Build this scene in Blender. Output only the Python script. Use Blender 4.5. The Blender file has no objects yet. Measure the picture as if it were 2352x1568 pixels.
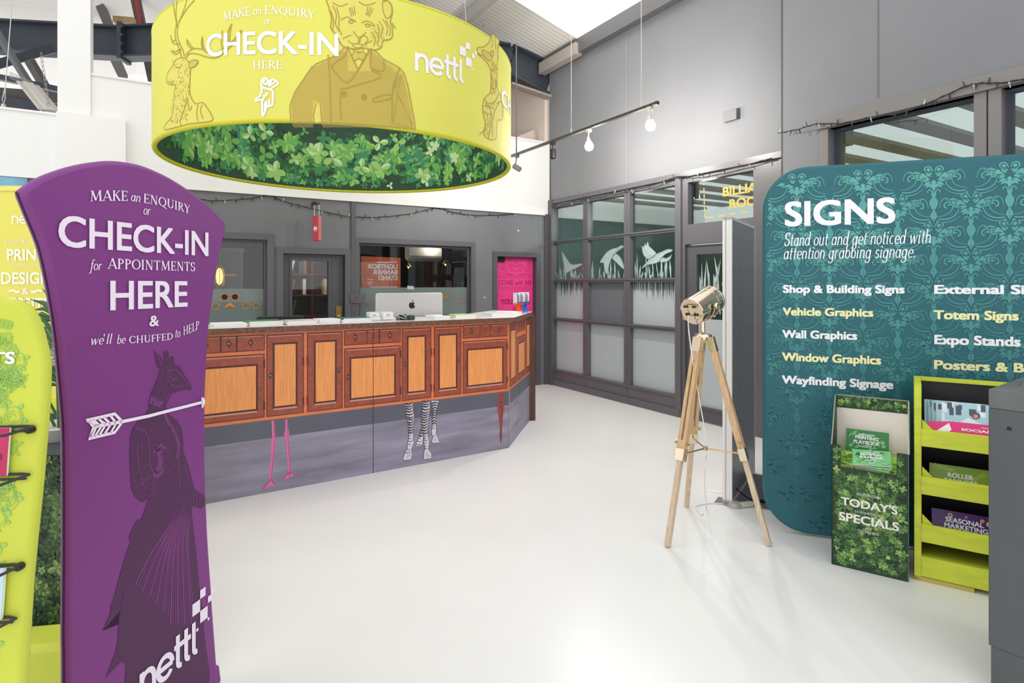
import bpy, math, random
import numpy as np
from mathutils import Vector, Matrix
from mathutils.geometry import tessellate_polygon

SC = bpy.context.scene
COL = SC.collection
# ---------------------------------------------------------------- camera, world, light, exposure
F = 1344.0; CX = 1176.0; HY = 652.0; CAMH = 1.5
cam = bpy.data.cameras.new('camera'); cam.sensor_width = 36.0; cam.lens = 36.0 * F / 2352.0
cam.shift_y = -(784.0 - HY) / 2352.0; cam.clip_start = 0.05
cam_o = bpy.data.objects.new('camera', cam); COL.objects.link(cam_o)
cam_o.location = (0, 0, CAMH); cam_o.rotation_euler = (math.radians(90), 0, 0); SC.camera = cam_o
wd = bpy.data.worlds.new('sky'); SC.world = wd; wd.use_nodes = True
bg = wd.node_tree.nodes['Background']; bg.inputs[0].default_value = (0.985, 0.99, 1.0, 1); bg.inputs[1].default_value = 1.0
SC.view_settings.view_transform = 'Standard'; SC.view_settings.look = 'None'
SC.view_settings.exposure = 0.50; SC.view_settings.gamma = 1.0; SC.view_settings.use_curve_mapping = False

def lamp(name, kind, loc, energy, color=(1, 1, 1), target=None, **kw):
    l = bpy.data.lights.new(name, kind); l.energy = energy; l.color = color
    for k, v in kw.items(): setattr(l, k, v)
    o = bpy.data.objects.new(name, l); COL.objects.link(o); o.location = loc
    if target is not None:
        o.rotation_euler = (Vector(target) - Vector(loc)).to_track_quat('-Z', 'Y').to_euler()
    return o

SC.cycles.caustics_reflective = False; SC.cycles.caustics_refractive = False
# ---------------------------------------------------------------- helpers
def lin(c):
    c = c / 255.0
    return c / 12.92 if c <= 0.04045 else ((c + 0.055) / 1.055) ** 2.4
def S(r, g, b): return (lin(r), lin(g), lin(b), 1.0)
MATS = {}
def mat(name, rgb, rough=0.5, metal=0.0, noise=None, spec=0.5, bump=None, emit=None, stretch=(1, 1, 1), alpha=None, coat=0.0):
    if name in MATS: return MATS[name]
    m = bpy.data.materials.new(name); m.use_nodes = True; MATS[name] = m
    nt = m.node_tree; p = nt.nodes['Principled BSDF']
    c = S(*rgb) if max(rgb[:3]) > 1.001 else (*rgb[:3], 1)
    p.inputs['Base Color'].default_value = c; p.inputs['Roughness'].default_value = rough
    p.inputs['Metallic'].default_value = metal; p.inputs['Specular IOR Level'].default_value = spec
    if coat: p.inputs['Coat Weight'].default_value = coat; p.inputs['Coat Roughness'].default_value = 0.15
    if noise or bump:
        tc = nt.nodes.new('ShaderNodeTexCoord'); mp = nt.nodes.new('ShaderNodeMapping')
        mp.inputs['Scale'].default_value = stretch; nt.links.new(tc.outputs['Object'], mp.inputs['Vector'])
    if noise:
        sc, amt = noise
        n = nt.nodes.new('ShaderNodeTexNoise'); n.inputs['Scale'].default_value = sc; n.inputs['Detail'].default_value = 5
        nt.links.new(mp.outputs['Vector'], n.inputs['Vector'])
        r = nt.nodes.new('ShaderNodeValToRGB')
        r.color_ramp.elements[0].position = 0.3; r.color_ramp.elements[1].position = 0.7
        r.color_ramp.elements[0].color = tuple(max(0, x * (1 - amt)) for x in c[:3]) + (1,)
        r.color_ramp.elements[1].color = tuple(min(1, x * (1 + amt)) for x in c[:3]) + (1,)
        nt.links.new(n.outputs['Fac'], r.inputs['Fac']); nt.links.new(r.outputs['Color'], p.inputs['Base Color'])
    if bump:
        sc, st = bump
        n = nt.nodes.new('ShaderNodeTexNoise'); n.inputs['Scale'].default_value = sc; n.inputs['Detail'].default_value = 4
        nt.links.new(mp.outputs['Vector'], n.inputs['Vector'])
        b = nt.nodes.new('ShaderNodeBump'); b.inputs['Strength'].default_value = st; b.inputs['Distance'].default_value = 0.01
        nt.links.new(n.outputs['Fac'], b.inputs['Height']); nt.links.new(b.outputs['Normal'], p.inputs['Normal'])
    if emit: 
        p.inputs['Emission Color'].default_value = S(*emit[0]); p.inputs['Emission Strength'].default_value = emit[1]
    return m
def glass_mat(name, tint=(235, 240, 240), refl=1.0, frost=0.0, frost_rgb=(150, 160, 160), rough=0.0):
    """pane: see-through with Fresnel reflection; frost mixes in a milky film"""
    m = bpy.data.materials.new(name); m.use_nodes = True; MATS[name] = m
    nt = m.node_tree; nt.nodes.clear()
    out = nt.nodes.new('ShaderNodeOutputMaterial'); tr = nt.nodes.new('ShaderNodeBsdfTransparent'); gl = nt.nodes.new('ShaderNodeBsdfGlossy')
    tr.inputs[0].default_value = S(*tint); gl.inputs['Roughness'].default_value = rough
    lw = nt.nodes.new('ShaderNodeLayerWeight'); lw.inputs[0].default_value = .5
    pw = nt.nodes.new('ShaderNodeMath'); pw.operation = 'POWER'; pw.inputs[1].default_value = 5.0; nt.links.new(lw.outputs['Facing'], pw.inputs[0])
    mu = nt.nodes.new('ShaderNodeMath'); mu.operation = 'MULTIPLY_ADD'; mu.inputs[1].default_value = .95 * refl; mu.inputs[2].default_value = .04 * refl; mu.use_clamp = True
    nt.links.new(pw.outputs[0], mu.inputs[0])
    base = tr
    if frost:
        df = nt.nodes.new('ShaderNodeBsdfDiffuse'); df.inputs[0].default_value = S(*frost_rgb)
        mx = nt.nodes.new('ShaderNodeMixShader'); mx.inputs[0].default_value = frost
        nt.links.new(tr.outputs[0], mx.inputs[1]); nt.links.new(df.outputs[0], mx.inputs[2]); base = mx
    mx2 = nt.nodes.new('ShaderNodeMixShader'); nt.links.new(mu.outputs[0], mx2.inputs[0])
    nt.links.new(base.outputs[0], mx2.inputs[1]); nt.links.new(gl.outputs[0], mx2.inputs[2])
    nt.links.new(mx2.outputs[0], out.inputs[0])
    return m

ORG = {}
def vec(p): return Vector(p)
class MB:
    """collects shapes in world coordinates, build() links them as one mesh object"""
    def __init__(s): s.v = []; s.f = []; s.m = []
    def add(s, vs, fs, m=0):
        n = len(s.v); s.v += [tuple(p) for p in vs]
        s.f += [tuple(i + n for i in f) for f in fs]; s.m += [m] * len(fs); return s
    def box(s, p, a, b, c, m=0):
        p, a, b, c = map(Vector, (p, a, b, c))
        return s.add([p, p + a, p + a + b, p + b, p + c, p + a + c, p + a + b + c, p + b + c],
                     [(0, 3, 2, 1), (4, 5, 6, 7), (0, 1, 5, 4), (1, 2, 6, 5), (2, 3, 7, 6), (3, 0, 4, 7)], m)
    def cbox(s, c, size, rz=0.0, m=0):
        ca, sa = math.cos(rz), math.sin(rz); a = Vector((ca, sa, 0)) * size[0]; b = Vector((-sa, ca, 0)) * size[1]; k = Vector((0, 0, size[2]))
        return s.box(Vector(c) - a / 2 - b / 2 - k / 2, a, b, k, m)
    def bar(s, p, q, w, h=None, up=(0, 0, 1), m=0):
        p, q = Vector(p), Vector(q); h = w if h is None else h; d = (q - p); x = d.normalized().cross(Vector(up))
        if x.length < 1e-4: x = Vector((1, 0, 0))
        x.normalize(); y = x.cross(d.normalized())
        return s.box(p - x * w / 2 - y * h / 2, x * w, y * h, d, m)
    def tube(s, pts, r, n=8, m=0, closed=False):
        pts = [Vector(p) for p in pts]; N = len(pts); base = len(s.v); rs = r if isinstance(r, (list, tuple)) else [r] * N
        vs = []; ref = None
        for i, p in enumerate(pts):
            t = ((pts[(i + 1) % N] - pts[i - 1]) if closed else (pts[min(i + 1, N - 1)] - pts[max(i - 1, 0)])).normalized()
            if ref is None: ref = Vector((0, 0, 1)) if abs(t.z) < .9 else Vector((1, 0, 0))
            x = t.cross(ref)
            if x.length < 1e-5: x = t.orthogonal()
            x.normalize(); y = x.cross(t).normalized(); ref = -y if False else ref
            for k in range(n):
                a = 2 * math.pi * k / n; vs.append(p + (x * math.cos(a) + y * math.sin(a)) * rs[i])
        fs = []
        for i in range(N if closed else N - 1):
            j = (i + 1) % N
            for k in range(n): fs.append((i * n + k, i * n + (k + 1) % n, j * n + (k + 1) % n, j * n + k))
        if not closed: fs += [tuple(range(n))[::-1], tuple((N - 1) * n + k for k in range(n))]
        return s.add(vs, fs, m)
    def lathe(s, prof, o=(0, 0, 0), ax=(0, 0, 1), n=24, m=0):
        o = Vector(o); ax = Vector(ax).normalized(); x = ax.orthogonal().normalized(); y = ax.cross(x); vs = []
        for r, z in prof:
            for k in range(n):
                a = 2 * math.pi * k / n; vs.append(o + ax * z + (x * math.cos(a) + y * math.sin(a)) * max(r, 1e-5))
        fs = []
        for i in range(len(prof) - 1):
            for k in range(n): fs.append((i * n + k, i * n + (k + 1) % n, (i + 1) * n + (k + 1) % n, (i + 1) * n + k))
        fs += [tuple(range(n))[::-1], tuple((len(prof) - 1) * n + k for k in range(n))]
        return s.add(vs, fs, m)
    def prism(s, pts, t, m=0, ms=None):
        """front outline pts (3d), extruded by vector t"""
        n = len(pts); t = Vector(t); P = [Vector(p) for p in pts]
        s.add(P + [p + t for p in P], [tuple(range(n)), tuple(range(2 * n - 1, n - 1, -1))], m)
        b = len(s.v) - 2 * n
        for i in range(n):
            j = (i + 1) % n; s.f.append((b + i, b + n + i, b + n + j, b + j)); s.m.append(m if ms is None else ms)
        return s
    def build(s, name, mats, parent=None, smooth=True, bevel=0.0, kind=None, label=None, angle=40):
        org = Vector((0, 0, 0)) if parent is None else ORG.get(parent.name, Vector((0, 0, 0)))
        if isinstance(mats, bpy.types.Material): mats = [mats]
        me = bpy.data.meshes.new(name)
        me.from_pydata([(x - org.x, y - org.y, z - org.z) for x, y, z in s.v], [], s.f)
        for q in mats: me.materials.append(q)
        me.polygons.foreach_set('material_index', s.m)
        if smooth:
            me.polygons.foreach_set('use_smooth', [True] * len(me.polygons)); me.set_sharp_from_angle(angle=math.radians(angle))
        me.update()
        o = bpy.data.objects.new(name, me); COL.objects.link(o)
        if parent is not None: o.parent = parent; ORG[o.name] = org
        if bevel:
            b = o.modifiers.new('edge', 'BEVEL'); b.width = bevel; b.segments = 2; b.limit_method = 'ANGLE'; b.angle_limit = math.radians(50)
        if kind: o['kind'] = kind
        if label: o['label'] = label
        return o
def tag(o, label, cat, group=None, kind=None):
    o['label'] = label; o['category'] = cat
    if group: o['group'] = group
    if kind: o['kind'] = kind
    return o
def thing(name, loc, label, cat, group=None):
    o = bpy.data.objects.new(name, None); COL.objects.link(o); o.location = loc; o.empty_display_size = 0.1
    ORG[o.name] = Vector(loc); return tag(o, label, cat, group)
def solo(mb, name, mats, label, cat, group=None, kind=None, **kw):
    return tag(mb.build(name, mats, **kw), label, cat, group, kind)
def recentre(o):
    """put a single-mesh thing's origin at its base"""
    me = o.data; co = np.empty(len(me.vertices) * 3); me.vertices.foreach_get('co', co); co = co.reshape(-1, 3)
    c = np.array([(co[:, 0].min() + co[:, 0].max()) / 2, (co[:, 1].min() + co[:, 1].max()) / 2, co[:, 2].min()])
    me.vertices.foreach_set('co', (co - c).ravel()); o.location = Vector(c); return o
def copy_tree(o, parent=None):
    c = o.copy(); COL.objects.link(c)
    if parent is not None: c.parent = parent
    for ch in list(o.children): copy_tree(ch, c)
    return c
def W(px, py, d): return Vector(((px - CX) / F * d, d, CAMH - (py - HY) / F * d))
def FL(px, py):
    d = F * CAMH / (py - HY); return Vector(((px - CX) / F * d, d, 0))

class Flat:
    """plane through P with unit in-plane directions u (along) and v (up)"""
    curved = False
    def __init__(s, P, u, v=(0, 0, 1)):
        s.P = Vector(P); s.u = Vector(u).normalized(); s.v = Vector(v).normalized(); s.n = s.u.cross(s.v).normalized()
        if s.n.dot(Vector((0, 0, CAMH)) - s.P) < 0: s.n = -s.n
    def uv(s, px, py):
        d = Vector(((px - CX) / F, 1, -(py - HY) / F)); o = Vector((0, 0, CAMH))
        t = (s.P - o).dot(s.n) / d.dot(s.n); q = o + d * t - s.P
        return (q.dot(s.u), q.dot(s.v))
    def pt(s, u, v, off=0.0): return s.P + s.u * u + s.v * v + s.n * off
    def px(s, px, py, off=0.0): return s.pt(*s.uv(px, py), off)
    def shift(s, d):
        q = Flat(s.P + s.n * d, s.u, s.v); q.n = s.n.copy(); return q
class Drum:
    curved = True
    def __init__(s, c, R, far=False): s.c = Vector(c); s.R = R; s.far = far
    def uv(s, px, py):
        d = Vector(((px - CX) / F, 1)); a = d.dot(d); b = -2 * d.dot(s.c.xy); c = s.c.xy.dot(s.c.xy) - s.R ** 2
        disc = max(b * b - 4 * a * c, 0.0); t = (-b + (1 if s.far else -1) * math.sqrt(disc)) / (2 * a)
        q = d * t - s.c.xy; th = math.atan2(q.x, -q.y)
        return (th * s.R, CAMH - (py - HY) / F * t)
    def pt(s, u, v, off=0.0):
        th = u / s.R; r = s.R + (-off if s.far else off)
        return Vector((s.c.x + math.sin(th) * r, s.c.y - math.cos(th) * r, v))
    def px(s, px, py, off=0.0): return s.pt(*s.uv(px, py), off)

def split_long(tri, mx):
    out = []; st = [tri]
    while st:
        a, b, c = st.pop()
        L = [(abs(a[0] - b[0]), 0), (abs(b[0] - c[0]), 1), (abs(c[0] - a[0]), 2)]; l, k = max(L)
        if l <= mx: out.append((a, b, c)); continue
        if k == 1: a, b, c = b, c, a
        elif k == 2: a, b, c = c, a, b
        m = ((a[0] + b[0]) / 2, (a[1] + b[1]) / 2); st += [(a, m, c), (m, b, c)]
    return out
class Print(MB):
    """flat graphics laid on a surface, in its (u, v)"""
    def __init__(s, surf, off=0.0015, each=None): super().__init__(); s.s = surf; s.off = off; s.each = each      # each = (materials, parent): every line its own part
    def tris(s, T, m, off):
        if s.s.curved: T = [q for t in T for q in split_long(t, 0.07)]
        vs = []; fs = []
        for t in T:
            n = len(vs); vs += [s.s.pt(*p, off) for p in t]; fs.append((n, n + 1, n + 2))
        s.add(vs, fs, m)
    def poly(s, P, m=0, lift=0.0):
        off = s.off + lift
        if not s.s.curved and len(P) <= 4: return s.add([s.s.pt(*p, off) for p in P], [tuple(range(len(P)))], m)
        tt = tessellate_polygon([[Vector((p[0], p[1], 0)) for p in P]])
        s.tris([tuple(P[i] for i in t) for t in tt], m, off)
    def rect(s, u0, v0, u1, v1, m=0, lift=0.0): s.poly([(u0, v0), (u1, v0), (u1, v1), (u0, v1)], m, lift)
    def pxpoly(s, P, m=0, lift=0.0): s.poly([s.s.uv(*p) for p in P], m, lift)
    def ribbon(s, P, w, m=0, lift=0.0, closed=False):
        off = s.off + lift; N = len(P)
        if N < 2: return
        ws = w if isinstance(w, (list, tuple)) else [w] * N
        vs = []
        for i in range(N):
            a = P[(i - 1) % N] if closed else P[max(i - 1, 0)]; b = P[(i + 1) % N] if closed else P[min(i + 1, N - 1)]
            dx, dy = b[0] - a[0], b[1] - a[1]; l = math.hypot(dx, dy) or 1e-9; nx, ny = -dy / l * ws[i] / 2, dx / l * ws[i] / 2
            vs += [s.s.pt(P[i][0] + nx, P[i][1] + ny, off), s.s.pt(P[i][0] - nx, P[i][1] - ny, off)]
        s.add(vs, [(2 * i, 2 * i + 1, 2 * ((i + 1) % N) + 1, 2 * ((i + 1) % N)) for i in range(N if closed else N - 1)], m)
    def pxline(s, P, w, m=0, lift=0.0, closed=False): s.ribbon(dens([s.s.uv(*p) for p in P], .05 if s.s.curved else 9, closed), w, m, lift, closed)
    def disc(s, u, v, r, m=0, lift=0.0, ry=None, n=12):
        ry = r if ry is None else ry
        s.poly([(u + r * math.cos(2 * math.pi * k / n), v + ry * math.sin(2 * math.pi * k / n)) for k in range(n)], m, lift)
    def glyphs(s, G, u0, v0, h, sx=1.0, m=0, lift=0.0, arch=None):
        """G: (verts, faces) with cap height 1"""
        vs, fs = G; T = []
        if s.s.curved:
            L = {}
            for f in fs: L.setdefault(vs[f[0]][2], []).append(tuple((u0 + vs[i][0] * h * sx, v0 + vs[i][1] * h) for i in f))
            for z, T in L.items():
                if arch: T = [tuple((p[0], p[1] + arch(p[0])) for p in t) for t in T]
                s.tris(T, m, s.off + lift + z)
        else:
            V2 = [(u0 + x * h * sx, v0 + y * h, z) for x, y, z in vs]
            if arch: V2 = [(x, y + arch(x), z) for x, y, z in V2]
            s.add([s.s.pt(x, y, s.off + lift + z) for x, y, z in V2], fs, m)
    def text(s, body, a, b, ytop, style='bold', m=0, lift=0.0, mid=None, mirror=False):
        """body set on the surface between baseline pixels a and b; ytop: cap top above a"""
        ua, va = s.s.uv(*a); ub, vb = s.s.uv(*b); h = s.s.uv(a[0], ytop)[1] - va
        G = text_geo(body, style); wid = max(p[0] for p in G[0]); 
        arch = None
        if mid is not None:
            um, vm = s.s.uv(*mid)
            def arch(u):
                l1 = (u - um) * (u - ub) / ((ua - um) * (ua - ub)); l2 = (u - ua) * (u - ub) / ((um - ua) * (um - ub)); l3 = (u - ua) * (u - um) / ((ub - ua) * (ub - um))
                return va * l1 + vm * l2 + vb * l3
            s.glyphs(G, ua, 0, h, (ub - ua) / (wid * h), m, lift, arch)
        else:
            def arch(u): return (va + vb) / 2
            s.glyphs(G, ua, 0, h, (ub - ua) / (wid * h), m, lift, arch)
        s.flush()
    def flush(s, name='lettering'):
        if s.each and s.v: s.build(name, *s.each, smooth=False); s.v, s.f, s.m = [], [], []
def dens(P, step, closed=False):
    out = []
    N = len(P)
    for i in range(N if closed else N - 1):
        a, b = P[i], P[(i + 1) % N]; k = max(1, int(math.hypot(b[0] - a[0], b[1] - a[1]) / step))
        out += [(a[0] + (b[0] - a[0]) * j / k, a[1] + (b[1] - a[1]) * j / k) for j in range(k)]
    if not closed: out.append(P[-1])
    return out
def spline(P, n=6, closed=False):
    """smooth curve through P"""
    out = []; N = len(P)
    for i in range(N if closed else N - 1):
        p0 = P[i - 1] if (closed or i > 0) else P[0]; p1 = P[i]; p2 = P[(i + 1) % N]; p3 = P[(i + 2) % N] if (closed or i + 2 < N) else P[-1]
        for k in range(n):
            t = k / n; t2 = t * t; t3 = t2 * t
            out.append(tuple(0.5 * (2 * b + (c - a) * t + (2 * a - 5 * b + 4 * c - d) * t2 + (3 * b - a - 3 * c + d) * t3) for a, b, c, d in zip(p0, p1, p2, p3)))
    if not closed: out.append(tuple(P[-1]))
    return out

# ---------------------------------------------------------------- lettering
_tx = {}
def bfont(body, bold=0.0):
    k = (body, bold)
    if k in _tx: return _tx[k]
    c = bpy.data.curves.new('lettering', 'FONT'); c.body = body; c.size = 1.0; c.resolution_u = 4
    o = bpy.data.objects.new('lettering', c); COL.objects.link(o)
    dg = bpy.context.evaluated_depsgraph_get(); dg.update(); me = bpy.data.meshes.new_from_object(o.evaluated_get(dg))
    vs = [(v.co.x, v.co.y, 0.0) for v in me.vertices]; fs = [tuple(p.vertices) for p in me.polygons]
    bpy.data.objects.remove(o); bpy.data.curves.remove(c); bpy.data.meshes.remove(me)
    if body != 'H':
        H = max(p[1] for p in bfont('H')[0])
        vs = [(x / H, y / H, z) for x, y, z in vs]
    if bold > 0:
        V, Fc = [], []
        for kz, (dx, dy) in enumerate(((-1, -1), (1, -1), (1, 1), (-1, 1), (0, 0))):
            n = len(V); V += [(x + dx * bold, y + dy * bold * .75, kz * 6e-5) for x, y, z in vs]; Fc += [tuple(i + n for i in f) for f in fs]
        hi = 1 + bold * 1.5; vs = [(x, (y + bold * .75) / hi, z) for x, y, z in V]; fs = Fc
    if body != 'H' and vs:
        x0 = min(p[0] for p in vs); vs = [(x - x0, y, z) for x, y, z in vs]
    # triangles only
    ft = []
    for f in fs:
        for i in range(1, len(f) - 1): ft.append((f[0], f[i], f[i + 1]))
    _tx[k] = (vs, ft); return _tx[k]
TK, TN = .135, .055
def _stem(x, y0=0, y1=1, w=TK): return ('l', x, y0, x, y1, w)
def _s(x, y, h=.12): return ('s', x, y, h)
CAPS = {
 'A': (.76, [('l', .06, 0, .37, 1, TN), ('l', .37, 1, .69, 0, TK), ('l', .18, .33, .56, .33, TN), _s(.06, 0), _s(.69, 0)]),
 'C': (.72, [('a', .40, .5, .34, .47, 45, 315), ('l', .65, .66, .65, .9, TN), ('l', .65, .1, .65, .3, TN)]),
 'D': (.82, [_stem(.16), ('a', .16, .5, .56, .475, -90, 90), _s(.16, 0), _s(.16, 1)]),
 'E': (.62, [_stem(.15), ('l', .15, .97, .53, .97, TN), ('l', .15, .5, .44, .5, TN), ('l', .15, .03, .55, .03, TN), ('l', .53, 1, .53, .8, TN), ('l', .56, 0, .57, .22, TN), ('l', .44, .4, .44, .6, TN), _s(.15, 0), _s(.15, 1)]),
 'F': (.58, [_stem(.15), ('l', .15, .97, .53, .97, TN), ('l', .15, .5, .44, .5, TN), ('l', .53, 1, .53, .8, TN), ('l', .44, .4, .44, .6, TN), _s(.15, 0), _s(.15, 1)]),
 'G': (.78, [('a', .40, .5, .34, .47, 45, 330), ('l', .65, .66, .65, .9, TN), ('l', .66, .08, .66, .45, TK), _s(.64, .45)]),
 'H': (.84, [_stem(.16), _stem(.66), ('l', .16, .5, .66, .5, TN), _s(.16, 0), _s(.16, 1), _s(.66, 0), _s(.66, 1)]),
 'I': (.34, [_stem(.16), _s(.16, 0), _s(.16, 1)]),
 'K': (.72, [_stem(.15), ('l', .6, 1, .18, .46, TN), ('l', .3, .6, .64, 0, TK), _s(.15, 0), _s(.15, 1), _s(.6, 1, .09), _s(.64, 0, .1)]),
 'L': (.58, [_stem(.15), ('l', .15, .03, .52, .03, TN), ('l', .52, 0, .53, .22, TN), _s(.15, 0), _s(.15, 1)]),
 'M': (1.0, [('l', .13, 0, .18, 1, TN), ('l', .18, 1, .47, .08, TK), ('l', .47, .08, .78, 1, TN), ('l', .79, 1, .85, 0, TK), _s(.13, 0, .1), _s(.85, 0), _s(.14, 1, .09), _s(.84, 1, .09)]),
 'N': (.82, [_stem(.15, w=TN), ('l', .15, 1, .66, 0, TK), _stem(.66, w=TN), _s(.15, 0, .1), _s(.13, 1, .1), _s(.66, 1, .1)]),
 'O': (.84, [('a', .42, .5, .35, .47, 0, 360)]),
 'P': (.60, [_stem(.15), ('a', .17, .73, .34, .24, -90, 90), _s(.15, 0), _s(.15, 1)]),
 'Q': (.86, [('a', .42, .5, .35, .47, 0, 360), ('l', .42, .04, .86, -.2, .09)]),
 'R': (.70, [_stem(.15), ('a', .17, .74, .33, .23, -90, 90), ('l', .32, .5, .64, 0, TK), _s(.15, 0), _s(.15, 1), _s(.66, 0, .08)]),
 'S': (.56, [('a', .28, .74, .19, .235, 25, 270), ('a', .28, .255, .21, .235, -155, 90), ('l', .47, .7, .47, .92, TN), ('l', .07, .08, .07, .3, TN)]),
 'T': (.68, [_stem(.33), ('l', .04, .97, .62, .97, TN), ('l', .05, 1, .04, .78, TN), ('l', .61, 1, .62, .78, TN), _s(.33, 0)]),
 'U': (.80, [('l', .16, 1, .16, .34, TK), ('a', .40, .34, .24, .32, 180, 360), ('l', .64, .34, .64, 1, TN), _s(.16, 1), _s(.64, 1, .1)]),
 'V': (.72, [('l', .06, 1, .37, 0, TK), ('l', .37, 0, .66, 1, TN), _s(.06, 1), _s(.66, 1, .1)]),
 'X': (.70, [('l', .08, 1, .60, 0, TK), ('l', .58, 1, .08, 0, TN), _s(.08, 1), _s(.6, 0), _s(.58, 1, .09), _s(.08, 0, .09)]),
 'Y': (.68, [('l', .06, 1, .33, .48, TK), ('l', .60, 1, .33, .48, TN), ('l', .33, .5, .33, 0, TK), _s(.06, 1, .1), _s(.6, 1, .09), _s(.33, 0)]),
 "'": (.18, [('l', .1, 1, .06, .76, .09)]), '.': (.2, [('l', .1, 0, .1, .1, .1)]), '-': (.4, [('l', .05, .4, .35, .4, .07)]),
}
LK, LN = .1, .05
LOW = {
 'a': (.50, [('a', .22, .3, .17, .28, 0, 360), ('l', .40, .6, .40, .06, LK), ('l', .40, .04, .5, .06, LN)]),
 'b': (.48, [('l', .08, 1, .08, .1, LK), ('a', .25, .3, .17, .28, 0, 360)]),
 'c': (.42, [('a', .24, .3, .18, .28, 50, 310)]),
 'd': (.52, [('a', .22, .3, .17, .28, 0, 360), ('l', .41, 1, .41, .06, LK), ('l', .41, .04, .5, .06, LN)]),
 'e': (.44, [('a', .24, .3, .18, .28, 0, 315), ('l', .07, .31, .42, .31, LN)]),
 'f': (.34, [('l', .17, .8, .17, -.22, LK), ('a', .30, .8, .13, .19, 50, 180), ('l', .04, .58, .34, .58, LN), ('a', .06, -.22, .11, .1, 230, 360)]),
 'g': (.50, [('a', .22, .3, .17, .28, 0, 360), ('l', .40, .6, .40, -.15, LK), ('a', .22, -.13, .18, .17, 190, 360)]),
 'h': (.50, [('l', .08, 1, .08, 0, LK), ('a', .24, .38, .16, .21, 0, 180), ('l', .40, .38, .40, .03, LK), ('l', .40, .03, .48, .06, LN)]),
 'i': (.24, [('l', .1, .6, .1, .03, LK), ('l', .1, .03, .2, .06, LN), ('l', .1, .76, .1, .87, LK)]),
 'l': (.24, [('l', .1, 1, .1, .03, LK), ('l', .1, .03, .2, .06, LN)]),
 'n': (.50, [('l', .08, .6, .08, 0, LK), ('a', .24, .38, .16, .21, 0, 180), ('l', .40, .38, .40, .03, LK), ('l', .40, .03, .48, .06, LN)]),
 'o': (.46, [('a', .23, .3, .19, .28, 0, 360)]),
 'r': (.36, [('l', .08, .6, .08, 0, LK), ('a', .22, .38, .14, .2, 50, 180)]),
 's': (.38, [('a', .19, .44, .12, .14, 25, 270), ('a', .19, .16, .13, .14, -155, 90)]),
 't': (.32, [('l', .14, .82, .14, .1, LK), ('l', .02, .58, .3, .58, LN), ('a', .24, .12, .1, .1, 180, 300)]),
 'u': (.50, [('l', .08, .6, .08, .2, LK), ('a', .23, .22, .15, .2, 180, 360), ('l', .39, .6, .39, .03, LK), ('l', .39, .03, .48, .06, LN)]),
 'v': (.42, [('l', .05, .6, .2, 0, LK), ('l', .2, 0, .38, .6, LN)]),
 'w': (.68, [('l', .05, .6, .19, 0, LK), ('l', .19, 0, .34, .58, LN), ('l', .34, .58, .46, 0, LK), ('l', .46, 0, .64, .6, LN)]),
 'm': (.74, [('l', .08, .6, .08, 0, LK), ('a', .22, .4, .14, .19, 0, 180), ('l', .36, .4, .36, 0, LK), ('a', .50, .4, .14, .19, 0, 180), ('l', .64, .4, .64, .03, LK)]),
}
def serif(body, ital_all=False):
    k = ('serif', body, ital_all)
    if k in _tx: return _tx[k]
    vs, fs = [], []; x = 0.0
    def rib(P, w, sh):
        for i, p in enumerate(P):
            a, b = P[max(i - 1, 0)], P[min(i + 1, len(P) - 1)]; dx, dy = b[0] - a[0], b[1] - a[1]; l = math.hypot(dx, dy) or 1e-9
            q = w if w else thin + (thick - thin) * min(1, abs(dy) / l) ** 1.5
            nx, ny = -dy / l * q / 2, dx / l * q / 2
            for sg in (1, -1): vs.append((x + p[0] + sg * nx + sh * (p[1] + sg * ny), p[1] + sg * ny, lz))
        n = len(vs) - 2 * len(P)
        for i in range(len(P) - 1):
            a = n + 2 * i; fs.append((a, a + 1, a + 3)); fs.append((a, a + 3, a + 2))
    for ch in body:
        if ch == ' ': x += .30; continue
        low = ch in LOW; adv, st = (LOW if low else CAPS).get(ch, (.4, []))
        sh = .2 if (low or ital_all) else 0.0; thin, thick = (LN, LK) if low else (TN, TK)
        for qi, q in enumerate(st):
            lz = qi * 5e-5
            if q[0] == 'l': rib([(q[1], q[2]), (q[3], q[4])], q[5], sh)
            elif q[0] == 's':
                y = .022 if q[2] < .5 else .978
                if .2 < q[2] < .8: y = q[2]
                rib([(q[1] - q[3], y), (q[1] + q[3], y)], .044, sh)
            else:
                _, cx, cy, rx, ry, a0, a1 = q; n = max(4, int(abs(a1 - a0) / 18))
                rib([(cx + rx * math.cos(math.radians(a0 + (a1 - a0) * i / n)), cy + ry * math.sin(math.radians(a0 + (a1 - a0) * i / n))) for i in range(n + 1)], None, sh)
        x += adv + .04
    x0 = min(p[0] for p in vs); vs = [(a - x0, b, z) for a, b, z in vs]
    _tx[k] = (vs, fs); return _tx[k]
def text_geo(body, style):
    if style == 'serif': return serif(body)
    if style == 'italic': return serif(body, True)
    return bfont(body, {'bold': .042, 'black': .058, 'semi': .028, 'thin': 0.0}[style])
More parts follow.
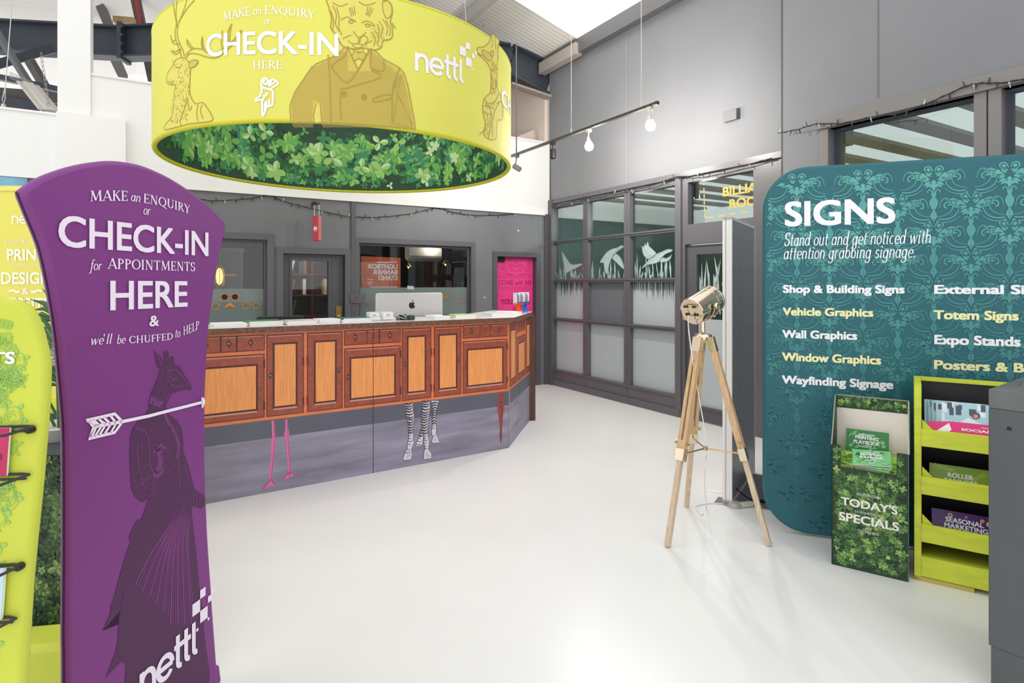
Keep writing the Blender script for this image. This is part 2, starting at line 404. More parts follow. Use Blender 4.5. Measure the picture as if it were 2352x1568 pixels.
def logo(P, A, ux, h, m=0, lift=0.0, turn=None):
    """the rounded lowercase wordmark with its stepped pixels: A = lower start (u,v), ux = direction of the baseline (du,dv) per cap unit, h = x-height unit"""
    w = .2
    def mp(x, y):
        if turn is not None: ca, sa = math.cos(turn), math.sin(turn); return (A[0] + (ca * x - sa * y) * h, A[1] + (sa * x + ca * y) * h)
        return (A[0] + ux[0] * x * h, A[1] + ux[1] * x * h + y * h)
    cnt = [0]
    def rb(Q): cnt[0] += 1; P.ribbon([mp(*q) for q in Q], w * h, m, lift + cnt[0] * 6e-5)
    arc = lambda cx, cy, rx, ry, a0, a1, n=12: [(cx + rx * math.cos(math.radians(a0 + (a1 - a0) * i / n)), cy + ry * math.sin(math.radians(a0 + (a1 - a0) * i / n))) for i in range(n + 1)]
    rb([(.1, 0), (.1, 1.0)]); rb(arc(.42, .58, .32, .33, 180, 0) + [(.74, .0)])
    rb(arc(1.36, .5, .40, .41, -35, -330, 20)[::-1]); rb([(1.0, .5), (1.78, .5)]); rb(arc(1.36, .5, .40, .41, 0, 40, 4))
    for x in (2.08, 2.58): rb([(x, 1.35), (x, .3)] + arc(x + .2, .3, .2, .2, 180, 280, 6)); rb([(x - .22, .92), (x + .3, .92)])
    rb([(3.06, 1.35), (3.06, .3)] + arc(3.26, .3, .2, .2, 180, 280, 6))
    def sq(x, y, a): P.poly([mp(x, y), mp(x + a, y), mp(x + a, y + a), mp(x, y + a)], m, lift)
    sq(2.98, 1.62, .5); sq(3.48, 1.12, .5); sq(3.48, 2.12, .36); sq(4.0, 1.72, .26); sq(4.28, 2.02, .2); sq(3.98, .98, .12)
# ---------------------------------------------------------------- printed leaves
GREENS = [mat('leaf_dark', (28, 62, 38), .6), mat('leaf_deep', (44, 96, 54), .6), mat('leaf_mid', (70, 140, 78), .6), mat('leaf_fresh', (112, 178, 84), .6), mat('leaf_light', (158, 206, 110), .6), mat('leaf_pale', (205, 228, 170), .6), mat('leaf_teal', (60, 140, 100), .6)]
GREENS_DARK = [mat('clover_black', (20, 36, 24), .6), mat('clover_dark', (34, 62, 34), .6), mat('clover_mid', (54, 92, 48), .6), mat('clover_fresh', (84, 126, 62), .6), mat('clover_light', (128, 168, 84), .6), mat('clover_pale', (176, 204, 120), .6), mat('clover_teal', (46, 84, 56), .6)]
def leaf(P, u, v, L, wd, a, m1, m2, lift):
    ca, sa = math.cos(a), math.sin(a); n = 6
    ctr = []; lf = []; rt = []
    for i in range(n + 1):
        t = i / n; w = wd * math.sin(math.pi * t ** 1.15) ** .65 * .5
        if i in (0, n): w = 0
        x = L * t
        ctr.append((u + ca * x, v + sa * x)); lf.append((u + ca * x - sa * w, v + sa * x + ca * w)); rt.append((u + ca * x + sa * w, v + sa * x - ca * w))
    off = P.off + lift
    vs = [P.s.pt(*p, off) for p in ctr + lf[1:n] + rt[1:n]]
    L_ = [0] + list(range(n + 1, 2 * n)) + [n]; R_ = [0] + list(range(2 * n, 3 * n - 1)) + [n]
    f1 = [(i, i + 1, L_[i + 1], L_[i]) for i in range(n)]; f2 = [(i, i + 1, R_[i + 1], R_[i]) for i in range(n)]
    cl = lambda f: tuple(dict.fromkeys(f))
    P.add(vs, [cl(f) for f in f1], m1); P.add([], [], 0)
    P.f += [tuple(k + len(P.v) - len(vs) for k in cl(f)) for f in f2]; P.m += [m2] * n
def leaf_print(P, u0, u1, v0, v1, sp, seed, inside=None):
    rnd = random.Random(seed)
    for layer, (num, sizes, tones) in enumerate(((2.2, (.55, .8), (0, 1, 1)), (1.6, (.5, .8), (1, 2, 6)), (1.0, (.5, .75), (2, 3, 6)), (.55, (.55, .85), (3, 4, 3)), (.08, (.4, .5), (5, 5, 4)))):
        N = int((u1 - u0) * (v1 - v0) / sp ** 2 * num)
        for q in range(N):
            u = u0 + (u1 - u0) * rnd.random(); v = v0 + (v1 - v0) * rnd.random(); r = sp * rnd.uniform(*sizes)
            if inside and not inside(u, v, r): continue
            if not inside and not (u0 + r * .8 < u < u1 - r * .8 and v0 + r * .8 < v < v1 - r * .8): r = max(.25 * sp, min(r, min(u - u0, u1 - u, v - v0, v1 - v)))
            if not inside and min(u - u0, u1 - u, v - v0, v1 - v) < r: continue
            k = rnd.choice((3, 4, 4, 5)); a0 = rnd.random() * 6.28; t = rnd.choice(tones)
            for j in range(k):
                a = a0 + j * 6.283 / k + rnd.uniform(-.2, .2); t2 = min(5, t + 1) if t != 6 else 3
                l = r * rnd.uniform(.75, 1.0)
                leaf(P, u, v, l, l * .62, a, t, t2 if rnd.random() < .6 else t, layer * .0004 + q * 1e-7)
# ================================================================ the room
ER = Vector((-.5145, .8575, 0)); EB = Vector((.8575, .5145, 0))      # along the glazed wall (away), along the rear partition (rightwards)
K = Vector((.564, 8.81, 0))                                          # floor corner where they meet
BACK = Flat(K, EB); RIGHT = Flat(K, -ER)                             # u = distance along each wall
BUMP = Flat(K - EB * .30, -ER)
GREY = mat('grey_paint', (118, 119, 124), .42, noise=(3, .05)); GREYT = mat('grey_trim', (92, 90, 96), .35)
GREYF = mat('grey_frame', (98, 96, 101), .35); GREYD = mat('grey_door', (86, 86, 92), .35)
WHITE = mat('white_paint', (238, 237, 236), .6); STEEL = mat('blue_grey_steel', (62, 68, 78), .45, noise=(6, .1))
BROWN = mat('rusty_purlin', (92, 86, 82), .6, noise=(5, .15)); BLACK = mat('black', (20, 20, 22), .4)
FLOORM = mat('floor_resin', (234, 234, 232), .30, noise=(1.2, .025), spec=.35, bump=(3, .05))
ROOFM = mat('roof_liner', (238, 234, 228), .5)
m = ROOFM.node_tree
if True:   # fine ribs of the liner sheet
    tc = m.nodes.new('ShaderNodeTexCoord'); mp = m.nodes.new('ShaderNodeMapping'); wv = m.nodes.new('ShaderNodeTexWave'); bp = m.nodes.new('ShaderNodeBump')
    mp.inputs['Rotation'].default_value = (0, 0, math.radians(-31)); wv.inputs['Scale'].default_value = 4.0; wv.bands_direction = 'Y'
    m.links.new(tc.outputs['Object'], mp.inputs['Vector']); m.links.new(mp.outputs[0], wv.inputs['Vector']); m.links.new(wv.outputs['Fac'], bp.inputs['Height'])
    bp.inputs['Distance'].default_value = .02; bp.inputs['Strength'].default_value = .22; m.links.new(bp.outputs[0], m.nodes['Principled BSDF'].inputs['Normal'])
def struct(mb, name, mats, **kw): return mb.build(name, mats, kind='structure', **kw)
UP = Vector((0, 0, 1))
def wall_rects(surf, holes, u0, u1, v0, v1, t, m=0):
    """wall slab with rectangular openings (u0,v0,u1,v1), thickness t behind the face"""
    mb = MB(); us = sorted({u0, u1, *[h[0] for h in holes], *[h[2] for h in holes]}); vs = sorted({v0, v1, *[h[1] for h in holes], *[h[3] for h in holes]})
    for a, b in zip(us, us[1:]):
        run = None
        for c, d in zip(vs, vs[1:]):
            mu, mv = (a + b) / 2, (c + d) / 2
            solid = not any(h[0] < mu < h[2] and h[1] < mv < h[3] for h in holes)
            if solid: run = (run[0], d) if run else (c, d)
            if (not solid or d == vs[-1]) and run:
                mb.box(surf.pt(a, run[0]), surf.u * (b - a), UP * (run[1] - run[0]), -surf.n * t, m); run = None
    return mb
def frame_on(surf, h, w, out, inn, mb=None, m=0, bottom=True):
    """casing round opening h: w wide, standing out of the face by out, reaching inn behind"""
    mb = mb or MB(); u0, v0, u1, v1 = h; t = -surf.n * (out + inn)
    mb.box(surf.pt(u0 - w, v0 - (w if bottom else 0), out), surf.u * w, UP * (v1 - v0 + w + (w if bottom else 0)), t, m)
    mb.box(surf.pt(u1, v0 - (w if bottom else 0), out), surf.u * w, UP * (v1 - v0 + w + (w if bottom else 0)), t, m)
    mb.box(surf.pt(u0, v1, out), surf.u * (u1 - u0), UP * w, t, m)
    if bottom: mb.box(surf.pt(u0, v0 - w, out), surf.u * (u1 - u0), UP * w, t, m)
    return mb
BU = lambda px, py=650: BACK.uv(px, py)[0]
BZ = lambda px, py: BACK.uv(px, py)[1]
# floor
f = MB(); f.box((-9, -4, -.1), (18, 0, 0), (0, 24, 0), (0, 0, .1)); struct(f, 'floor', FLOORM, smooth=False)
# rear partition with its openings
GTOP = 2.543
w1 = (BU(395), .95, BU(613), BZ(610, 551)); d1 = (BU(650), 0, BU(792), BZ(700, 583)); w2 = (BU(824), .95, BU(1081), BZ(950, 562)); d2 = (BU(1141), 0, BU(1231), BZ(1186, 590))
wb = wall_rects(BACK, [w1, d1, w2, d2], -7.6, 0.0, 0, GTOP, .12); struct(wb, 'wall_back', GREY, smooth=False)
for i, (h, wd_) in enumerate(((w1, .07), (w2, .065))):
    fr = frame_on(BACK, h, wd_, .02, .10); fr2 = frame_on(BACK, (h[0] + .03, h[1] + .03, h[2] - .03, h[3] - .03), .03, -.045, .04)
    o = struct(fr, 'window_%d' % (i + 1), GREYF, smooth=False)
    fr2.build('window_frame', GREYT, o, smooth=False)
CLEAR = glass_mat('clear_glass', (240, 244, 244), 1.3); FROST = glass_mat('frosted_film', (220, 226, 224), 1.0, .80, (128, 142, 140)); FROSTB = glass_mat('frosted_blue', (214, 222, 224), 1.0, .80, (196, 204, 208), .1)
FROSTD = glass_mat('frosted_dim', (190, 196, 200), .8, .66, (132, 136, 142), .15)
ORANGE = mat('orange_decal', (222, 140, 50), .5)
def pane(surf, h, depth, split=None, name='pane', parent=None, mats=None):
    u0, v0, u1, v1 = h; mb = MB(); t = -surf.n * .006
    if split is None: mb.box(surf.pt(u0, v0, -depth), surf.u * (u1 - u0), UP * (v1 - v0), t, 0)
    else:
        mb.box(surf.pt(u0, split, -depth), surf.u * (u1 - u0), UP * (v1 - split), t, 0); mb.box(surf.pt(u0, v0, -depth), surf.u * (u1 - u0), UP * (split - v0), t, 1)
    return mb.build(name, mats or [CLEAR, FROST], parent, smooth=False)
W1 = bpy.data.objects['window_1']; W2 = bpy.data.objects['window_2']
P1 = pane(BACK, w1, .06, BZ(560, 663), parent=W1); P2 = pane(BACK, w2, .06, BZ(950, 660), parent=W2)
# glasses-and-moustache decals on the film
def specs(P, px, py, s, full):
    u, v = P.s.uv(px, py)
    for k in (-1, 1):
        P.ribbon([(u + k * s * .62 + s * .45 * math.cos(a * math.pi / 8), v + s * .45 * math.sin(a * math.pi / 8)) for a in range(16)], s * .1, 0, closed=True)
        if full: P.disc(u + k * s * .62, v, s * .38, 1)
        P.ribbon([(u + k * s * 1.05, v + s * .1), (u + k * s * 1.3, v + s * .25)], s * .09, 0)
    P.ribbon([(u - s * .2, v + s * .1), (u, v + s * .2), (u + s * .2, v + s * .1)], s * .09, 0)
    if full: P.poly([(u, v - s * .7), (u + s * .35, v - s * 1.0), (u + s * .75, v - s * 1.45), (u + s * .3, v - s * 1.35), (u, v - s * 1.15), (u - s * .3, v - s * 1.35), (u - s * .75, v - s * 1.45), (u - s * .35, v - s * 1.0)], 0)
G = Print(BACK, -.055)
specs(G, 529, 682, .085, True); specs(G, 579, 702, .085, False); specs(G, 484, 704, .085, False)
G.build('printed_motif', [ORANGE, BLACK], W1, smooth=False)
G = Print(BACK, -.055)
specs(G, 845, 697, .085, False); specs(G, 1028, 678, .08, False); specs(G, 1060, 690, .07, False)
u, v = BACK.uv(1027, 683); G.poly([(u, v + .03), (u + .05, v - .03), (u, v - .01), (u - .05, v - .03)], 0)
G.poly([BACK.uv(939, 656), BACK.uv(954, 657), BACK.uv(954, 665), BACK.uv(939, 664)], 1)
G.build('printed_motif', [mat('orange_faded', (170, 120, 84), .5), mat('white_sticker', (190, 198, 198), .5)], W2, smooth=False)
# small gold sign behind the first pane
G = Print(BACK.shift(-.5), 0); G.text('PRIVATE', (541, 634), (513, 634), 629, 'bold', 0); G.ribbon([BACK.shift(-.5).uv(510, 632), BACK.shift(-.5).uv(512, 632)], .03, 0)
solo(G, 'gold_lettering', mat('gold', (212, 170, 90), .35, .8), 'tiny gold reversed word seen through the window beside the purple banner', 'sign', smooth=False)
# glazed door in the rear partition
fr = frame_on(BACK, d1, .075, .02, .1, bottom=False); D1 = struct(fr, 'door_1', GREYF, smooth=False)
u0, u1 = d1[0] + .003, d1[2] - .003; g = (BU(673), .9, BU(757), BZ(715, 598))
dl = wall_rects(BACK.shift(-.06), [g], u0, u1, .01, d1[3] - .003, .045); frame_on(BACK.shift(-.06), g, .03, .012, 0, dl); dl.build('door_leaf', GREYD, D1, smooth=False)
DP = pane(BACK, g, .085, parent=D1, name='door_pane')
lk = MB(); P_ = BACK.shift(-.055); lk.box(P_.px(772, 740), P_.u * .07, UP * .2, P_.n * .012); lk.lathe([(.0, 0), (.022, .0), (.022, .05), (.012, .055)], P_.pt(BU(777) + .01, 1.1), P_.n, 12)
lk.build('door_lock', mat('brass_plate', (196, 158, 84), .3, .9), D1, bevel=.002)
# pink door
fr = frame_on(BACK, d2, .07, .02, .1, bottom=False); D2 = struct(fr, 'door_2', GREYT, smooth=False)
PINK = mat('pink_panel', (240, 62, 142), .5); PINKD = mat('pink_print', (158, 20, 82), .5); PINKM = mat('pink_shade', (220, 48, 122), .5)
PD = BACK.shift(-.09); pk = MB(); pk.box(PD.pt(d2[0], .0), PD.u * (d2[2] - d2[0]), UP * d2[3], -PD.n * .03); pk.build('door_leaf', PINK, D2, smooth=False)
G = Print(PD, .002); hx = lambda X, Y: PD.uv(1120 + X / 7.8375, 560 + Y / 7.8375)
for Y in (580, 603, 775, 808): G.ribbon([hx(162, Y), hx(862, Y + 1)], .008, 1)
for X in (180, 820): G.ribbon([hx(X, 808), hx(X, 2600)], .008, 1)
for X in (162, 862): G.ribbon([hx(X, 240), hx(X, 2600)], .006, 1)
for sg in (-1, 1):
    c = lambda x, y: hx(510 + sg * x, y)
    for cv in ([(20, 560), (90, 560), (150, 520), (170, 470), (150, 430), (110, 420), (70, 440), (65, 475), (90, 490), (105, 470)], [(0, 420), (40, 390), (80, 370), (120, 375), (20, 415)], [(60, 540), (160, 555), (200, 510), (180, 440)], [(200, 450), (215, 400), (205, 340), (180, 330)], [(210, 470), (250, 420), (250, 350), (230, 340)], [(215, 480), (270, 430), (320, 420), (350, 410)], [(130, 555), (190, 540), (240, 550), (285, 520), (300, 560)], [(0, 360), (10, 320), (0, 310)], [(5, 480), (60, 480)]):
        G.ribbon(spline([c(*q) for q in cv], 5), .011, 1)
G.text('COME', hx(195, 735), hx(470, 735), 0, 'serif') if False else None
def put(P, body, X0, Y0, X1, Y1, Yt, tr, style, m=0, lift=.0005, mid=None): P.text(body, tr(X0, Y0), tr(X1, Y1), tr(X0, Yt)[1], style, m, lift, tr(*mid) if mid else None)
tr = lambda X, Y: (1120 + X / 7.8375, 560 + Y / 7.8375)
put(G, 'COME', 195, 735, 470, 737, 650, tr, 'serif'); put(G, 'with', 505, 735, 635, 735, 655, tr, 'italic'); put(G, 'ME', 668, 736, 802, 737, 652, tr, 'serif')
put(G, '&', 468, 940, 552, 940, 860, tr, 'semi'); put(G, 'YOU', 238, 1085, 445, 1085, 992, tr, 'bold'); put(G, "'LL", 455, 1085, 560, 1085, 992, tr, 'bold'); put(G, 'BE', 655, 1080, 762, 1080, 990, tr, 'bold'); put(G, 'in', 450, 1185, 498, 1185, 1115, tr, 'italic')
G.build('lettering', [PINKD, PINKM], D2, smooth=False)
cl = MB(); cl.box(PD.px(1141, 590), PD.u * .12, UP * -.07, PD.n * .03); cl.build('door_closer', BLACK, D2, bevel=.004)
# vertical joint post, hasp plate, corner post, baseboards
t = MB(); t.box(BACK.pt(BU(806), 0), BACK.u * .05, UP * GTOP, BACK.n * .025); struct(t, 'trim_1', GREYT, smooth=False)
h = MB(); h.box(BACK.px(803, 696, .025), BACK.u * .19, UP * .115, BACK.n * .012)
for k in (0, 1, 2): h.lathe([(.012, 0), (.012, .012), (.004, .016)], BACK.px(808 + k * 5, 692 - k * 5, .037), BACK.n, 8)
recentre(solo(h, 'hasp_plate', mat('plum_metal', (104, 96, 102), .4), 'bolted grey plate on the post between glazed door and poster window', 'plate', bevel=.003))
t = MB(); t.box(BACK.pt(-.10, 0), BACK.u * .10, UP * GTOP, BACK.n * .03); t.box(RIGHT.pt(0, 0), RIGHT.u * .12, UP * 2.75, RIGHT.n * .05); struct(t, 'trim_2', GREYT, smooth=False)
t = MB(); t.box(BACK.pt(-7.6, 0), BACK.u * (7.6 + d1[0] - .08), UP * .1, BACK.n * .015); t.box(BACK.pt(d1[2] + .08, 0), BACK.u * (d2[0] - d1[2] - .16), UP * .1, BACK.n * .015); struct(t, 'baseboard_back', GREYT, smooth=False)
# white upper wall, pillar and boxed ledge
def zb(px, py): return BZ(px, py)
uP0, uP1 = BU(134), BU(209)
PTOP = 3.60
wu = MB(); wu.box(BACK.pt(uP1 - .02, GTOP, .03), BACK.u * (-.02 - uP1 + .02), UP * (PTOP - GTOP), -BACK.n * .15)
wu.box(BACK.pt(-7.6, GTOP, .03), BACK.u * (7.6 + uP1 - .02), UP * (3.155 - GTOP), -BACK.n * .15)
struct(wu, 'wall_back_upper', WHITE, smooth=False)
t = MB(); t.box(BACK.pt(uP1, PTOP, .05), BACK.u * (-.02 - uP1), UP * .02, -BACK.n * .19); t.box(BACK.pt(-7.6, 3.155, .05), BACK.u * (7.6 + uP0), UP * .02, -BACK.n * .19); t.box(BACK.pt(-7.6, GTOP - .02, .035), BACK.u * 7.5, UP * .02, -BACK.n * .02); struct(t, 'trim_3', WHITE, smooth=False)
p = MB(); p.box(BACK.pt(uP0, 3.172, .06), BACK.u * (uP1 - uP0), UP * 5, -BACK.n * .3); struct(p, 'pillar', WHITE, smooth=False)
p = MB(); p.box(BACK.pt(BU(133), GTOP, .12), BACK.u * (BU(290) - BU(133)), UP * (3.175 - GTOP), -BACK.n * .09); struct(p, 'wall_ledge', WHITE, smooth=False)
# glazed wall
TOPZ = 2.70
RU = lambda px, py=650: RIGHT.uv(px, py)[0]
RZ = lambda px, py: RIGHT.uv(px, py)[1]
uend = BUMP.uv(1794, 300)[0]
cols = [(RU(1271), RU(1339)), (RU(1349.5), RU(1433)), (RU(1446), RU(1551.5))]
rows = [(.238, .955), (1.005, 1.525), (1.572, 2.095), (2.14, 2.625)]
holes = [(a, c, b, d) for a, b in cols for c, d in rows]
uD0, uD1 = RU(1573), RU(1573) + .86
tr_h = (RU(1580), 2.16, uD1 + .02, 2.625); dr_h = (uD0, 0, uD1, 1.94)
wr = wall_rects(RIGHT, holes + [tr_h, dr_h], 0, uend + .35, 0, TOPZ, .09)
wr.box(RIGHT.pt(.12, .0, .025), RIGHT.u * (RU(1563) - .12), UP * .085, -RIGHT.n * .03)
wr.box(RIGHT.pt(0, TOPZ - .01, .03), RIGHT.u * (uend + .3), UP * .06, -RIGHT.n * .03); wr.box(RIGHT.pt(RU(1553), 0, .02), RIGHT.u * .085, UP * TOPZ, -RIGHT.n * .02)
for a, b, c in ((cols[0][1], cols[1][0], 0), (cols[1][1], cols[2][0], 0)): wr.box(RIGHT.pt((a + b) / 2 - .008, .1, .006), RIGHT.u * .016, UP * (TOPZ - .1), -RIGHT.n * .005)
for a, b in rows: wr.box(RIGHT.pt(.12, a - .022, .012), RIGHT.u * (cols[2][1] - .12), UP * .02, -RIGHT.n * .02)
W3 = struct(wr, 'window_3', GREYF, smooth=False)
DG = glass_mat('grid_glass', (205, 214, 212), 1.3)
k = 0
for ci, c in enumerate(cols):
    for ri, r in enumerate(rows):
        mt = DG if ri > 1 else (FROSTB if not (ci == 1 and ri == 1) else FROSTD)
        mb = MB(); mb.box(RIGHT.pt(c[0], r[0], -.06), RIGHT.u * (c[1] - c[0]), UP * (r[1] - r[0]), -RIGHT.n * .006); mb.build('pane', mt, W3, smooth=False)
mb = MB(); mb.box(RIGHT.pt(tr_h[0], tr_h[1], -.06), RIGHT.u * (tr_h[2] - tr_h[0]), UP * (tr_h[3] - tr_h[1]), -RIGHT.n * .006); mb.build('transom_pane', DG, W3, smooth=False)
# etched reeds and birds
ETCH = mat('etched_film', (172, 190, 190), .6); ETCHD = mat('etched_line', (112, 134, 134), .6); REFL = mat('reed_gap', (92, 112, 112), .5)
G = Print(RIGHT, -.055); rnd = random.Random(5)
tz = lambda X, Y: RIGHT.uv(1240 + X / 4.356, 420 + Y / 4.356)
for ci, c in enumerate(cols):
    r = rows[2]; N = 26
    for q in range(N):
        x = rnd.uniform(c[0] + .015, c[1] - .015); hgt = rnd.choice((.06, .1, .14, .2, .26)) * rnd.uniform(.8, 1.2); wdt = rnd.uniform(.006, .014); ln = rnd.uniform(-.03, .03) * (2 if ci == 0 else 1)
        ln = max(c[0] + .01 - x, min(c[1] - .01 - x, ln))
        G.poly([(x - wdt * .4, r[0]), (x + wdt * .4, r[0]), (x + ln * .6 + wdt, r[0] + hgt * .55), (x + ln, r[0] + hgt), (x + ln * .6 - wdt, r[0] + hgt * .55)], 0)
    r = rows[1]
    for q in range(60 if ci != 1 else 0):
        x = rnd.uniform(c[0] + .01, c[1] - .01); hgt = rnd.uniform(.1, .24); wdt = rnd.uniform(.004, .01)
        G.poly([(x - wdt, r[1]), (x + wdt, r[1]), (x + wdt * .4, r[1] - hgt * .6), (x, r[1] - hgt)], 2)
birds = [
 [[(570, 795), (600, 740), (640, 690), (690, 660), (745, 645), (775, 625), (805, 630), (808, 640), (780, 655), (750, 680), (720, 705), (690, 745), (665, 800), (655, 850), (640, 910), (615, 870), (605, 800)], [(690, 745), (720, 705), (770, 740), (800, 800), (825, 865), (790, 850), (740, 800)]],
 [[(990, 855), (1000, 830), (1040, 790), (1075, 745), (1120, 715), (1180, 690), (1235, 665), (1275, 662), (1293, 672), (1270, 690), (1230, 705), (1190, 740), (1150, 790), (1090, 810), (1040, 820)], [(1070, 760), (1020, 740), (995, 690), (992, 630), (1005, 640), (1020, 600), (1032, 625), (1045, 585), (1060, 630), (1090, 660), (1130, 710)], [(1180, 745), (1230, 752), (1270, 730), (1285, 715), (1270, 760), (1230, 785), (1170, 790)]],
 [[(190, 690), (215, 720), (250, 770), (280, 810), (330, 815), (375, 805), (395, 815), (370, 830), (330, 850), (270, 880), (225, 900), (210, 820)]],
]
for b in birds:
    for q, P_ in enumerate(b):
        Q = spline([tz(*p) for p in P_], 4, True); G.poly(Q, 0, .0006); G.ribbon(Q, .006, 1, .0012, closed=True)
        for j in range(0, len(Q) // 2, 2): G.ribbon([Q[j], ((Q[j][0] + Q[-j - 1][0]) / 2, (Q[j][1] + Q[-j - 1][1]) / 2)], .004, 1, .0014)
G.build('printed_motif', [ETCH, ETCHD, REFL], W3, smooth=False)
# glazed door with reeds, under the transom
D3 = None
g = (RU(1597), .17, RU(1573) + .74, RZ(1600, 584))
dl = wall_rects(RIGHT.shift(-.03), [g], uD0 + .005, uD1 - .005, .012, 1.925, .045); frame_on(RIGHT.shift(-.03), g, .025, .01, 0, dl); D3 = struct(dl, 'door_3', GREYD, smooth=False)
mb = MB(); mb.box(RIGHT.pt(g[0], .17, -.05), RIGHT.u * (g[2] - g[0]), UP * .95, -RIGHT.n * .006, 1); mb.box(RIGHT.pt(g[0], 1.12, -.05), RIGHT.u * (g[2] - g[0]), UP * (g[3] - 1.12), -RIGHT.n * .006, 0); mb.build('door_pane', [DG, FROSTB], D3, smooth=False)
G = Print(RIGHT, -.046)
for q in range(34):
    x = rnd.uniform(g[0] + .03, g[2] - .03); y = 1.30 + rnd.random() * .12; hgt = rnd.uniform(.14, .42); ln = rnd.uniform(-.09, .09); wdt = rnd.uniform(.008, .016)
    ln = max(g[0] + .015 - x, min(g[2] - .015 - x, ln)); top = min(y + hgt, g[3] - .02)
    G.poly([(x - wdt * .5, 1.18), (x + wdt * .5, 1.18), (x + ln * .5 + wdt, (y + top) / 2), (x + ln, top), (x + ln * .5 - wdt, (y + top) / 2)], 0)
G.build('printed_motif', [ETCH], D3, smooth=False)
# lettering on the transom
G = Print(RIGHT, -.054); ORA = mat('orange_lettering', (238, 166, 62), .5)
tz2 = lambda X, Y: (1240 + X / 4.356, 420 + Y / 4.356)
G.text('BILLIARD', tz2(1795, 135), tz2(2320, 48), 420 + 45 / 4.356, 'bold'); G.text('ROOM', tz2(1862, 255), tz2(2235, 200), 420 + 165 / 4.356, 'bold')
lo = [(1605, -20), (1615, 330), (1640, 345), (2240, 255)]
for a, b in zip(lo, lo[1:]):
    n = 16
    for i in range(n):
        if i % 3: continue
        s_, e_ = i / n, (i + 1.7) / n; G.ribbon([tz(a[0] + (b[0] - a[0]) * s_, a[1] + (b[1] - a[1]) * s_), tz(a[0] + (b[0] - a[0]) * e_, a[1] + (b[1] - a[1]) * e_)], .013)
G.build('lettering', ORA, W3, smooth=False)
# upper side wall and the projecting bay with its windows
WTOP = 4.86
wu = MB(); wu.box(RIGHT.pt(0, TOPZ, 0), RIGHT.u * (uend + .4), UP * (WTOP - TOPZ), -RIGHT.n * .12); wu.box(RIGHT.pt(.0, TOPZ + .03, .008), RIGHT.u * (uend + .3), UP * .01, -RIGHT.n * .01)
SIDE = mat('side_wall_paint', (130, 131, 135), .72, noise=(2, .03)); struct(wu, 'wall_right_upper', SIDE, smooth=False)
GS = Print(RIGHT, .003)
for px in (1440,): GS.ribbon([RIGHT.uv(px, 420), RIGHT.uv(px, 80)], .014)
struct(GS, 'trim_4', mat('joint_filler', (150, 151, 154), .5), smooth=False)
bz = lambda px, py: BUMP.uv(px, py)
hb1 = (bz(1905, 300)[0], 1.0, bz(2240, 300)[0], bz(1990, 276)[1]); hb2 = (bz(2303, 300)[0], 1.0, bz(2303, 300)[0] + 1.1, hb1[3])
wb = wall_rects(BUMP, [hb1, hb2], uend, uend + 5.2, 0, WTOP, .2); 
wb.box(BUMP.pt(uend, 0), BUMP.u * .02, UP * WTOP, -BUMP.n * .42)
struct(wb, 'wall_right_bay', SIDE, smooth=False)
fr = MB()
TAN = mat('grey_beam_casing', (132, 128, 126), .4)
fr.box(BUMP.pt(hb1[0] - .085, hb1[3] + .005, .045), BUMP.u * 4.6, UP * .1, -BUMP.n * .05); 
for h in (hb1, hb2): frame_on(BUMP, h, .07, .022, .12, fr)
W4 = struct(fr, 'window_4', TAN, smooth=False)
for h in (hb1, hb2):
    mb = MB(); mb.box(BUMP.pt(h[0], h[1], -.09), BUMP.u * (h[2] - h[0]), UP * (h[3] - h[1]), -BUMP.n * .006); mb.build('pane', DG, W4, smooth=False)
    mb = frame_on(BUMP, (h[0] + .02, h[1], h[2] - .02, h[3] - .02), .03, -.06, .06); mb.build('window_frame', mat('lilac_frame', (118, 120, 138), .35), W4, smooth=False)
GS = Print(BUMP, .003); GS.ribbon([bz(2017, 225), bz(2017, -40)], .008); struct(GS, 'trim_5', mat('panel_joint', (104, 104, 108), .5), smooth=False)
# ---------------------------------------------------------------- room behind the glazed wall: slatted roof, end wall coloured as the partition's reflection in the panes
DGREEN = mat('reflection_green', (84, 108, 106), .5, noise=(1.5, .1)); TIMB = mat('weathered_roof_board', (128, 120, 114), .6, noise=(3, .15))
bw = MB(); KE = K + ER * 3.2
bw.box(KE + EB * .1, EB * 7, UP * 2.95, ER * .1, 0); bw.box(KE + EB * .1 + UP * 2.95, EB * 7, UP * .45, ER * .1, 1); struct(bw, 'wall_billiard_end', [DGREEN, WHITE], smooth=False)
bw = MB(); bw.box(K + EB * 6.6 - ER * 11, ER * 14.2, UP * 2.3, EB * .1, 0); bw.box(K + EB * 6.6 - ER * 11 + UP * 2.3, ER * 14.2, UP * .6, EB * .1, 1); struct(bw, 'wall_billiard_side', [mat('olive_wall', (96, 108, 92), .5), WHITE], smooth=False)
bw2 = MB(); bw2.box(K + EB * .02, ER * 3.3, UP * 3.3, EB * .08); struct(bw2, 'wall_billiard_return', [WHITE], smooth=False)
for i in range(19):
    sl = MB(); b = K + EB * .14 - ER * (-3.0 + i * .74) + UP * 3.36; sl.box(b, EB * 6.5, -ER * .27, UP * .05); struct(sl, 'ceiling_slat', TIMB, smooth=False)
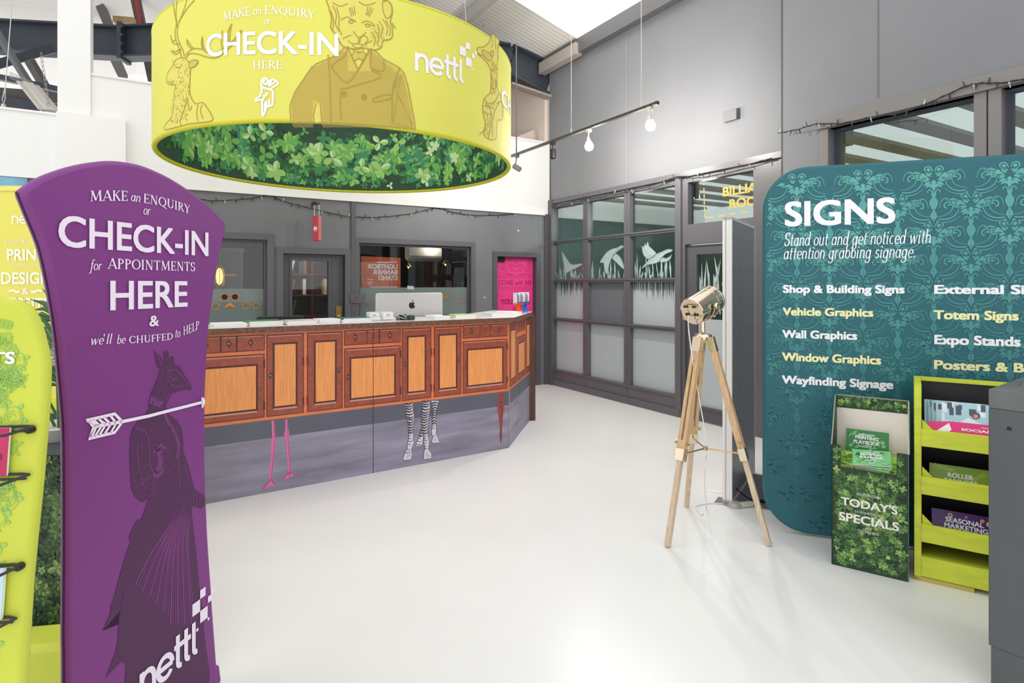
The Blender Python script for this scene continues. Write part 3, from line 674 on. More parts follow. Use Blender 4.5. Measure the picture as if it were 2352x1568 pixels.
# ---------------------------------------------------------------- roof, steel and mezzanine
def roofz(u): return 4.86 + .28 * u if u < 5.5 else 4.86 + .28 * (11.0 - u)
def RP(u, t, dz=0.0): return K - EB * u + ER * t + UP * (roofz(u) + dz)      # u from the side wall, t beyond the rear corner
def roof_quad(mb, ua, ub, ta, tb, m=0, dz=0.0):
    a, b, c, d = RP(ua, ta, dz), RP(ub, ta, dz), RP(ub, tb, dz), RP(ua, tb, dz); mb.add([a, b, c, d, a + UP * .06, b + UP * .06, c + UP * .06, d + UP * .06], [(0, 1, 2, 3), (7, 6, 5, 4), (0, 4, 5, 1), (1, 5, 6, 2), (2, 6, 7, 3), (3, 7, 4, 0)], m)
r = MB(); roof_quad(r, -.3, 5.5, -.05, 9); roof_quad(r, 5.5, 14, -.3, 9); roof_quad(r, 1.45, 5.5, -1.3, -.05); roof_quad(r, -.3, 1.45, -.80, -.05)
struct(r, 'ceiling', ROOFM, smooth=False)
sk = MB(); roof_quad(sk, -.3, 2.6, -2.9, -1.3 if False else -.80, 0, .02)
SKY = mat('skylight_sheet', (250, 250, 250), .5, emit=((255, 254, 250), 1.35)); struct(sk, 'ceiling_skylight', SKY, smooth=False)
def steel(name, pts, w, h, mt=STEEL):
    mb = MB()
    for a, b in zip(pts, pts[1:]): mb.bar(a, b, w, h)
    return struct(mb, name, mt, smooth=False)
def ibeam(name, pts, w, h):
    mb = MB()
    for a, b in zip(pts, pts[1:]):
        mb.bar(a, b, .03, h); d = UP * (h / 2); mb.bar(a + d, b + d, w, .03); mb.bar(a - d, b - d, w, .03)
    return struct(mb, name, STEEL, smooth=False)
# purlin along the side wall head, and one further in
steel('beam_eaves', [RP(.06, -4.2, -.10), RP(.06, .1, -.10)], .10, .20, mat('grey_purlin', (96, 96, 98), .5)); steel('beam_eaves_end', [RP(.10, -.85, -.16), RP(.10, .05, -.16)], .12, .16, mat('cream_purlin', (176, 166, 158), .5))
steel('beam_purlin', [RP(1.42, -4.4, -.12), RP(1.42, 4, -.12)], .08, .14, mat('pale_purlin', (178, 174, 170), .5))
steel('beam_purlin_dark', [RP(2.30, -3.0, -.12), RP(2.30, 4, -.12)], .10, .18, BROWN)
# portal frame: right haunch down to the corner, left beam with its joint plate
c0 = W(1262, 188, 8.93); c1 = W(1174, 143, 8.70); c2 = W(700, 85, 8.85); c3 = W(285, 100, 9.0); c4 = W(-120, 78, 8.8)
ibeam('beam_portal', [c0 , c1], .26, .46); ibeam('beam_portal_rafter', [c1, c2, c3], .24, .46); ibeam('beam_portal_tie', [c3, c4], .24, .44)
mb = MB(); mb.cbox(c3, (.06, .30, .56), .1); 
for k in range(4): mb.lathe([(.025, 0), (.025, .03)], c3 + Vector((.06, -.15, .2 - k * .13)), (1, -.2, 0), 6)
struct(mb, 'beam_joint_plate', STEEL)
steel('beam_flange_edge', [W(1172, 194, 8.4), W(1262, 224, 8.6)], .16, .03, mat('pale_flange', (150, 138, 132), .5))
steel('beam_brace', [W(-20, 55, 7.6), W(66, 190, 7.6), W(140, 275, 7.6)], .11, .05, mat('grey_brace', (108, 112, 116), .45)); steel('beam_tube', [W(-20, 152, 8.0), W(118, 112, 8.6)], .12, .12); steel('beam_strut', [W(-20, 174, 7.8), W(140, 207, 7.9)], .12, .07)
steel('beam_rear', [W(-60, 222, 9.6), W(140, 262, 9.6)], .1, .22, mat('navy_steel', (58, 64, 76), .5)); steel('beam_rear_board', [W(-60, 210, 9.7), W(140, 226, 9.7)], .1, .18, BROWN)
for i, (a, b) in enumerate((((-10, 20), (16, 55)), ((52, 112), (140, 262)), ((222, -10), (252, 64)), ((262, 130), (284, 178)), ((310, -10), (352, 190)))):
    steel('beam_purlin_rear', [W(*a, 9.9), W(*b, 10.6)], .13, .1, BROWN)
rc = MB(); rc.tube(spline([tuple(W(311, -10, 9.5)), tuple(W(318, 30, 9.5)), tuple(W(320, 52, 9.5)), tuple(W(306, 62, 9.5))], 5), .02, 6)
solo(rc, 'red_cable', mat('red_sleeve', (196, 40, 56), .5), 'red cable running down the roof purlin above the steel beam joint', 'cable')
rc = MB(); rc.tube([W(1140, -8, 8.3), W(1103, 35, 8.3)], .014, 6); rc.tube(spline([tuple(W(1158, 4, 8.3)), tuple(W(1143, 20, 8.3)), tuple(W(1107, 32, 8.3)), tuple(W(1111, 60, 8.3))], 5), .007, 6)
solo(rc, 'red_cable', [mat('red_sleeve', (196, 40, 56), .5)], 'red cable under the roof behind the hanging drum, by the skylight', 'cable')
bl = MB(); bl.cbox(W(286, 48, 9.6), (.3, .12, .10), .2); solo(bl, 'wood_block', mat('raw_timber', (178, 152, 110), .6, noise=(8, .25)), 'raw wooden block lodged between roof purlins above the beam joint', 'block')
# mezzanine walls beyond the white parapet
mz = MB(); mz.box(K - EB * 3.2 + ER * 1.9 + UP * 2.6, EB * 3.3, UP * 2.4, ER * .1); struct(mz, 'wall_mezzanine', mat('cream_wall', (232, 216, 206), .6), smooth=False)
mz = MB(); mz.box(K + ER * .1 + UP * 2.6 - EB * .02, ER * 2, UP * 2.3, EB * .1); struct(mz, 'wall_mezzanine_side', mat('cream_wall', (232, 216, 206), .6), smooth=False)
pl = MB(); pl.prism([W(1168, 322, 8.85), W(1226, 298, 8.95), W(1226, 345, 8.95), W(1168, 345, 8.85)], (.05, .08, 0)); solo(pl, 'plywood_sheet', mat('pale_ply', (206, 188, 180), .6, noise=(12, .15), stretch=(1, 1, 8)), 'pale plywood sheet leaning behind the white parapet under the roof beam', 'board')
mz = MB(); mz.box((-7.5, 3.5, 2.45), (7.4, 4.2, 0), (-3, 6, 0), (0, 0, .08)); struct(mz, 'floor_mezzanine', WHITE, smooth=False) if False else None
# ================================================================ library room behind the rear partition
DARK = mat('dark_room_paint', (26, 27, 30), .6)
lb = MB(); o_ = K + ER * .13 - EB * 7.6
lb.box(o_ + ER * 3.0, EB * 7.58, UP * 2.5, ER * .08); struct(lb, 'wall_library_end', DARK, smooth=False)
lb = MB(); lb.box(o_ + ER * .0 + EB * 7.5, EB * .06, ER * 3, UP * 2.5); lb.box(o_, EB * .06, ER * 3, UP * 2.5); struct(lb, 'wall_library_side', DARK, smooth=False)
lb = MB(); lb.box(o_ + UP * 2.45, EB * 7.58, ER * 3.1, UP * .05); struct(lb, 'ceiling_library', DARK, smooth=False)
MAHOG = mat('mahogany', (92, 36, 34), .4, noise=(6, .2))
LIB = BACK.shift(-1.75)
def bookcase(px0, px1, z1, label):
    u0, u1 = LIB.uv(px0, 650)[0], LIB.uv(px1, 650)[0]; r = thing('bookcase', LIB.pt((u0 + u1) / 2, 0), label, 'bookcase')
    def pt(n, P, a, b, c): MB().box(P, a, b, c).build(n, MAHOG, r, smooth=False)
    D = -LIB.n * .28
    for q in range(int((u1 - u0) / .55) + 2):
        n = int((u1 - u0) / .55) + 1; x = u0 + (u1 - u0 - .025) * q / n; pt('side_panel', LIB.pt(x, 0), LIB.u * .025, UP * z1, D)
    lv = []
    z = .08
    while z < z1: lv.append(z); pt('shelf', LIB.pt(u0, z, -.002), LIB.u * (u1 - u0), UP * .022, D); z += .31
    MB().box(LIB.pt(u0, 0, -.27), LIB.u * (u1 - u0), UP * z1, -LIB.n * .02).build('back_panel', mat('dark_mahogany', (48, 22, 24), .5), r, smooth=False)
    return u0, u1, lv
BK = [mat('book_cream', (206, 196, 178), .6), mat('book_brown', (120, 78, 56), .6), mat('book_red', (128, 44, 44), .6), mat('book_navy', (54, 60, 86), .6), mat('book_green', (66, 88, 70), .6), mat('book_white', (222, 220, 214), .6)]
PAPER = mat('paper', (244, 242, 238), .6)
bk_proto = []
for q, mt in enumerate(BK):
    b = MB(); b.box((-.02, -.075, 0), (.04, 0, 0), (0, .15, 0), (0, 0, .22)); o = b.build('book', mt, smooth=False)
    ORG[o.name] = Vector((0, 0, 0)); p = MB(); p.box((-.016, -.073, .004), (.032, 0, 0), (0, .149, 0), (0, 0, .2165)); p.build('pages', PAPER, o, smooth=False)
    bk_proto.append(o)
used = set(); rnd = random.Random(11)
def book(loc, ang, lean, sc, k, label, group):
    o = bk_proto[k] if k not in used else copy_tree(bk_proto[k]); used.add(k)
    o.location = loc; o.rotation_euler = (0, lean, ang); o.scale = sc; tag(o, label, 'book', group)
angB = math.atan2(EB.y, EB.x)
def fill_case(u0, u1, lv, rows_, label, group, every=.17, pxr=None):
    for li in rows_:
        z = lv[li] + .023; x = u0 + .07
        while x < u1 - .10:
            n = rnd.choice((2, 3, 4))
            for j in range(n):
                if x > u1 - .12: break
                s = rnd.uniform(.7, 1.1); hs = rnd.uniform(.8, 1.1)
                lean = 0.0 if j < n - 1 or rnd.random() < .4 else .22
                if all(abs(((x + .02 * s) - (u0 + (u1 - u0 - .025) * w_ / (int((u1 - u0) / .55) + 1)) - .012)) > .085 for w_ in range(int((u1 - u0) / .55) + 2)):
                    book(LIB.pt(x + .02 * s + (.012 if lean else 0), z + (.006 if lean else 0), -.10), angB, lean, (s, 1, hs), rnd.randrange(6), label, group)
                x += .042 * s + .003
            x += rnd.uniform(.08, every + .1)
c1 = bookcase(640, 790, 2.2, 'tall mahogany bookcase seen through the glazed door pane')
fill_case(*c1, [3, 4, 5, 6][:4], 'book on the mahogany bookcase behind the glazed door', 'books behind the glazed door')
c2 = bookcase(985, 1110, 2.2, 'dark mahogany bookcase seen through the window behind the big silver monitor')
fill_case(*c2, [4, 5, 6], 'book on the bookcase behind the poster window', 'books behind the poster window')
for q in range(len(bk_proto)):
    if q not in used: bpy.data.objects.remove(bk_proto[q].children[0]); bpy.data.objects.remove(bk_proto[q])
# pale vertical blind in the library, behind the first window
VB = BACK.shift(-1.6); r = thing('vertical_blind', VB.px(528, 700), 'pale vertical blind deep inside the window beside the purple banner', 'blind')
zt_ = VB.uv(528, 578)[1]; MB().box(VB.pt(VB.uv(492, 600)[0], zt_), VB.u * (VB.uv(560, 600)[0] - VB.uv(492, 600)[0]), UP * .05, -VB.n * .05).build('rail', mat('blind_rail', (150, 146, 140), .5), r, smooth=False)
for k in range(9): MB().box(VB.pt(VB.uv(494 + k * 7, 600)[0], .9), VB.u * .045, UP * (zt_ - .9), -VB.n * .004).build('slat', mat('blind_slat', (128, 130, 136), .6), r, smooth=False)
# reversed poster hung inside the window
PS = BACK.shift(-.09); ORP = mat('poster_orange', (214, 88, 40), .5, noise=(1.5, .12))
r = thing('poster', PS.px(875, 690), 'orange poster with reversed white lettering behind the window glass', 'poster')
P_ = [PS.px(830, 588), PS.px(920, 592), PS.px(920, 742), PS.px(830, 742)]
r = MB().prism(P_, -PS.n * .004).build('sheet', ORP, r, smooth=False)
G = Print(PS, .004); tp = lambda X, Y: (800 + X / 4.9, 420 + Y / 4.9); PW = mat('print_white', (244, 240, 244), .6)
for body, x0, x1, yb, yt in (('LIGHTBOX', 552, 212, 968, 915), ('BANNER', 553, 275, 1032, 980), ('STAND', 555, 335, 1096, 1045)):
    G.text(body, tp(x0, yb), tp(x1, yb - 3), tp(0, yt)[1], 'bold')
for y0, w0, w1 in ((892, 320, 550), (1085, 212, 280), (1117, 212, 280), (1138, 212, 260), (1170, 240, 555), (1205, 330, 440)): G.ribbon([PS.uv(*tp(w0, y0)), PS.uv(*tp(w1, y0))], .010, 0)
for x in (160, 250, 380): G.ribbon([PS.uv(*tp(x, 1060)), PS.uv(*tp(x + 20, 1140))], .012, 1)
G.build('lettering', [PW, mat('poster_light', (232, 130, 80), .6)], r, smooth=False)
# air conditioner and bulbs inside
AC = BACK.shift(-1.2); r = thing('air_conditioner', AC.px(980, 580), 'white wall air conditioner seen through the poster window', 'air conditioner')
a0 = AC.px(940, 598); mb = MB(); pr = [(0, 0), (.0, .20), (.05, .26), (.2, .26), (.2, .0), (.08, -.04)]
X0, X1 = AC.uv(940, 590)[0], AC.uv(1016, 590)[0]; zz = AC.uv(980, 594)[1]
mb.prism([AC.pt(X0, zz + b, -a) for a, b in pr], AC.u * (X1 - X0)); mb.build('casing', mat('ac_white', (220, 220, 220), .4), r, bevel=.01)
mb = MB(); mb.box(AC.pt(X0 + .02, zz + .03, .004), AC.u * (X1 - X0 - .04), UP * .012, AC.n * .006); mb.build('vent', mat('ac_grey', (120, 120, 124), .5), r, smooth=False)
GLOW = mat('filament_glow', (255, 190, 110), .4, emit=((255, 186, 100), 2))
GOLD = mat('gold', (212, 170, 90), .35, .8)
def pendant(px, py, back, label):
    c = BACK.shift(-back).px(px, py); r = thing('pendant_lamp', c, label, 'pendant lamp', None)
    MB().tube([c + UP * .05, Vector((c.x, c.y, 2.45))], .006, 6).build('cord', BLACK, r)
    MB().lathe([(.010, .0), (.014, -.02), (.042, -.055), (.045, -.06), (.014, -.03)], c + UP * .06, (0, 0, 1), 16).build('shade', GOLD, r)
    MB().lathe([(.008, .0), (.014, -.03), (.012, -.05), (.0, -.06)], c + UP * .03, (0, 0, 1), 12).build('bulb', GLOW, r)
    return c
pendant(1023, 606, .7, 'brass pendant lamp hanging before the bookcase in the poster window'); pendant(938, 612, 1.0, 'small brass pendant lamp below the air conditioner')
cg = BACK.shift(-.35).px(504, 635); r = thing('pendant_lamp', cg, 'glowing amber caged bulb behind the window next to the purple banner', 'pendant lamp')
MB().lathe([(.01, .1), (.03, .07), (.038, 0), (.03, -.07), (.005, -.1)], cg, (0, 0, 1), 16).build('bulb', mat('amber_glass', (255, 190, 110), .3, emit=((255, 176, 90), 3)), r)
mb = MB()
for k in range(6):
    a = k * math.pi / 3; mb.tube([cg + Vector((.02 * math.cos(a), .02 * math.sin(a), .14)), cg + Vector((.055 * math.cos(a), .055 * math.sin(a), .06)), cg + Vector((.055 * math.cos(a), .055 * math.sin(a), -.09)), cg + Vector((.02 * math.cos(a), .02 * math.sin(a), -.13))], .004, 5)
mb.build('cage', GOLD, r); MB().tube([cg + UP * .12, Vector((cg.x, cg.y, 2.44))], .005, 6).build('cord', BLACK, r)
lamp('library_fill', 'POINT', tuple(K + ER * 1.2 - EB * 3.2 + UP * 2.0), 14, (1, .82, .62), shadow_soft_size=.1); lamp('library_fill_far', 'POINT', tuple(K + ER * 1.2 - EB * 1.4 + UP * 2.1), 10, (1, .82, .62), shadow_soft_size=.1)  # fill points without fixtures, added so the enclosed library is not black
# pendant in the billiard room, seen through the transom
c = RIGHT.shift(-.9).px(1592, 436); r = thing('pendant_lamp', c, 'black pendant lamp seen through the transom beside the orange lettering', 'pendant lamp')
MB().lathe([(.02, .12), (.07, .10), (.085, -.10), (.08, -.11), (.06, -.08)], c, (0, 0, 1), 16).build('shade', BLACK, r); MB().tube([c + UP * .11, Vector((c.x, c.y, 3.36))], .006, 6).build('cord', BLACK, r)
MB().lathe([(.01, .02), (.03, 0), (.03, -.04), (0, -.07)], c - UP * .05, (0, 0, 1), 12).build('bulb', GLOW, r)
lamp('billiard_lamp', 'POINT', tuple(c - UP * .16 + EB * .3), 45, (1, .97, .92), shadow_soft_size=.1); lamp('billiard_fill_far', 'POINT', tuple(K + EB * 3 + ER * 1.2 + UP * 2.4), 70, (1, .97, .92), shadow_soft_size=.2)  # the far point has no fixture; added to brighten the billiard room
# ================================================================ reception counter
CF = Flat((-.032, 5.36, 0), (1.5, 1.0, 0)); cn = CF.n; cu = CF.u
uL = -2.98; CE = Vector((.195, 6.44, 0)); SF = Flat((-.032, 5.36, 0), CE - Vector((-.032, 5.36, 0)))
cR = thing('reception_counter', CF.pt(-1.4, 0, -.3), 'long reception counter wrapped in a wooden cabinet print with animal legs', 'counter')
WALLP = mat('print_dusk_wall', (94, 95, 110), .5, noise=(3, .12)); FLRP = mat('print_dusk_floor', (142, 137, 158), .45, noise=(2.5, .30), stretch=(.6, .6, 5))
WOODR = mat('print_cabinet_rail', (226, 122, 74), .4, noise=(9, .12), stretch=(1, 1, 6)); WOODD = mat('print_door_frame', (158, 77, 54), .4, noise=(10, .2), stretch=(3, 3, 3)); WOODP = mat('print_door_panel', (240, 156, 90), .4, noise=(24, .12), stretch=(3, 3, .25)); WOODK = mat('print_wood_edge', (84, 40, 40), .5); WOODL = mat('print_wood_highlight', (206, 150, 132), .4)
SL_T = 1.195; SL_B = 1.155
body = MB(); Bk = -cn * .5
body.prism([CF.pt(uL, 0), CF.pt(0, 0), CE, CE + Vector((-.40, .30, 0)), CF.pt(-.18, 0, -.5), CF.pt(uL, 0, -.5)], UP * SL_B); cB = body.build('carcass', WALLP, cR, smooth=False)
STONE = mat('brown_stone_edge', (112, 78, 62), .5, noise=(40, .4)); TOPW = mat('pale_counter_top', (232, 226, 224), .25)
top = MB(); o1 = CF.pt(uL, 0, .03); o2 = CF.pt(.0, 0, .03) + cu * .01; o3 = CE + SF.n * .03 + SF.u * .03; o4 = o3 + Vector((-.45, .33, 0)); o5 = CF.pt(-.3, 0, -.52); o6 = CF.pt(uL, 0, -.52)
o2 = Vector(o2) + SF.n * .03
top.prism([Vector((*q.xy, SL_B)) for q in (o1, o2, o3, o4, o5, o6)], UP * (SL_T - SL_B)); tp_ = top.build('counter_top', [STONE, TOPW], cR, smooth=False)
tp_.data.polygons[1].material_index = 1
post = MB(); post.box(CE + Vector((-.004, -.02, 0)), (.066, .010, 0), UP * SL_B, (-.02, .10, 0)); post.build('end_post', mat('dark_walnut', (88, 58, 48), .45, noise=(8, .25), stretch=(3, 3, .5)), cR, smooth=False)
G = Print(CF, .0015)
U = lambda px, py=850: CF.uv(px, py)[0]
G.rect(uL, 0, 0, .39, 1); G.rect(uL, .39, 0, .522, 0); G.rect(uL, .522, 0, SL_B, 2)
def door(a, b, z0, z1, ia, ib, iz0, iz1, lift=.0006):
    G.rect(a - .006, z0 - .006, b + .006, z1 + .006, 5, lift * .5); G.rect(a, z0, b, z1, 3, lift)
    for (p, q) in (((a + .008, z1 - .008), (b - .008, z1 - .008)),): G.ribbon([p, q], .006, 6, lift * 1.5)
    e = .014; G.rect(ia - e, iz0 - e, ib + e, iz1 + e, 5, lift * 1.8); G.rect(ia - e + .006, iz0 - e - .012, ib + e - .006, iz0 - e, 6, lift * 2.0); G.rect(ia, iz0, ib, iz1, 4, lift * 2.4)
def knob(u, v, r=.016): G.poly([(u, v - r * 1.7), (u + r, v), (u, v + r * 1.7), (u - r, v)], 5, .0022); G.disc(u, v, r * .62, 7, .0026); G.disc(u - r * .15, v + r * .2, r * .22, 8, .003)
for px0, px1 in ((440, 505), (509, 542), (545.5, 606), (792, 840), (844, 869.7), (872.5, 918.5), (1064, 1102), (1105.6, 1124), (1127.5, 1163.5)):
    a, b = U(px0), U(px1); G.rect(a - .006, 1.024, b + .006, 1.139, 5, .0003); G.rect(a, 1.03, b, 1.133, 3, .0006); G.ribbon([(a + .005, 1.127), (b - .005, 1.127)], .005, 6, .001); knob((a + b) / 2, 1.083, .018 if px1 - px0 > 30 else .013)
for px0, px1, i0, i1, kn in ((380, 605.5, 400, 587.6, None), (792, 918.5, 806.7, 905, 797), (1064, 1163.5, 1075, 1153, 1068)):
    door(U(px0), U(px1), .55, .995, U(i0), U(i1), .612, .918)
    if kn: knob(U(kn) + .01, .78)
for px0, px1, i0, i1, kn in ((613.5, 695.7, 630.7, 679, 621), (707, 785, 725, 769, 778.5), (924, 989, 938, 975, 930), (998, 1058, 1010, 1046.7, 1053)):
    door(U(px0), U(px1), .55, 1.13, U(i0), U(i1), .614, 1.06); knob(U(kn), .84)
for px in (606.5, 1164.5, 919.5, 696.5, 706, 990, 997):
    for z in (.63, .93): G.rect(U(px) - .006, z - .03, U(px) + .006, z + .03, 5, .0028)
G.rect(U(857) - .002, 0, U(857) + .002, SL_B, 5, .0034)
G.build('printed_front', [WALLP, FLRP, WOODR, WOODD, WOODP, WOODK, WOODL, mat('print_knob', (96, 80, 78), .4), mat('print_glint', (210, 200, 196), .4)], cB, smooth=False)
# animal legs in the print
ZB, ZW = mat('print_zebra_black', (58, 54, 66), .5), mat('print_zebra_white', (216, 208, 222), .5)
FLM = mat('print_flamingo', (226, 112, 176), .5); FLMD = mat('print_flamingo_dark', (168, 70, 130), .5); LEGB = mat('print_turned_leg', (148, 68, 58), .5); LEGD = mat('print_turned_leg_dark', (104, 48, 48), .5)
z6 = lambda X, Y: (470 + X / 5.2275, 880 + Y / 5.2275); z7 = lambda X, Y: (860 + X / 5.88, 880 + Y / 5.88)
G = Print(CF, .0025)
for cl_, ws in (([(818, 445), (825, 560), (830, 650), (828, 690), (822, 780), (808, 950), (790, 1150)], [.02, .02, .022, .036, .024, .02, .022]), ([(984, 430), (984, 530), (984, 600), (992, 680), (1003, 850), (1015, 1060)], [.018, .018, .034, .02, .018, .02])):
    pts = [CF.uv(*z6(*q)) for q in cl_]; pts[0] = (pts[0][0], min(pts[0][1], .522)); G.ribbon(pts, ws, 0); G.ribbon([(p[0] + .006, p[1]) for p in pts], .004, 1, .0004)
for P_ in ([(785, 1145), (805, 1150), (848, 1205), (835, 1225), (740, 1250), (690, 1278), (678, 1272), (720, 1240)], [(1010, 1060), (1025, 1060), (1115, 1103), (1060, 1112), (1022, 1135), (930, 1155), (928, 1148)]):
    G.pxpoly([z6(*q) for q in P_], 0, .0002)
for a, b in (((795, 1150), (690, 1272)), ((800, 1155), (840, 1215)), ((1015, 1065), (935, 1148)), ((1020, 1070), (1100, 1104)), ((1016, 1068), (1022, 1130))): G.pxline([z6(*a), z6(*b)], .006, 1, .0006)
G.build('printed_flamingo_legs', [FLM, FLMD], cB, smooth=False)
G = Print(CF, .0025); rz = random.Random(3)
Z = [[(405, 272), (518, 262), (522, 360), (540, 460), (528, 560), (520, 650), (525, 750), (535, 800), (512, 850), (500, 900), (510, 960), (502, 1022), (470, 1035), (390, 1040), (384, 1010), (410, 930), (445, 870), (440, 820), (462, 740), (460, 650), (455, 580), (440, 480), (420, 360)],
     [(640, 240), (748, 232), (750, 330), (738, 420), (730, 520), (718, 600), (718, 680), (740, 790), (735, 840), (725, 880), (770, 940), (770, 1015), (700, 1025), (660, 1025), (665, 930), (680, 880), (665, 820), (668, 740), (650, 660), (630, 560), (632, 440), (648, 340)],
     [(765, 232), (868, 232), (850, 310), (828, 400), (826, 520), (835, 620), (830, 680), (860, 730), (878, 795), (840, 805), (790, 808), (770, 790), (785, 730), (765, 650), (780, 560), (775, 440), (780, 340)],
     [(640, 600), (660, 640), (660, 720), (652, 780), (650, 830), (600, 855), (555, 850), (560, 810), (585, 760), (610, 690), (625, 630)]]
for zi in (3, 2, 0, 1):
    Q = [CF.uv(*z7(*p)) for p in Z[zi]]; Q = [(a, min(b, .522)) for a, b in Q]; lf = .0004 * (0 if zi == 3 else (1 if zi == 2 else 2 if zi == 0 else 3))
    G.poly(Q, 0, lf); G.ribbon(Q, .004, 1, lf + .0002, closed=True)
    v1_ = max(q[1] for q in Q); v0_ = min(q[1] for q in Q)
    hoof = v0_ + (v1_ - v0_) * .14; z = hoof
    def span(v):
        xs = []
        for i in range(len(Q)):
            a, b = Q[i], Q[(i + 1) % len(Q)]
            if (a[1] - v) * (b[1] - v) < 0: xs.append(a[0] + (b[0] - a[0]) * (v - a[1]) / (b[1] - a[1]))
        return (min(xs), max(xs)) if len(xs) > 1 else None
    while z < v1_ - .004:
        s_ = span(z)
        if s_:
            a, b = s_; w_ = b - a; up = z > v0_ + (v1_ - v0_) * .45; t = .0125 if up else .005
            if up or rz.random() < .8:
                sg = 1 if zi != 2 else -1
                pts = [(a + w_ * (.02 + .96 * q), z + sg * .016 * (1 - math.sin(math.pi * q * .9 + .2)) * 1.0 - .006 + rz.uniform(-.002, .002)) for q in (0, .25, .5, .75, 1.0)]
                pts = [(x, min(y, .52)) for x, y in pts]
                if not up: pts = pts[: rz.choice((3, 4, 5))]
                G.ribbon(pts, [t, t * 1.1, t, t * .8, t * .3], 1, lf + .0002)
        z += rz.uniform(.019, .025)
    for q in range(16):
        s_ = span(v0_ + .008 + rz.random() * (hoof - v0_ - .01))
        if s_: zz_ = v0_ + .008 + rz.random() * (hoof - v0_ - .015); a, b = s_; x = a + (b - a) * rz.uniform(.2, .8); G.ribbon([(x, zz_), (x + .004, zz_ + .008)], .003, 2, lf + .0002)
G.build('printed_zebra_legs', [ZW, ZB, mat('print_zebra_grey', (150, 144, 160), .5)], cB, smooth=False)
G = Print(CF, .0025)
prf = [(-.05, 1.0), (-.05, .92), (-.03, .86), (-.055, .80), (-.062, .74), (-.055, .64), (-.035, .5), (-.02, .32), (-.016, .2), (-.022, .185), (-.012, .165), (-.02, .14), (-.02, .10), (-.01, .05), (-.008, 0.0)]
uc = U(1150); H_ = .522 - .055; L1 = [(uc + x * .62, .055 + y * H_) for x, y in prf]; R1 = [(uc - x * .62, .055 + y * H_) for x, y in prf[::-1]]
G.poly(L1 + R1, 0); G.ribbon([(uc, .055 + .85 * H_), (uc + .012, .3), (uc, .07)], .007, 1, .0003)
for y in (.92, .8, .19, .14): G.ribbon([(uc - .02, .055 + y * H_), (uc + .02, .055 + y * H_)], .004, 1, .0004)
G.build('printed_turned_leg', [LEGB, LEGD], cB, smooth=False)
# print on the slanted end
G = Print(SF, .0015); Ls = (CE - Vector((-.032, 5.36, 0))).length
G.rect(0, 0, Ls, .39, 1); G.rect(0, .39, Ls, .522, 0); G.rect(0, .522, Ls, SL_B, 2)
SU = lambda px, py=820: SF.uv(px, py)[0]
a = Ls
def dr2(f0, f1, z0, z1, i0, i1, iz0, iz1): G.rect(a * f0 - .006, z0 - .006, a * f1 + .006, z1 + .006, 5, .0003); G.rect(a * f0, z0, a * f1, z1, 3, .0006); G.rect(a * i0 - .01, iz0 - .01, a * i1 + .01, iz1 + .01, 5, .001); G.rect(a * i0, iz0, a * i1, iz1, 4, .0014)
dr2(.04, .33, .55, 1.13, .09, .27, .614, 1.06); dr2(.36, .76, .55, .97, .42, .70, .612, .9); dr2(.79, .99, .55, 1.13, .83, .97, .614, 1.06)
for f0, f1 in ((.36, .5), (.51, .6), (.61, .76)): G.rect(a * f0, 1.02, a * f1, 1.133, 3, .0006); knob(a * (f0 + f1) / 2, 1.08, .014)
G.rect(0, 0, .05, .50, 6, .001); G.poly([(0, .0), (.02, .0), (.045, .522), (0, .522)], 7, .0012)
G.build('printed_end', [WALLP, FLRP, WOODR, WOODD, WOODP, WOODK, FLRP, mat('print_pale_leg', (158, 152, 148), .5)], cB, smooth=False)
# ---------------------------------------------------------------- things on the counter
CT = lambda px, back: (lambda q: Vector((q.x, q.y, SL_T)))(CF.shift(-back).px(px, 745))
angC = math.atan2(cu.y, cu.x)
def wid(px0, px1, back): return CF.shift(-back).uv(px1, 745)[0] - CF.shift(-back).uv(px0, 745)[0]
GRN = mat('booklet_green', (60, 140, 86), .45); TEALB = mat('booklet_teal', (18, 104, 108), .45)
def stack(px0, px1, back, h, n, label, cover=None, dep=.2, twist=0.0, name='leaflet', curl=0.0):
    """n sheets, each a thing"""
    c = CT((px0 + px1) / 2, back); w = wid(px0, px1, back)
    for i in range(n):
        mb = MB(); th = h / n; dx = rnd.uniform(-.006, .006); a_ = angC + twist + rnd.uniform(-.02, .02)
        mb.cbox((0, 0, th / 2 - .0002), (w * .97, dep, th * .96), 0.0, 0)
        if cover and (i == n - 1): mb.cbox((0, 0, th + .0008), (w * .97, dep, .0014), 0, 1); mb.cbox((-w * .485, 0, th / 2), (.003, dep, th), 0, 1)
        o = mb.build(name, [PAPER, cover or PAPER], smooth=False, bevel=.0006)
        o.location = c + Vector((math.cos(angC) * dx, math.sin(angC) * dx, th * i + .0006)); o.rotation_euler = (0, 0, a_)
        tag(o, label, 'booklet', label + 's')
stack(486, 564, .16, .026, 3, 'white booklet in the pile beside the purple banner edge')
stack(568, 646, .16, .034, 4, 'white booklet in the green-covered pile on the counter', GRN)
stack(650, 722, .16, .028, 3, 'white booklet in the pile before the black screen', mat('booklet_blush', (210, 190, 186), .5))
stack(725, 774, .20, .03, 3, 'white booklet in the pile between black screen and teal-covered pile')
stack(779, 846, .16, .034, 3, 'white booklet in the teal-covered pile on the counter', TEALB)
stack(988, 1022, .18, .030, 3, 'white sheet pad in front of the silver monitor edge')
stack(1030, 1080, .2, .028, 3, 'white booklet in the pile past the silver monitor', mat('booklet_lime', (190, 214, 130), .5), twist=.08)
stack(1118, 1168, .22, .030, 3, 'white booklet in the pile near the counter corner', mat('booklet_mint', (206, 220, 214), .5))
stack(1150, 1186, .42, .030, 2, 'white booklet in the pile behind the corner pile')
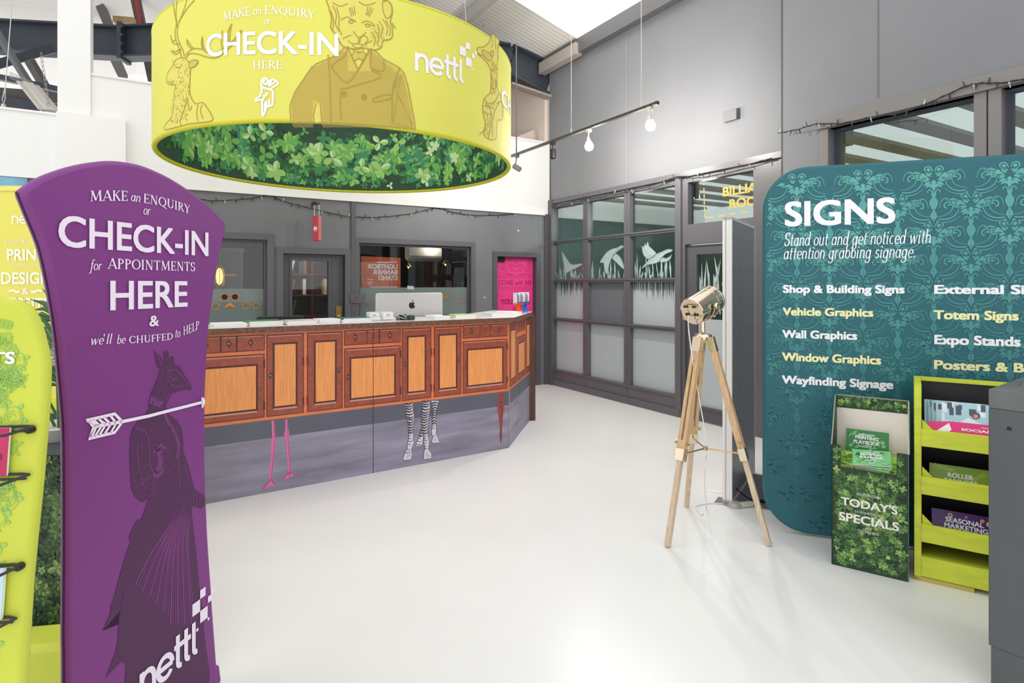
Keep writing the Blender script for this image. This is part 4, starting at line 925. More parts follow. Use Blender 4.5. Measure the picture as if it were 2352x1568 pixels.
for px, lb in ((861, 'white card holder on the counter nearer the teal booklet pile'), (893, 'white card holder on the counter nearer the cable heap')):
    c = CT(px, .14); r = thing('card_holder', c, lb, 'card holder', None)
    fr = Flat(c, cu); mb = MB(); w = .10
    mb.box(fr.pt(-w / 2, .0), fr.u * w, UP * .012, -fr.n * .06); mb.box(fr.pt(-w / 2, .0), fr.u * w, UP * .03, -fr.n * .004); mb.box(fr.pt(-w / 2, 0, -.056), fr.u * w, UP * .075, -fr.n * .004); mb.build('holder', mat('clear_plastic', (240, 240, 240), .2), r, smooth=False)
    mb = MB(); mb.box(fr.pt(-w / 2 + .006, .013, -.01), fr.u * (w - .012), UP * .055, -fr.n * .03); mb.build('business_card', PAPER, r, smooth=False)
    G = Print(fr.shift(-.0085), .0006); G.ribbon([(-.015, .05), (.015, .05)], .005); G.ribbon([(-.02, .04), (.02, .04)], .002); G.build('lettering', mat('ink_grey', (150, 150, 150), .5), r, smooth=False)
cb = MB(); c = CT(925, .16)
for k in range(7):
    cb.tube([c + Vector(((.045 - .003 * k) * math.cos(a) * 1.2, (.03 + .002 * k) * math.sin(a + k), .007 + .005 * k + .006 * math.sin(2 * a + k))) for a in [i * .42 for i in range(15)]], .0042, 6, closed=True, m=k % 2)
recentre(solo(cb, 'cable_coil', [BLACK, mat('cable_silver', (190, 190, 192), .4)], 'small tangled coil of black and silver cable on the counter', 'cable'))
for px, lb in ((944, 'small dark ribbed pot standing right beside the cable coil'), (1024.5, 'small dark ribbed pot between the white paper piles')):
    lb = lb.replace('right ', ''); c = CT(px, .13); r = thing('ink_pot', c, lb, 'pot')
    MB().lathe([(.026, 0), (.030, .004), (.030, .035), (.028, .038)], c, (0, 0, 1), 20).build('pot', mat('dark_teal_plastic', (50, 70, 72), .35), r)
    mb = MB()
    for k in range(14): a = k * math.pi / 7; mb.bar(c + Vector((.030 * math.cos(a), .030 * math.sin(a), .006)), c + Vector((.030 * math.cos(a), .030 * math.sin(a), .033)), .004)
    mb.build('grip', BLACK, r); MB().lathe([(.027, .038), (.024, .042), (.0, .043)], c, (0, 0, 1), 20).build('lid', mat('dark_teal_lid', (66, 84, 86), .35), r)
# sweet dispensers
for px, back, rgb, lb, s in ((1191.5, .52, (226, 72, 40), 'red flared stand holding a printed sweet box at the counter end', 1), (1203, .68, (36, 92, 196), 'blue flared stand with a printed box behind the red one', 1)):
    q = Flat(CF.P - cn * back, cu).px(px, 715); c = Vector((q.x, q.y, SL_T)); r = thing('sweet_dispenser', c, lb, 'dispenser'); mt = mat('dispenser_%d' % rgb[0], rgb, .3)
    MB().lathe([(.055, 0), (.05, .006), (.032, .06), (.036, .09), (.058, .098), (.058, .105), (.0, .105)], c, (0, 0, 1), 10).build('stand', mt, r)
    mb = MB(); mb.cbox(c + UP * .16, (.094, .07, .11), angC); mb.build('box', mat('carton_white', (228, 226, 230), .4), r, bevel=.002)
    G = Print(Flat(c + cn * .0352, cu), .001)
    for k in range(6): G.rect(-.045 + k * .0145, .112, -.045 + k * .0145 + .009, .21 - .02 * (k % 3), k % 3)
    G.rect(-.046, .108, .046, .118, 1); G.rect(.01, .11, .035, .125, 2); G.build('printed_motif', [mat('carton_blue', (60, 90, 160), .4), mat('carton_slate', (70, 70, 90), .4), mat('carton_pink', (214, 190, 198), .4)], r, smooth=False)
# desk behind the counter with two screens
dk = thing('back_desk', CF.pt(-1.5, 0, -.78), 'pale desk top behind the reception counter under the screens', 'desk')
mb = MB(); mb.box(CF.pt(uL + .1, .72, -.56), cu * 2.6, UP * .03, -cn * .45); mb.build('desk_top', mat('pale_desk', (214, 210, 206), .4), dk, smooth=False)
for x in (uL + .15, -.5):
    for y in (-.6, -.96): mb = MB(); mb.box(CF.pt(x, 0, y), cu * .05, UP * .72, -cn * .05); mb.build('leg', GREYT, dk, smooth=False)
def screen(px0, px1, ytop, back, z0, name, lb, mt, silver):
    S_ = CF.shift(-back); u0, zt = S_.uv(px0, ytop); u1 = S_.uv(px1, ytop)[0]; u0 += 0; r = thing(name, S_.pt((u0 + u1) / 2, .75), lb, 'monitor')
    rr = .025; P_ = []
    for cx_, cz_, a0 in ((u1 - rr, zt - rr, 0), (u0 + rr, zt - rr, 90), (u0 + rr, z0 + rr, 180), (u1 - rr, z0 + rr, 270)):
        for k in range(7): a = math.radians(a0 + k * 15); P_.append((cx_ + rr * math.cos(a), cz_ + rr * math.sin(a)))
    mb = MB(); mb.prism([S_.pt(*p) for p in P_], -S_.n * .03); mb.build('casing', mt, r, bevel=.006)
    mb = MB(); um = (u0 + u1) / 2; mb.box(S_.pt(um - .1, .75, .06), cu * .2, UP * .008, -S_.n * .18); mb.box(S_.pt(um - .08, .755, -.01), cu * .16, UP * (z0 - .7), -S_.n * .012); mb.build('stand', mt, r, smooth=False)
    return S_, r, u0, u1, zt
S_, r, u0, u1, zt = screen(864, 1017, 673, .62, .97, 'desktop_computer', 'large silver monitor seen from behind on the desk beyond the counter', mat('silver_shell', (216, 214, 216), .3, .35), True)
G = Print(S_, .001); LB = BLACK; ax, az = S_.uv(946.5, 700); s = .062
ap = [(-.02, .34), (.14, .42), (.3, .40), (.42, .28), (.33, .16), (.31, .02), (.38, -.14), (.48, -.2), (.38, -.44), (.24, -.58), (.08, -.54), (-.08, -.56), (-.22, -.6), (-.38, -.46), (-.5, -.16), (-.5, .1), (-.4, .32), (-.2, .42)]
G.poly([(ax + x * s, az + y * s * .95) for x, y in spline(ap, 4, True)], 0); G.poly([(ax + x * s, az + y * s) for x, y in spline([(-.04, .48), (.02, .66), (.18, .78), (.16, .58)], 4, True)], 0)
G.build('logo', LB, r, smooth=False)
screen(589, 698, 727.5, .66, .92, 'desktop_monitor', 'low black screen peeking above the counter before the glazed door', mat('black_plastic', (26, 26, 28), .3), False)
# ================================================================ hanging drum banner
DA = math.atan((348 - CX) / F); DB = math.atan((1173.5 - CX) / F); DM = (DA + DB) / 2; DD = 5.0; DR = DD * math.sin((DB - DA) / 2)
DC = Vector((DD * math.sin(DM), DD * math.cos(DM), 0)); DRO = Drum(DC, DR); DRI = Drum(DC, DR - .03, True)
DZ0 = CAMH + .194 * DD; DZ1 = CAMH + .352 * DD
YEL = mat('lime_fabric', (222, 218, 96), .65, noise=(1.0, .05)); YELE = mat('lime_edge', (206, 204, 40), .6)
dR = thing('hanging_banner', (DC.x, DC.y, DZ0), 'huge lime hanging ring banner with animal portraits above the reception counter', 'hanging banner')
def ringwall(name, R, mt, inner=False):
    N = 160; vs = []; fs = []
    for k in range(N):
        a = 2 * math.pi * k / N
        for z in (DZ0, DZ1): vs.append((DC.x + R * math.sin(a), DC.y - R * math.cos(a), z))
    for k in range(N): j = (k + 1) % N; fs.append((2 * k, 2 * j, 2 * j + 1, 2 * k + 1))
    return MB().add(vs, fs).build(name, mt, dR, angle=60)
DOF = ringwall('outer_fabric', DR, YEL); DIF = ringwall('inner_fabric', DR - .03, mat('leaf_ground', (40, 74, 50), .65))
for n_, z, mt in (('bottom_rim', DZ0, YELE), ('top_rim', DZ1, YELE)):
    MB().tube([(DC.x + (DR - .015) * math.sin(a), DC.y - (DR - .015) * math.cos(a), z) for a in [2 * math.pi * k / 120 for k in range(120)]], .017, 10, closed=True).build(n_, mt, dR)
G = Print(DRI, .003); hw = math.pi * (DR - .03) * .58
leaf_print(G, -hw + math.pi * 0, hw, DZ0 + .015, DZ0 + .62, .15, 4)
# keep leaves on the far half: Drum(far) measures u from the near side, so turn them round
G.v = [(2 * DC.x - x, 2 * DC.y - y, z) for x, y, z in G.v]
G.build('leaf_print', GREENS, DIF, smooth=False)
LW = mat('lettering_white', (246, 240, 246), .6)
G = Print(DRO, .0034, (LW, DOF))
d1_ = lambda X, Y: (340 + X / 5.113, Y / 5.113)
G.text('MAKE', d1_(893, 250), d1_(1208, 183), d1_(0, 150)[1], 'serif', mid=d1_(1060, 210)); G.text('an', d1_(1243, 178), d1_(1335, 170), d1_(0, 78)[1], 'serif', mid=d1_(1290, 173)); G.text('ENQUIRY', d1_(1375, 168), d1_(1960, 228), d1_(0, 72)[1], 'serif', mid=d1_(1690, 186))
G.text('or', d1_(1362, 288), d1_(1445, 286), d1_(0, 198)[1], 'serif')
G.text('CHECK-IN', d1_(690, 672), d1_(2238, 662), d1_(0, 412)[1], 'semi', mid=d1_(1400, 637)); G.text('HERE', d1_(1240, 815), d1_(1578, 812), d1_(0, 720)[1], 'serif', mid=d1_(1400, 811))
G.flush()
for P_, cl_ in (([(1335, 960), (1350, 930), (1385, 920), (1405, 945), (1395, 985), (1365, 985), (1360, 955), (1380, 945)], False), ([(1335, 955), (1335, 1010), (1380, 1040), (1440, 1055), (1470, 1085), (1465, 1200), (1455, 1240), (1395, 1262), (1360, 1355), (1345, 1340), (1340, 1180), (1275, 1185), (1270, 1165), (1320, 1125), (1340, 1060), (1335, 1010)], False),
                ([(1405, 970), (1470, 935), (1530, 985), (1475, 1020), (1440, 1050)], False), ([(1400, 1110), (1365, 1150), (1345, 1190)], False), ([(1395, 1200), (1395, 1262)], False), ([(1425, 1170), (1425, 1240)], False), ([(1380, 1190), (1372, 1300)], False), ([(1410, 1000), (1455, 955)], False), ([(1420, 1015), (1490, 970)], False), ([(1350, 1130), (1380, 1120), (1410, 1090)], False)):
    G.pxline(spline([d1_(*p) for p in P_], 3), .012, 0)
G.flush('pointing_hand'); lx, lz = DRO.uv(*tuple([760 + 905 / 4.704, 762 / 4.704])); lx2, lz2 = DRO.uv(760 + 1430 / 4.704, 905 / 4.704); du = lx2 - lx
logo(G, (lx, lz), (1.0, (lz2 - lz) / du), du / 3.3)
G.flush('logo'); G.text('CH', (760 + 1838 / 4.704, 1160 / 4.704), (760 + 1935 / 4.704, 1215 / 4.704), 985 / 4.704, 'bold')

FIG, FIGD, FIGL = mat('portrait_tone', (208, 186, 84), .65), mat('portrait_line', (172, 150, 66), .65), mat('portrait_light', (220, 208, 98), .65)
G = Print(DRO, .0016); d2_ = lambda X, Y: (760 + X / 4.704, Y / 4.704)
def fig(tr_, P_, m_, lift, line=.006, sp=3, fill=True):
    Q = spline([tr_(*p) for p in P_], sp, True) if sp else [tr_(*p) for p in P_]; U_ = [DRO.uv(*p) for p in Q]
    if fill: G.poly(U_, m_, lift)
    if line: G.ribbon(dens(U_, .05, True), line, 1, lift + .0008, closed=True)
def ln(tr_, P_, w=.006, lift=.002, m_=1): G.pxline(spline([tr_(*p) for p in P_], 4), w, m_, lift)
# suited lion: coat
fig(d2_, [(170, 490), (60, 600), (-160, 690), (-230, 760), (-390, 1000), (-440, 1140), (-440, 1190), (-430, 1320), (915, 1400), (900, 1300), (870, 1130), (830, 920), (790, 790), (740, 730), (570, 640), (500, 570), (430, 520), (300, 760)], 0, 0, .007, 0)
fig(d2_, [(190, 500), (215, 600), (300, 560), (410, 590), (380, 480), (340, 560), (250, 560)], 3, .0009, .005, 0)
fig(d2_, [(-185, 1250), (-160, 1130), (-120, 1090), (-100, 1320), (-175, 1330)], 2, .0009, .005, 0); fig(d2_, [(690, 960), (760, 800), (670, 1330), (900, 1390)], 0, .0004, .004, 0, fill=False)
for P_ in ([(180, 500), (150, 600), (30, 690), (20, 745), (170, 890), (290, 760), (370, 610), (440, 520)], [(440, 520), (430, 740), (545, 830), (180, 950), (105, 990), (108, 1300)], [(300, 760), (240, 640), (190, 520)], [(455, 1070), (560, 1030), (640, 1025), (645, 1065), (470, 1100), (455, 1070)], [(570, 645), (560, 770), (430, 735)], [(-30, 590), (-10, 900), (0, 1310)], [(690, 860), (665, 1000), (660, 1320)], [(740, 740), (700, 860), (690, 960)]): ln(d2_, P_, .007)
for x, y in ((145, 1018), (360, 1050)):
    for r_ in (28, 14): ln(d2_, [(x + r_ * math.cos(a), y + r_ * math.sin(a)) for a in (0, 1.05, 2.1, 3.14, 4.2, 5.2, 6.28)], .005)
# fine engraving strokes on the coat
for k in range(-26, 78):
    x0 = k * 17.5
    def inside(x, y):
        if y < 560 or y > 1390: return False
        L_ = -440 if y > 1050 else -440 + (1050 - y) * .62
        if y < 700: L_ = 60 - (y - 560) * 1.5
        R_ = 560 + (y - 640) * 1.2 if y < 790 else 790 + (y - 790) * .2
        if 190 < x < 420 and y < 760: return False
        if -190 < x < -100 and y > 1100: return False
        return L_ + 15 < x < R_ - 10
    run = []
    for q in range(0, 45):
        y = 560 + q * 19; x = x0 - 420 + (y - 560) * .55
        if inside(x, y): run.append((x, y))
        elif run:
            if len(run) > 2: G.pxline([d2_(*p) for p in run[::3] + [run[-1]]], .0035, 1, .0006)
            run = []
    if len(run) > 2: G.pxline([d2_(*p) for p in run[::3] + [run[-1]]], .0035, 1, .0006)
# lion head
fig(d2_, [(-10, -60), (-20, 80), (10, 200), (0, 300), (60, 380), (90, 440), (130, 500), (190, 520), (280, 530), (340, 520), (400, 530), (480, 540), (545, 510), (560, 440), (620, 430), (660, 400), (660, 300), (640, 230), (660, 150), (655, 60), (610, 10), (560, 20), (540, -60)], 3, .0012, .007)
fig(d2_, [(560, 20), (600, 5), (650, 60), (655, 150), (620, 195), (590, 190), (560, 110)], 2, .0016, .006)
for P_ in ([(110, 220), (170, 185), (230, 215), (270, 240), (255, 225), (200, 200)], [(330, 250), (380, 230), (440, 250), (475, 285), (420, 270), (360, 262)], [(190, 235), (215, 222), (240, 240), (215, 255), (190, 240)], [(370, 275), (395, 258), (425, 278), (395, 295), (370, 280)], [(240, 340), (270, 380), (300, 405), (345, 385), (380, 350)], [(300, 405), (298, 450), (295, 475)], [(185, 440), (230, 475), (295, 470), (320, 440)], [(295, 475), (340, 485), (400, 465), (440, 440)], [(310, 440), (330, 400), (370, 390), (400, 430), (370, 470)], [(220, 380), (170, 400), (130, 420)], [(230, 490), (290, 520), (350, 500)], [(220, 80), (245, 170)], [(250, 70), (262, 160)], [(200, 90), (225, 180)], [(430, 80), (395, 170)], [(400, 75), (380, 165)], [(455, 95), (410, 180)],
            [(20, 60), (60, 160), (50, 260), (90, 340)], [(0, 120), (30, 220), (20, 320)], [(60, 80), (90, 190), (85, 300), (120, 380)], [(520, 230), (560, 300), (540, 380), (560, 430)], [(560, 210), (610, 300), (600, 380)], [(590, 220), (640, 310), (630, 390)], [(470, 330), (520, 400), (500, 470), (530, 510)], [(440, 350), (480, 430), (460, 500)], [(500, 260), (520, 330), (505, 400)], [(20, 30), (100, 70), (180, 40)], [(300, 20), (380, 60), (480, 30)], [(660, 250), (690, 300), (700, 308)]): ln(d2_, P_, .006, .0022)
for k in range(26):
    x = 430 + (k % 7) * 22; y = 300 + (k // 7) * 45; G.pxline([d2_(x, y), d2_(x + 14, y + 30)], .0045, 0, .002)
fig(d2_, [(255, 545), (300, 575), (345, 560), (380, 600), (350, 655), (300, 630), (250, 660), (225, 610)], 0, .0018, .006, 0)
# stag
fig(d1_, [(230, 870), (265, 810), (300, 760), (320, 710), (380, 680), (440, 690), (490, 740), (500, 800), (495, 900), (490, 1050), (505, 1140), (560, 1220), (640, 1205), (690, 1260), (740, 1340), (748, 1420), (480, 1455), (200, 1525), (225, 1440), (280, 1380), (300, 1280), (310, 1100), (330, 1010), (290, 990), (235, 985), (220, 920)], 3, 0, .006)
fig(d1_, [(485, 755), (520, 710), (590, 715), (560, 775), (500, 795)], 0, .0012, .006)
for P_ in ([(395, 680), (375, 590), (330, 470), (320, 370), (335, 280), (310, 130), (290, -20)], [(430, 670), (410, 590), (370, 500), (345, 400), (355, 300), (390, 200), (440, 70), (460, -20)], [(360, 260), (470, 90), (550, 0)], [(345, 330), (330, 150), (350, -20)], [(330, 470), (285, 480), (268, 410)], [(375, 520), (300, 510), (280, 460)], [(390, 590), (330, 640), (272, 600)], [(385, 570), (320, 610), (290, 590)], [(445, 680), (500, 630), (600, 640), (690, 670), (800, 680), (900, 620), (960, 560), (1020, 500), (1105, 360)], [(440, 650), (500, 590), (540, 570), (640, 580), (700, 620), (790, 630), (880, 570), (940, 500), (1000, 480), (1095, 355)], [(520, 580), (470, 530), (455, 465)], [(540, 575), (500, 530), (455, 465)], [(640, 580), (630, 500), (640, 430)], [(680, 610), (650, 540), (640, 430)], [(870, 560), (865, 470), (875, 360)], [(940, 500), (940, 380), (985, 280)], [(960, 480), (965, 380), (985, 280)], [(470, 1140), (430, 1280), (380, 1420), (400, 1480)], [(470, 1160), (490, 1300), (520, 1240)], [(590, 1230), (575, 1330), (590, 1420)], [(640, 1230), (620, 1300), (650, 1400)], [(240, 960), (290, 965), (300, 940)], [(330, 800), (350, 790), (365, 805)]): ln(d1_, P_, .006, .0016)
rs = random.Random(8)
for k in range(230):
    y = rs.uniform(690, 1440); x0_, x1_ = (300, 490) if y > 1000 else (280, 490)
    if y > 1150: x0_, x1_ = 270, 470
    x = rs.uniform(x0_, x1_)
    if 800 < y < 980 and x < 360 and rs.random() < .7: continue
    G.pxline([d1_(x, y), d1_(x + rs.uniform(-6, 6), y + rs.uniform(10, 22))], .0045, rs.choice((0, 1)), .0014)
# giraffe lady
fig(d2_, [(1580, 520), (1640, 510), (1690, 480), (1720, 430), (1740, 370), (1780, 400), (1815, 450), (1800, 560), (1800, 640), (1795, 800), (1800, 960), (1850, 1080), (1860, 1180), (1850, 1290), (1800, 1300), (1790, 1400), (1780, 1500), (1700, 1500), (1650, 1440), (1670, 1340), (1650, 1250), (1640, 1150), (1660, 1060), (1720, 1000), (1730, 880), (1725, 760), (1690, 680), (1630, 620), (1590, 580)], 2, 0, .006)
fig(d2_, [(1630, 545), (1690, 560), (1740, 610), (1720, 660), (1660, 620)], 0, .0012, .005); fig(d2_, [(1720, 560), (1750, 550), (1755, 600), (1725, 605)], 0, .0014, .005)
for P_ in ([(1575, 560), (1610, 590), (1640, 600)], [(1740, 380), (1745, 460), (1735, 520)], [(1770, 380), (1775, 460), (1780, 540)], [(1815, 460), (1800, 520), (1810, 640)], [(1660, 1070), (1700, 1120), (1770, 1100), (1810, 1010)], [(1670, 1120), (1720, 1180), (1730, 1300), (1700, 1480)], [(1820, 1100), (1770, 1200), (1740, 1350), (1745, 1480)], [(1650, 1200), (1690, 1250), (1700, 1380)], [(1790, 1120), (1840, 1100), (1850, 1260)], [(1600, 1460), (1640, 1420), (1680, 1400)], [(1650, 1150), (1700, 1140), (1760, 1180)]): ln(d2_, P_, .006, .0016)
for k in range(120):
    y = rs.uniform(650, 1000); x = rs.uniform(1732, 1795); G.pxline([d2_(x, y), d2_(x + rs.uniform(-5, 5), y + rs.uniform(12, 30))], .005, rs.choice((0, 1)), .0014)
for k in range(70):
    y = rs.uniform(1080, 1480); x = rs.uniform(1660, 1760); G.pxline([d2_(x, y), d2_(x + rs.uniform(-12, 12), y + rs.uniform(12, 26))], .004, rs.choice((0, 1)), .0014)
G.build('printed_portraits', [FIG, FIGD, FIGL, mat('portrait_pale', (222, 212, 100), .65)], DOF, smooth=False)
mb = MB()
for a in (.25, 2.35, 4.2): q = Vector((DC.x + DR * math.sin(a), DC.y - DR * math.cos(a), DZ1)); mb.tube([q, Vector((q.x + (DC.x - q.x) * .15, q.y + (DC.y - q.y) * .15, DZ1 + 2.4))], .0022, 4)
mb.build('hanging_wire', mat('wire', (216, 214, 210), .4), dR)

# ================================================================ purple check-in banner
BF = Flat((-1.08, 2.15, 0), (.2, 1.0, 0)); bu = BF.u; bn = BF.n
pR = thing('fabric_banner', BF.pt(-.3, 0, -.02), 'tall purple waisted fabric banner with white check-in lettering and a giraffe lady', 'banner')
PUR = mat('purple_fabric', (124, 52, 128), .55, noise=(1.3, .06)); PURS = mat('purple_seam', (58, 22, 66), .7)
Lp = [(50, 440), (72, 495), (98, 560), (113, 620), (128, 700), (138, 770), (146, 850), (152, 920), (157, 1000), (158, 1150), (158, 1300), (157, 1450), (158, 1568)]
Rp = [(523, 512), (510, 570), (500, 620), (490, 690), (481, 760), (476, 850), (473, 930), (473, 1050), (476, 1150), (480, 1240), (486, 1330), (492, 1420), (498, 1500)]
Tp = [(50, 440), (90, 412), (135, 393), (182, 379), (230, 371), (262, 369), (300, 373), (340, 383), (390, 406), (440, 438), (485, 473), (523, 512)]
Lu = [BF.uv(*p) for p in Lp]; Lu.append((Lu[-1][0] - .004, .02)); Ru = [BF.uv(*p) for p in Rp]; Ru.append((Ru[-1][0] + .012, .02)); Tu = [BF.uv(*p) for p in Tp]
out = spline(Tu, 3)[:-1] + spline(Ru, 3)[:-1] + [Ru[-1]] + [Lu[-1]] + spline(Lu, 3)[::-1][1:-1]
mb = MB(); mb.prism([BF.pt(*p) for p in out], -bn * .034); PCV = mb.build('fabric_cover', PUR, pR, bevel=.012, angle=50)
mb = MB(); sm = spline(Lu, 3); mb.tube([BF.pt(p[0] - .0015, p[1], -.016) for p in sm], .0025, 5); mb.build('seam', PURS, pR)
# base under the cover
ub0, ub1 = Lu[-1][0] - .015, Ru[-1][0] + .022; mb = MB(); prof = []
for k in range(13):
    a = math.pi * k / 12; prof.append((math.cos(a) * (ub1 - ub0) / 2 + (ub0 + ub1) / 2, .02 + .125 * math.sin(a) ** .45))
pts = [BF.pt(*p, .10) for p in prof] 
mb.prism([BF.pt(*p, -.004) for p in prof], -bn * .06); mb.build('base', PUR, pR, bevel=.01, angle=50)
G = Print(BF, .003); b2 = lambda X, Y: (X / 3.92, 360 + Y / 3.92); b3 = lambda X, Y: (X / 3.92, 760 + Y / 3.92); b4 = lambda X, Y: (X / 3.843, 1160 + Y / 3.843)
LWP = mat('banner_lettering', (240, 228, 244), .6); G.each = (LWP, PCV)
G.text('MAKE', b2(805, 402), b2(1142, 398), b2(0, 305)[1], 'serif', mid=b2(970, 396)); G.text('an', b2(1172, 400), b2(1257, 408), b2(0, 308)[1], 'serif'); G.text('ENQUIRY', b2(1287, 414), b2(1705, 515), b2(0, 330)[1], 'serif', mid=b2(1500, 455))
G.text('or', b2(1284, 522), b2(1350, 524), b2(0, 430)[1], 'serif')
G.text('CHECK-IN', b2(517, 832), b2(1870, 876), b2(0, 545)[1], 'semi'); G.text('for', b2(790, 1020), b2(912, 1018), b2(0, 925)[1], 'serif'); G.text('APPOINTMENTS', b2(958, 1020), b2(1750, 1018), b2(0, 925)[1], 'serif')
G.text('HERE', b2(985, 1392), b2(1682, 1340), b2(0, 1124)[1], 'semi'); G.text('&', b2(1338, 1525), b2(1424, 1522), b2(0, 1428)[1], 'semi')
G.text("we'll", b3(815, 125), b3(1005, 113), b3(0, 30)[1], 'serif', mid=b3(900, 120)); G.text('be', b3(1045, 115), b3(1125, 112), b3(0, 30)[1], 'serif'); G.text('CHUFFED', b3(1155, 112), b3(1550, 75), b3(0, 45)[1], 'serif', mid=b3(1350, 98)); G.text('to', b3(1572, 62), b3(1618, 50), b3(0, -22)[1], 'serif'); G.text('HELP', b3(1645, 38), b3(1785, -22), b3(0, -40)[1], 'serif', mid=b3(1715, 12))
# arrow
AL = lambda P_, w=.009: G.pxline([b3(*p) for p in P_], w, 0, .0004)
AL([(835, 860), (1090, 815), (1330, 765), (1500, 720), (1660, 680), (1815, 640)], .010)
AL(spline([(1808, 602), (1825, 615), (1832, 635), (1825, 660), (1812, 690)], 3)); AL([(1808, 602), (1815, 640), (1812, 690)], .007)
AL([(835, 860), (765, 805), (1025, 745), (1090, 815)]); AL([(835, 860), (790, 968), (1025, 912), (1090, 820)])
for a, b in (((800, 800), (860, 855)), ((830, 795), (885, 850)), ((880, 785), (905, 815)), ((905, 815), (950, 840)), ((925, 775), (985, 835)), ((985, 760), (1035, 825)), ((855, 870), (815, 960)), ((900, 862), (845, 950)), ((935, 855), (885, 940)), ((985, 845), (930, 930)), ((1035, 835), (985, 922))): AL([a, b], .007)
lA = BF.uv(*b4(1150, 1568 + 150)); a_ = BF.uv(*b4(1560, 1470)); e_ = BF.uv(*b4(1770, 1290))
# wordmark climbing to the edge
pe = BF.uv(*b4(1440, 1445)); pl_ = BF.uv(*b4(1712, 1235)); D_ = (pl_[0] - pe[0], pl_[1] - pe[1]); sc_ = D_[0] / 1.70; tn = 0.0
A_ = (pe[0] - (math.cos(tn) * 1.36 - math.sin(tn) * .5) * sc_, pe[1] - (math.sin(tn) * 1.36 + math.cos(tn) * .5) * sc_); G.flush('arrow'); logo(G, (pe[0] - 1.36 * sc_ * .87, pe[1] - .5 * sc_), (.87, 0), sc_ * 1.06)
G.disc(*BF.uv(*b4(1735, 1098)), .006, 0); G.flush('logo')
G = Print(BF, .0012)
GIR, GIRL_ = mat('print_aubergine', (80, 36, 80), .6), mat('print_mauve_line', (112, 52, 112), .6)
z4 = lambda X, Y: (X * 3.92 / 3.843, (Y / 3.843 + 400) * 3.92)
sil = [(1385, 175), (1430, 210), (1460, 250), (1490, 300), (1478, 250), (1468, 190), (1495, 175), (1520, 190), (1516, 240), (1520, 285), (1530, 240), (1545, 220), (1565, 240), (1562, 270), (1575, 300), (1620, 320), (1650, 380), (1690, 440), (1725, 500), (1718, 535), (1680, 525), (1600, 542), (1545, 565), (1520, 610), (1500, 660), (1485, 720), (1530, 760), (1600, 810), (1640, 900), (1648, 1000), (1650, 1090), (1690, 1200), (1725, 1330), (1745, 1400), (1770, 1440), (1838, 1480), (1842, 1560)]
sil += [z4(*p) for p in [(1800, 5), (1775, 30), (1740, 20), (1700, 0), (1690, 60), (1712, 250), (1740, 500), (1755, 700), (1785, 900), (1800, 1100), (1815, 1250), (1840, 1420), (1848, 1480), (1842, 1700), (1100, 1700), (1100, 1560), (1112, 1420), (1080, 1370), (930, 1522), (1020, 1290), (1036, 1200), (1045, 1050), (1056, 930), (1100, 700), (1075, 860), (1060, 930), (905, 1105), (975, 950), (975, 890), (1000, 830), (1060, 600), (1120, 400), (1150, 330), (1135, 280), (1170, 200), (1210, 125), (1240, 130), (1270, 60)]]
sil += [(1325, 1540), (1345, 1500), (1280, 1540), (1220, 1500), (1185, 1430), (1172, 1300), (1165, 1100), (1172, 960), (1190, 880), (1240, 810), (1300, 760), (1338, 700), (1338, 630), (1358, 560), (1385, 500), (1420, 420), (1440, 340), (1415, 320), (1396, 250)]
G.pxpoly([b3(*p) for p in sil], 0)
L2 = lambda P_, w=.004: G.pxline(spline([b3(*p) for p in P_], 3), w, 1, .0005)
L2([(1390, 1100), (1395, 1040), (1430, 990), (1400, 1050), (1425, 1060), (1460, 1010)], .014); L2([(1420, 1060), (1440, 1160), (1425, 1230), (1395, 1280)], .022); L2([(1440, 1060), (1495, 1045)], .010); L2([(1345, 615), (1400, 640), (1460, 665)], .022); L2([(1470, 720), (1500, 800), (1560, 900), (1600, 1010), (1590, 1150)], .012); L2([(1380, 1270), (1420, 1300), (1470, 1240)], .02)
for P_ in ([(1520, 400), (1560, 440), (1600, 420)], [(1500, 360), (1580, 350), (1650, 430), (1700, 500)], [(1530, 480), (1580, 500), (1640, 500)], [(1400, 200), (1430, 260), (1455, 310)], [(1210, 880), (1300, 900), (1340, 1020), (1340, 1180), (1370, 1260)], [(1230, 1000), (1240, 1200), (1290, 1400)], [(1200, 1420), (1290, 1350), (1370, 1290)], [(1330, 1490), (1380, 1440), (1370, 1330)], [(1620, 1000), (1600, 1200), (1620, 1400)], [(1650, 1200), (1700, 1350)], [(1745, 1420), (1730, 1540)], [(1770, 1450), (1760, 1540)], [(1800, 1470), (1790, 1550)], [(1480, 560), (1500, 620), (1470, 700)]): L2(P_)
for k in range(26):
    t = k / 25; a = z4(1560 + 120 * t, 30); mid_ = z4(1330 + 330 * t, 420 + 60 * math.sin(t * 5)); e = z4(1190 + 520 * t, 700 + 500 * t if t < .6 else 1050)
    L2([a, z4(1480 + 190 * t, 200), mid_, e], .0035 + .004 * (k % 3 == 0))
for k in range(90):
    x = rs.uniform(1370, 1520); y = rs.uniform(330, 700)
    if x < 1440 - (y - 330) * .25 or x > 1560 - (y - 400) * .2: continue
    L2([(x, y), (x + rs.uniform(-8, 4), y + rs.uniform(10, 26))], .0025)
for k in range(160):
    x = rs.uniform(1200, 1600); y = rs.uniform(830, 1480)
    if x < 1230 and y < 900: continue
    L2([(x, y), (x - rs.uniform(6, 16), y + rs.uniform(16, 34))], .002)
G.build('printed_figure', [GIR, GIRL_], PCV, smooth=False)

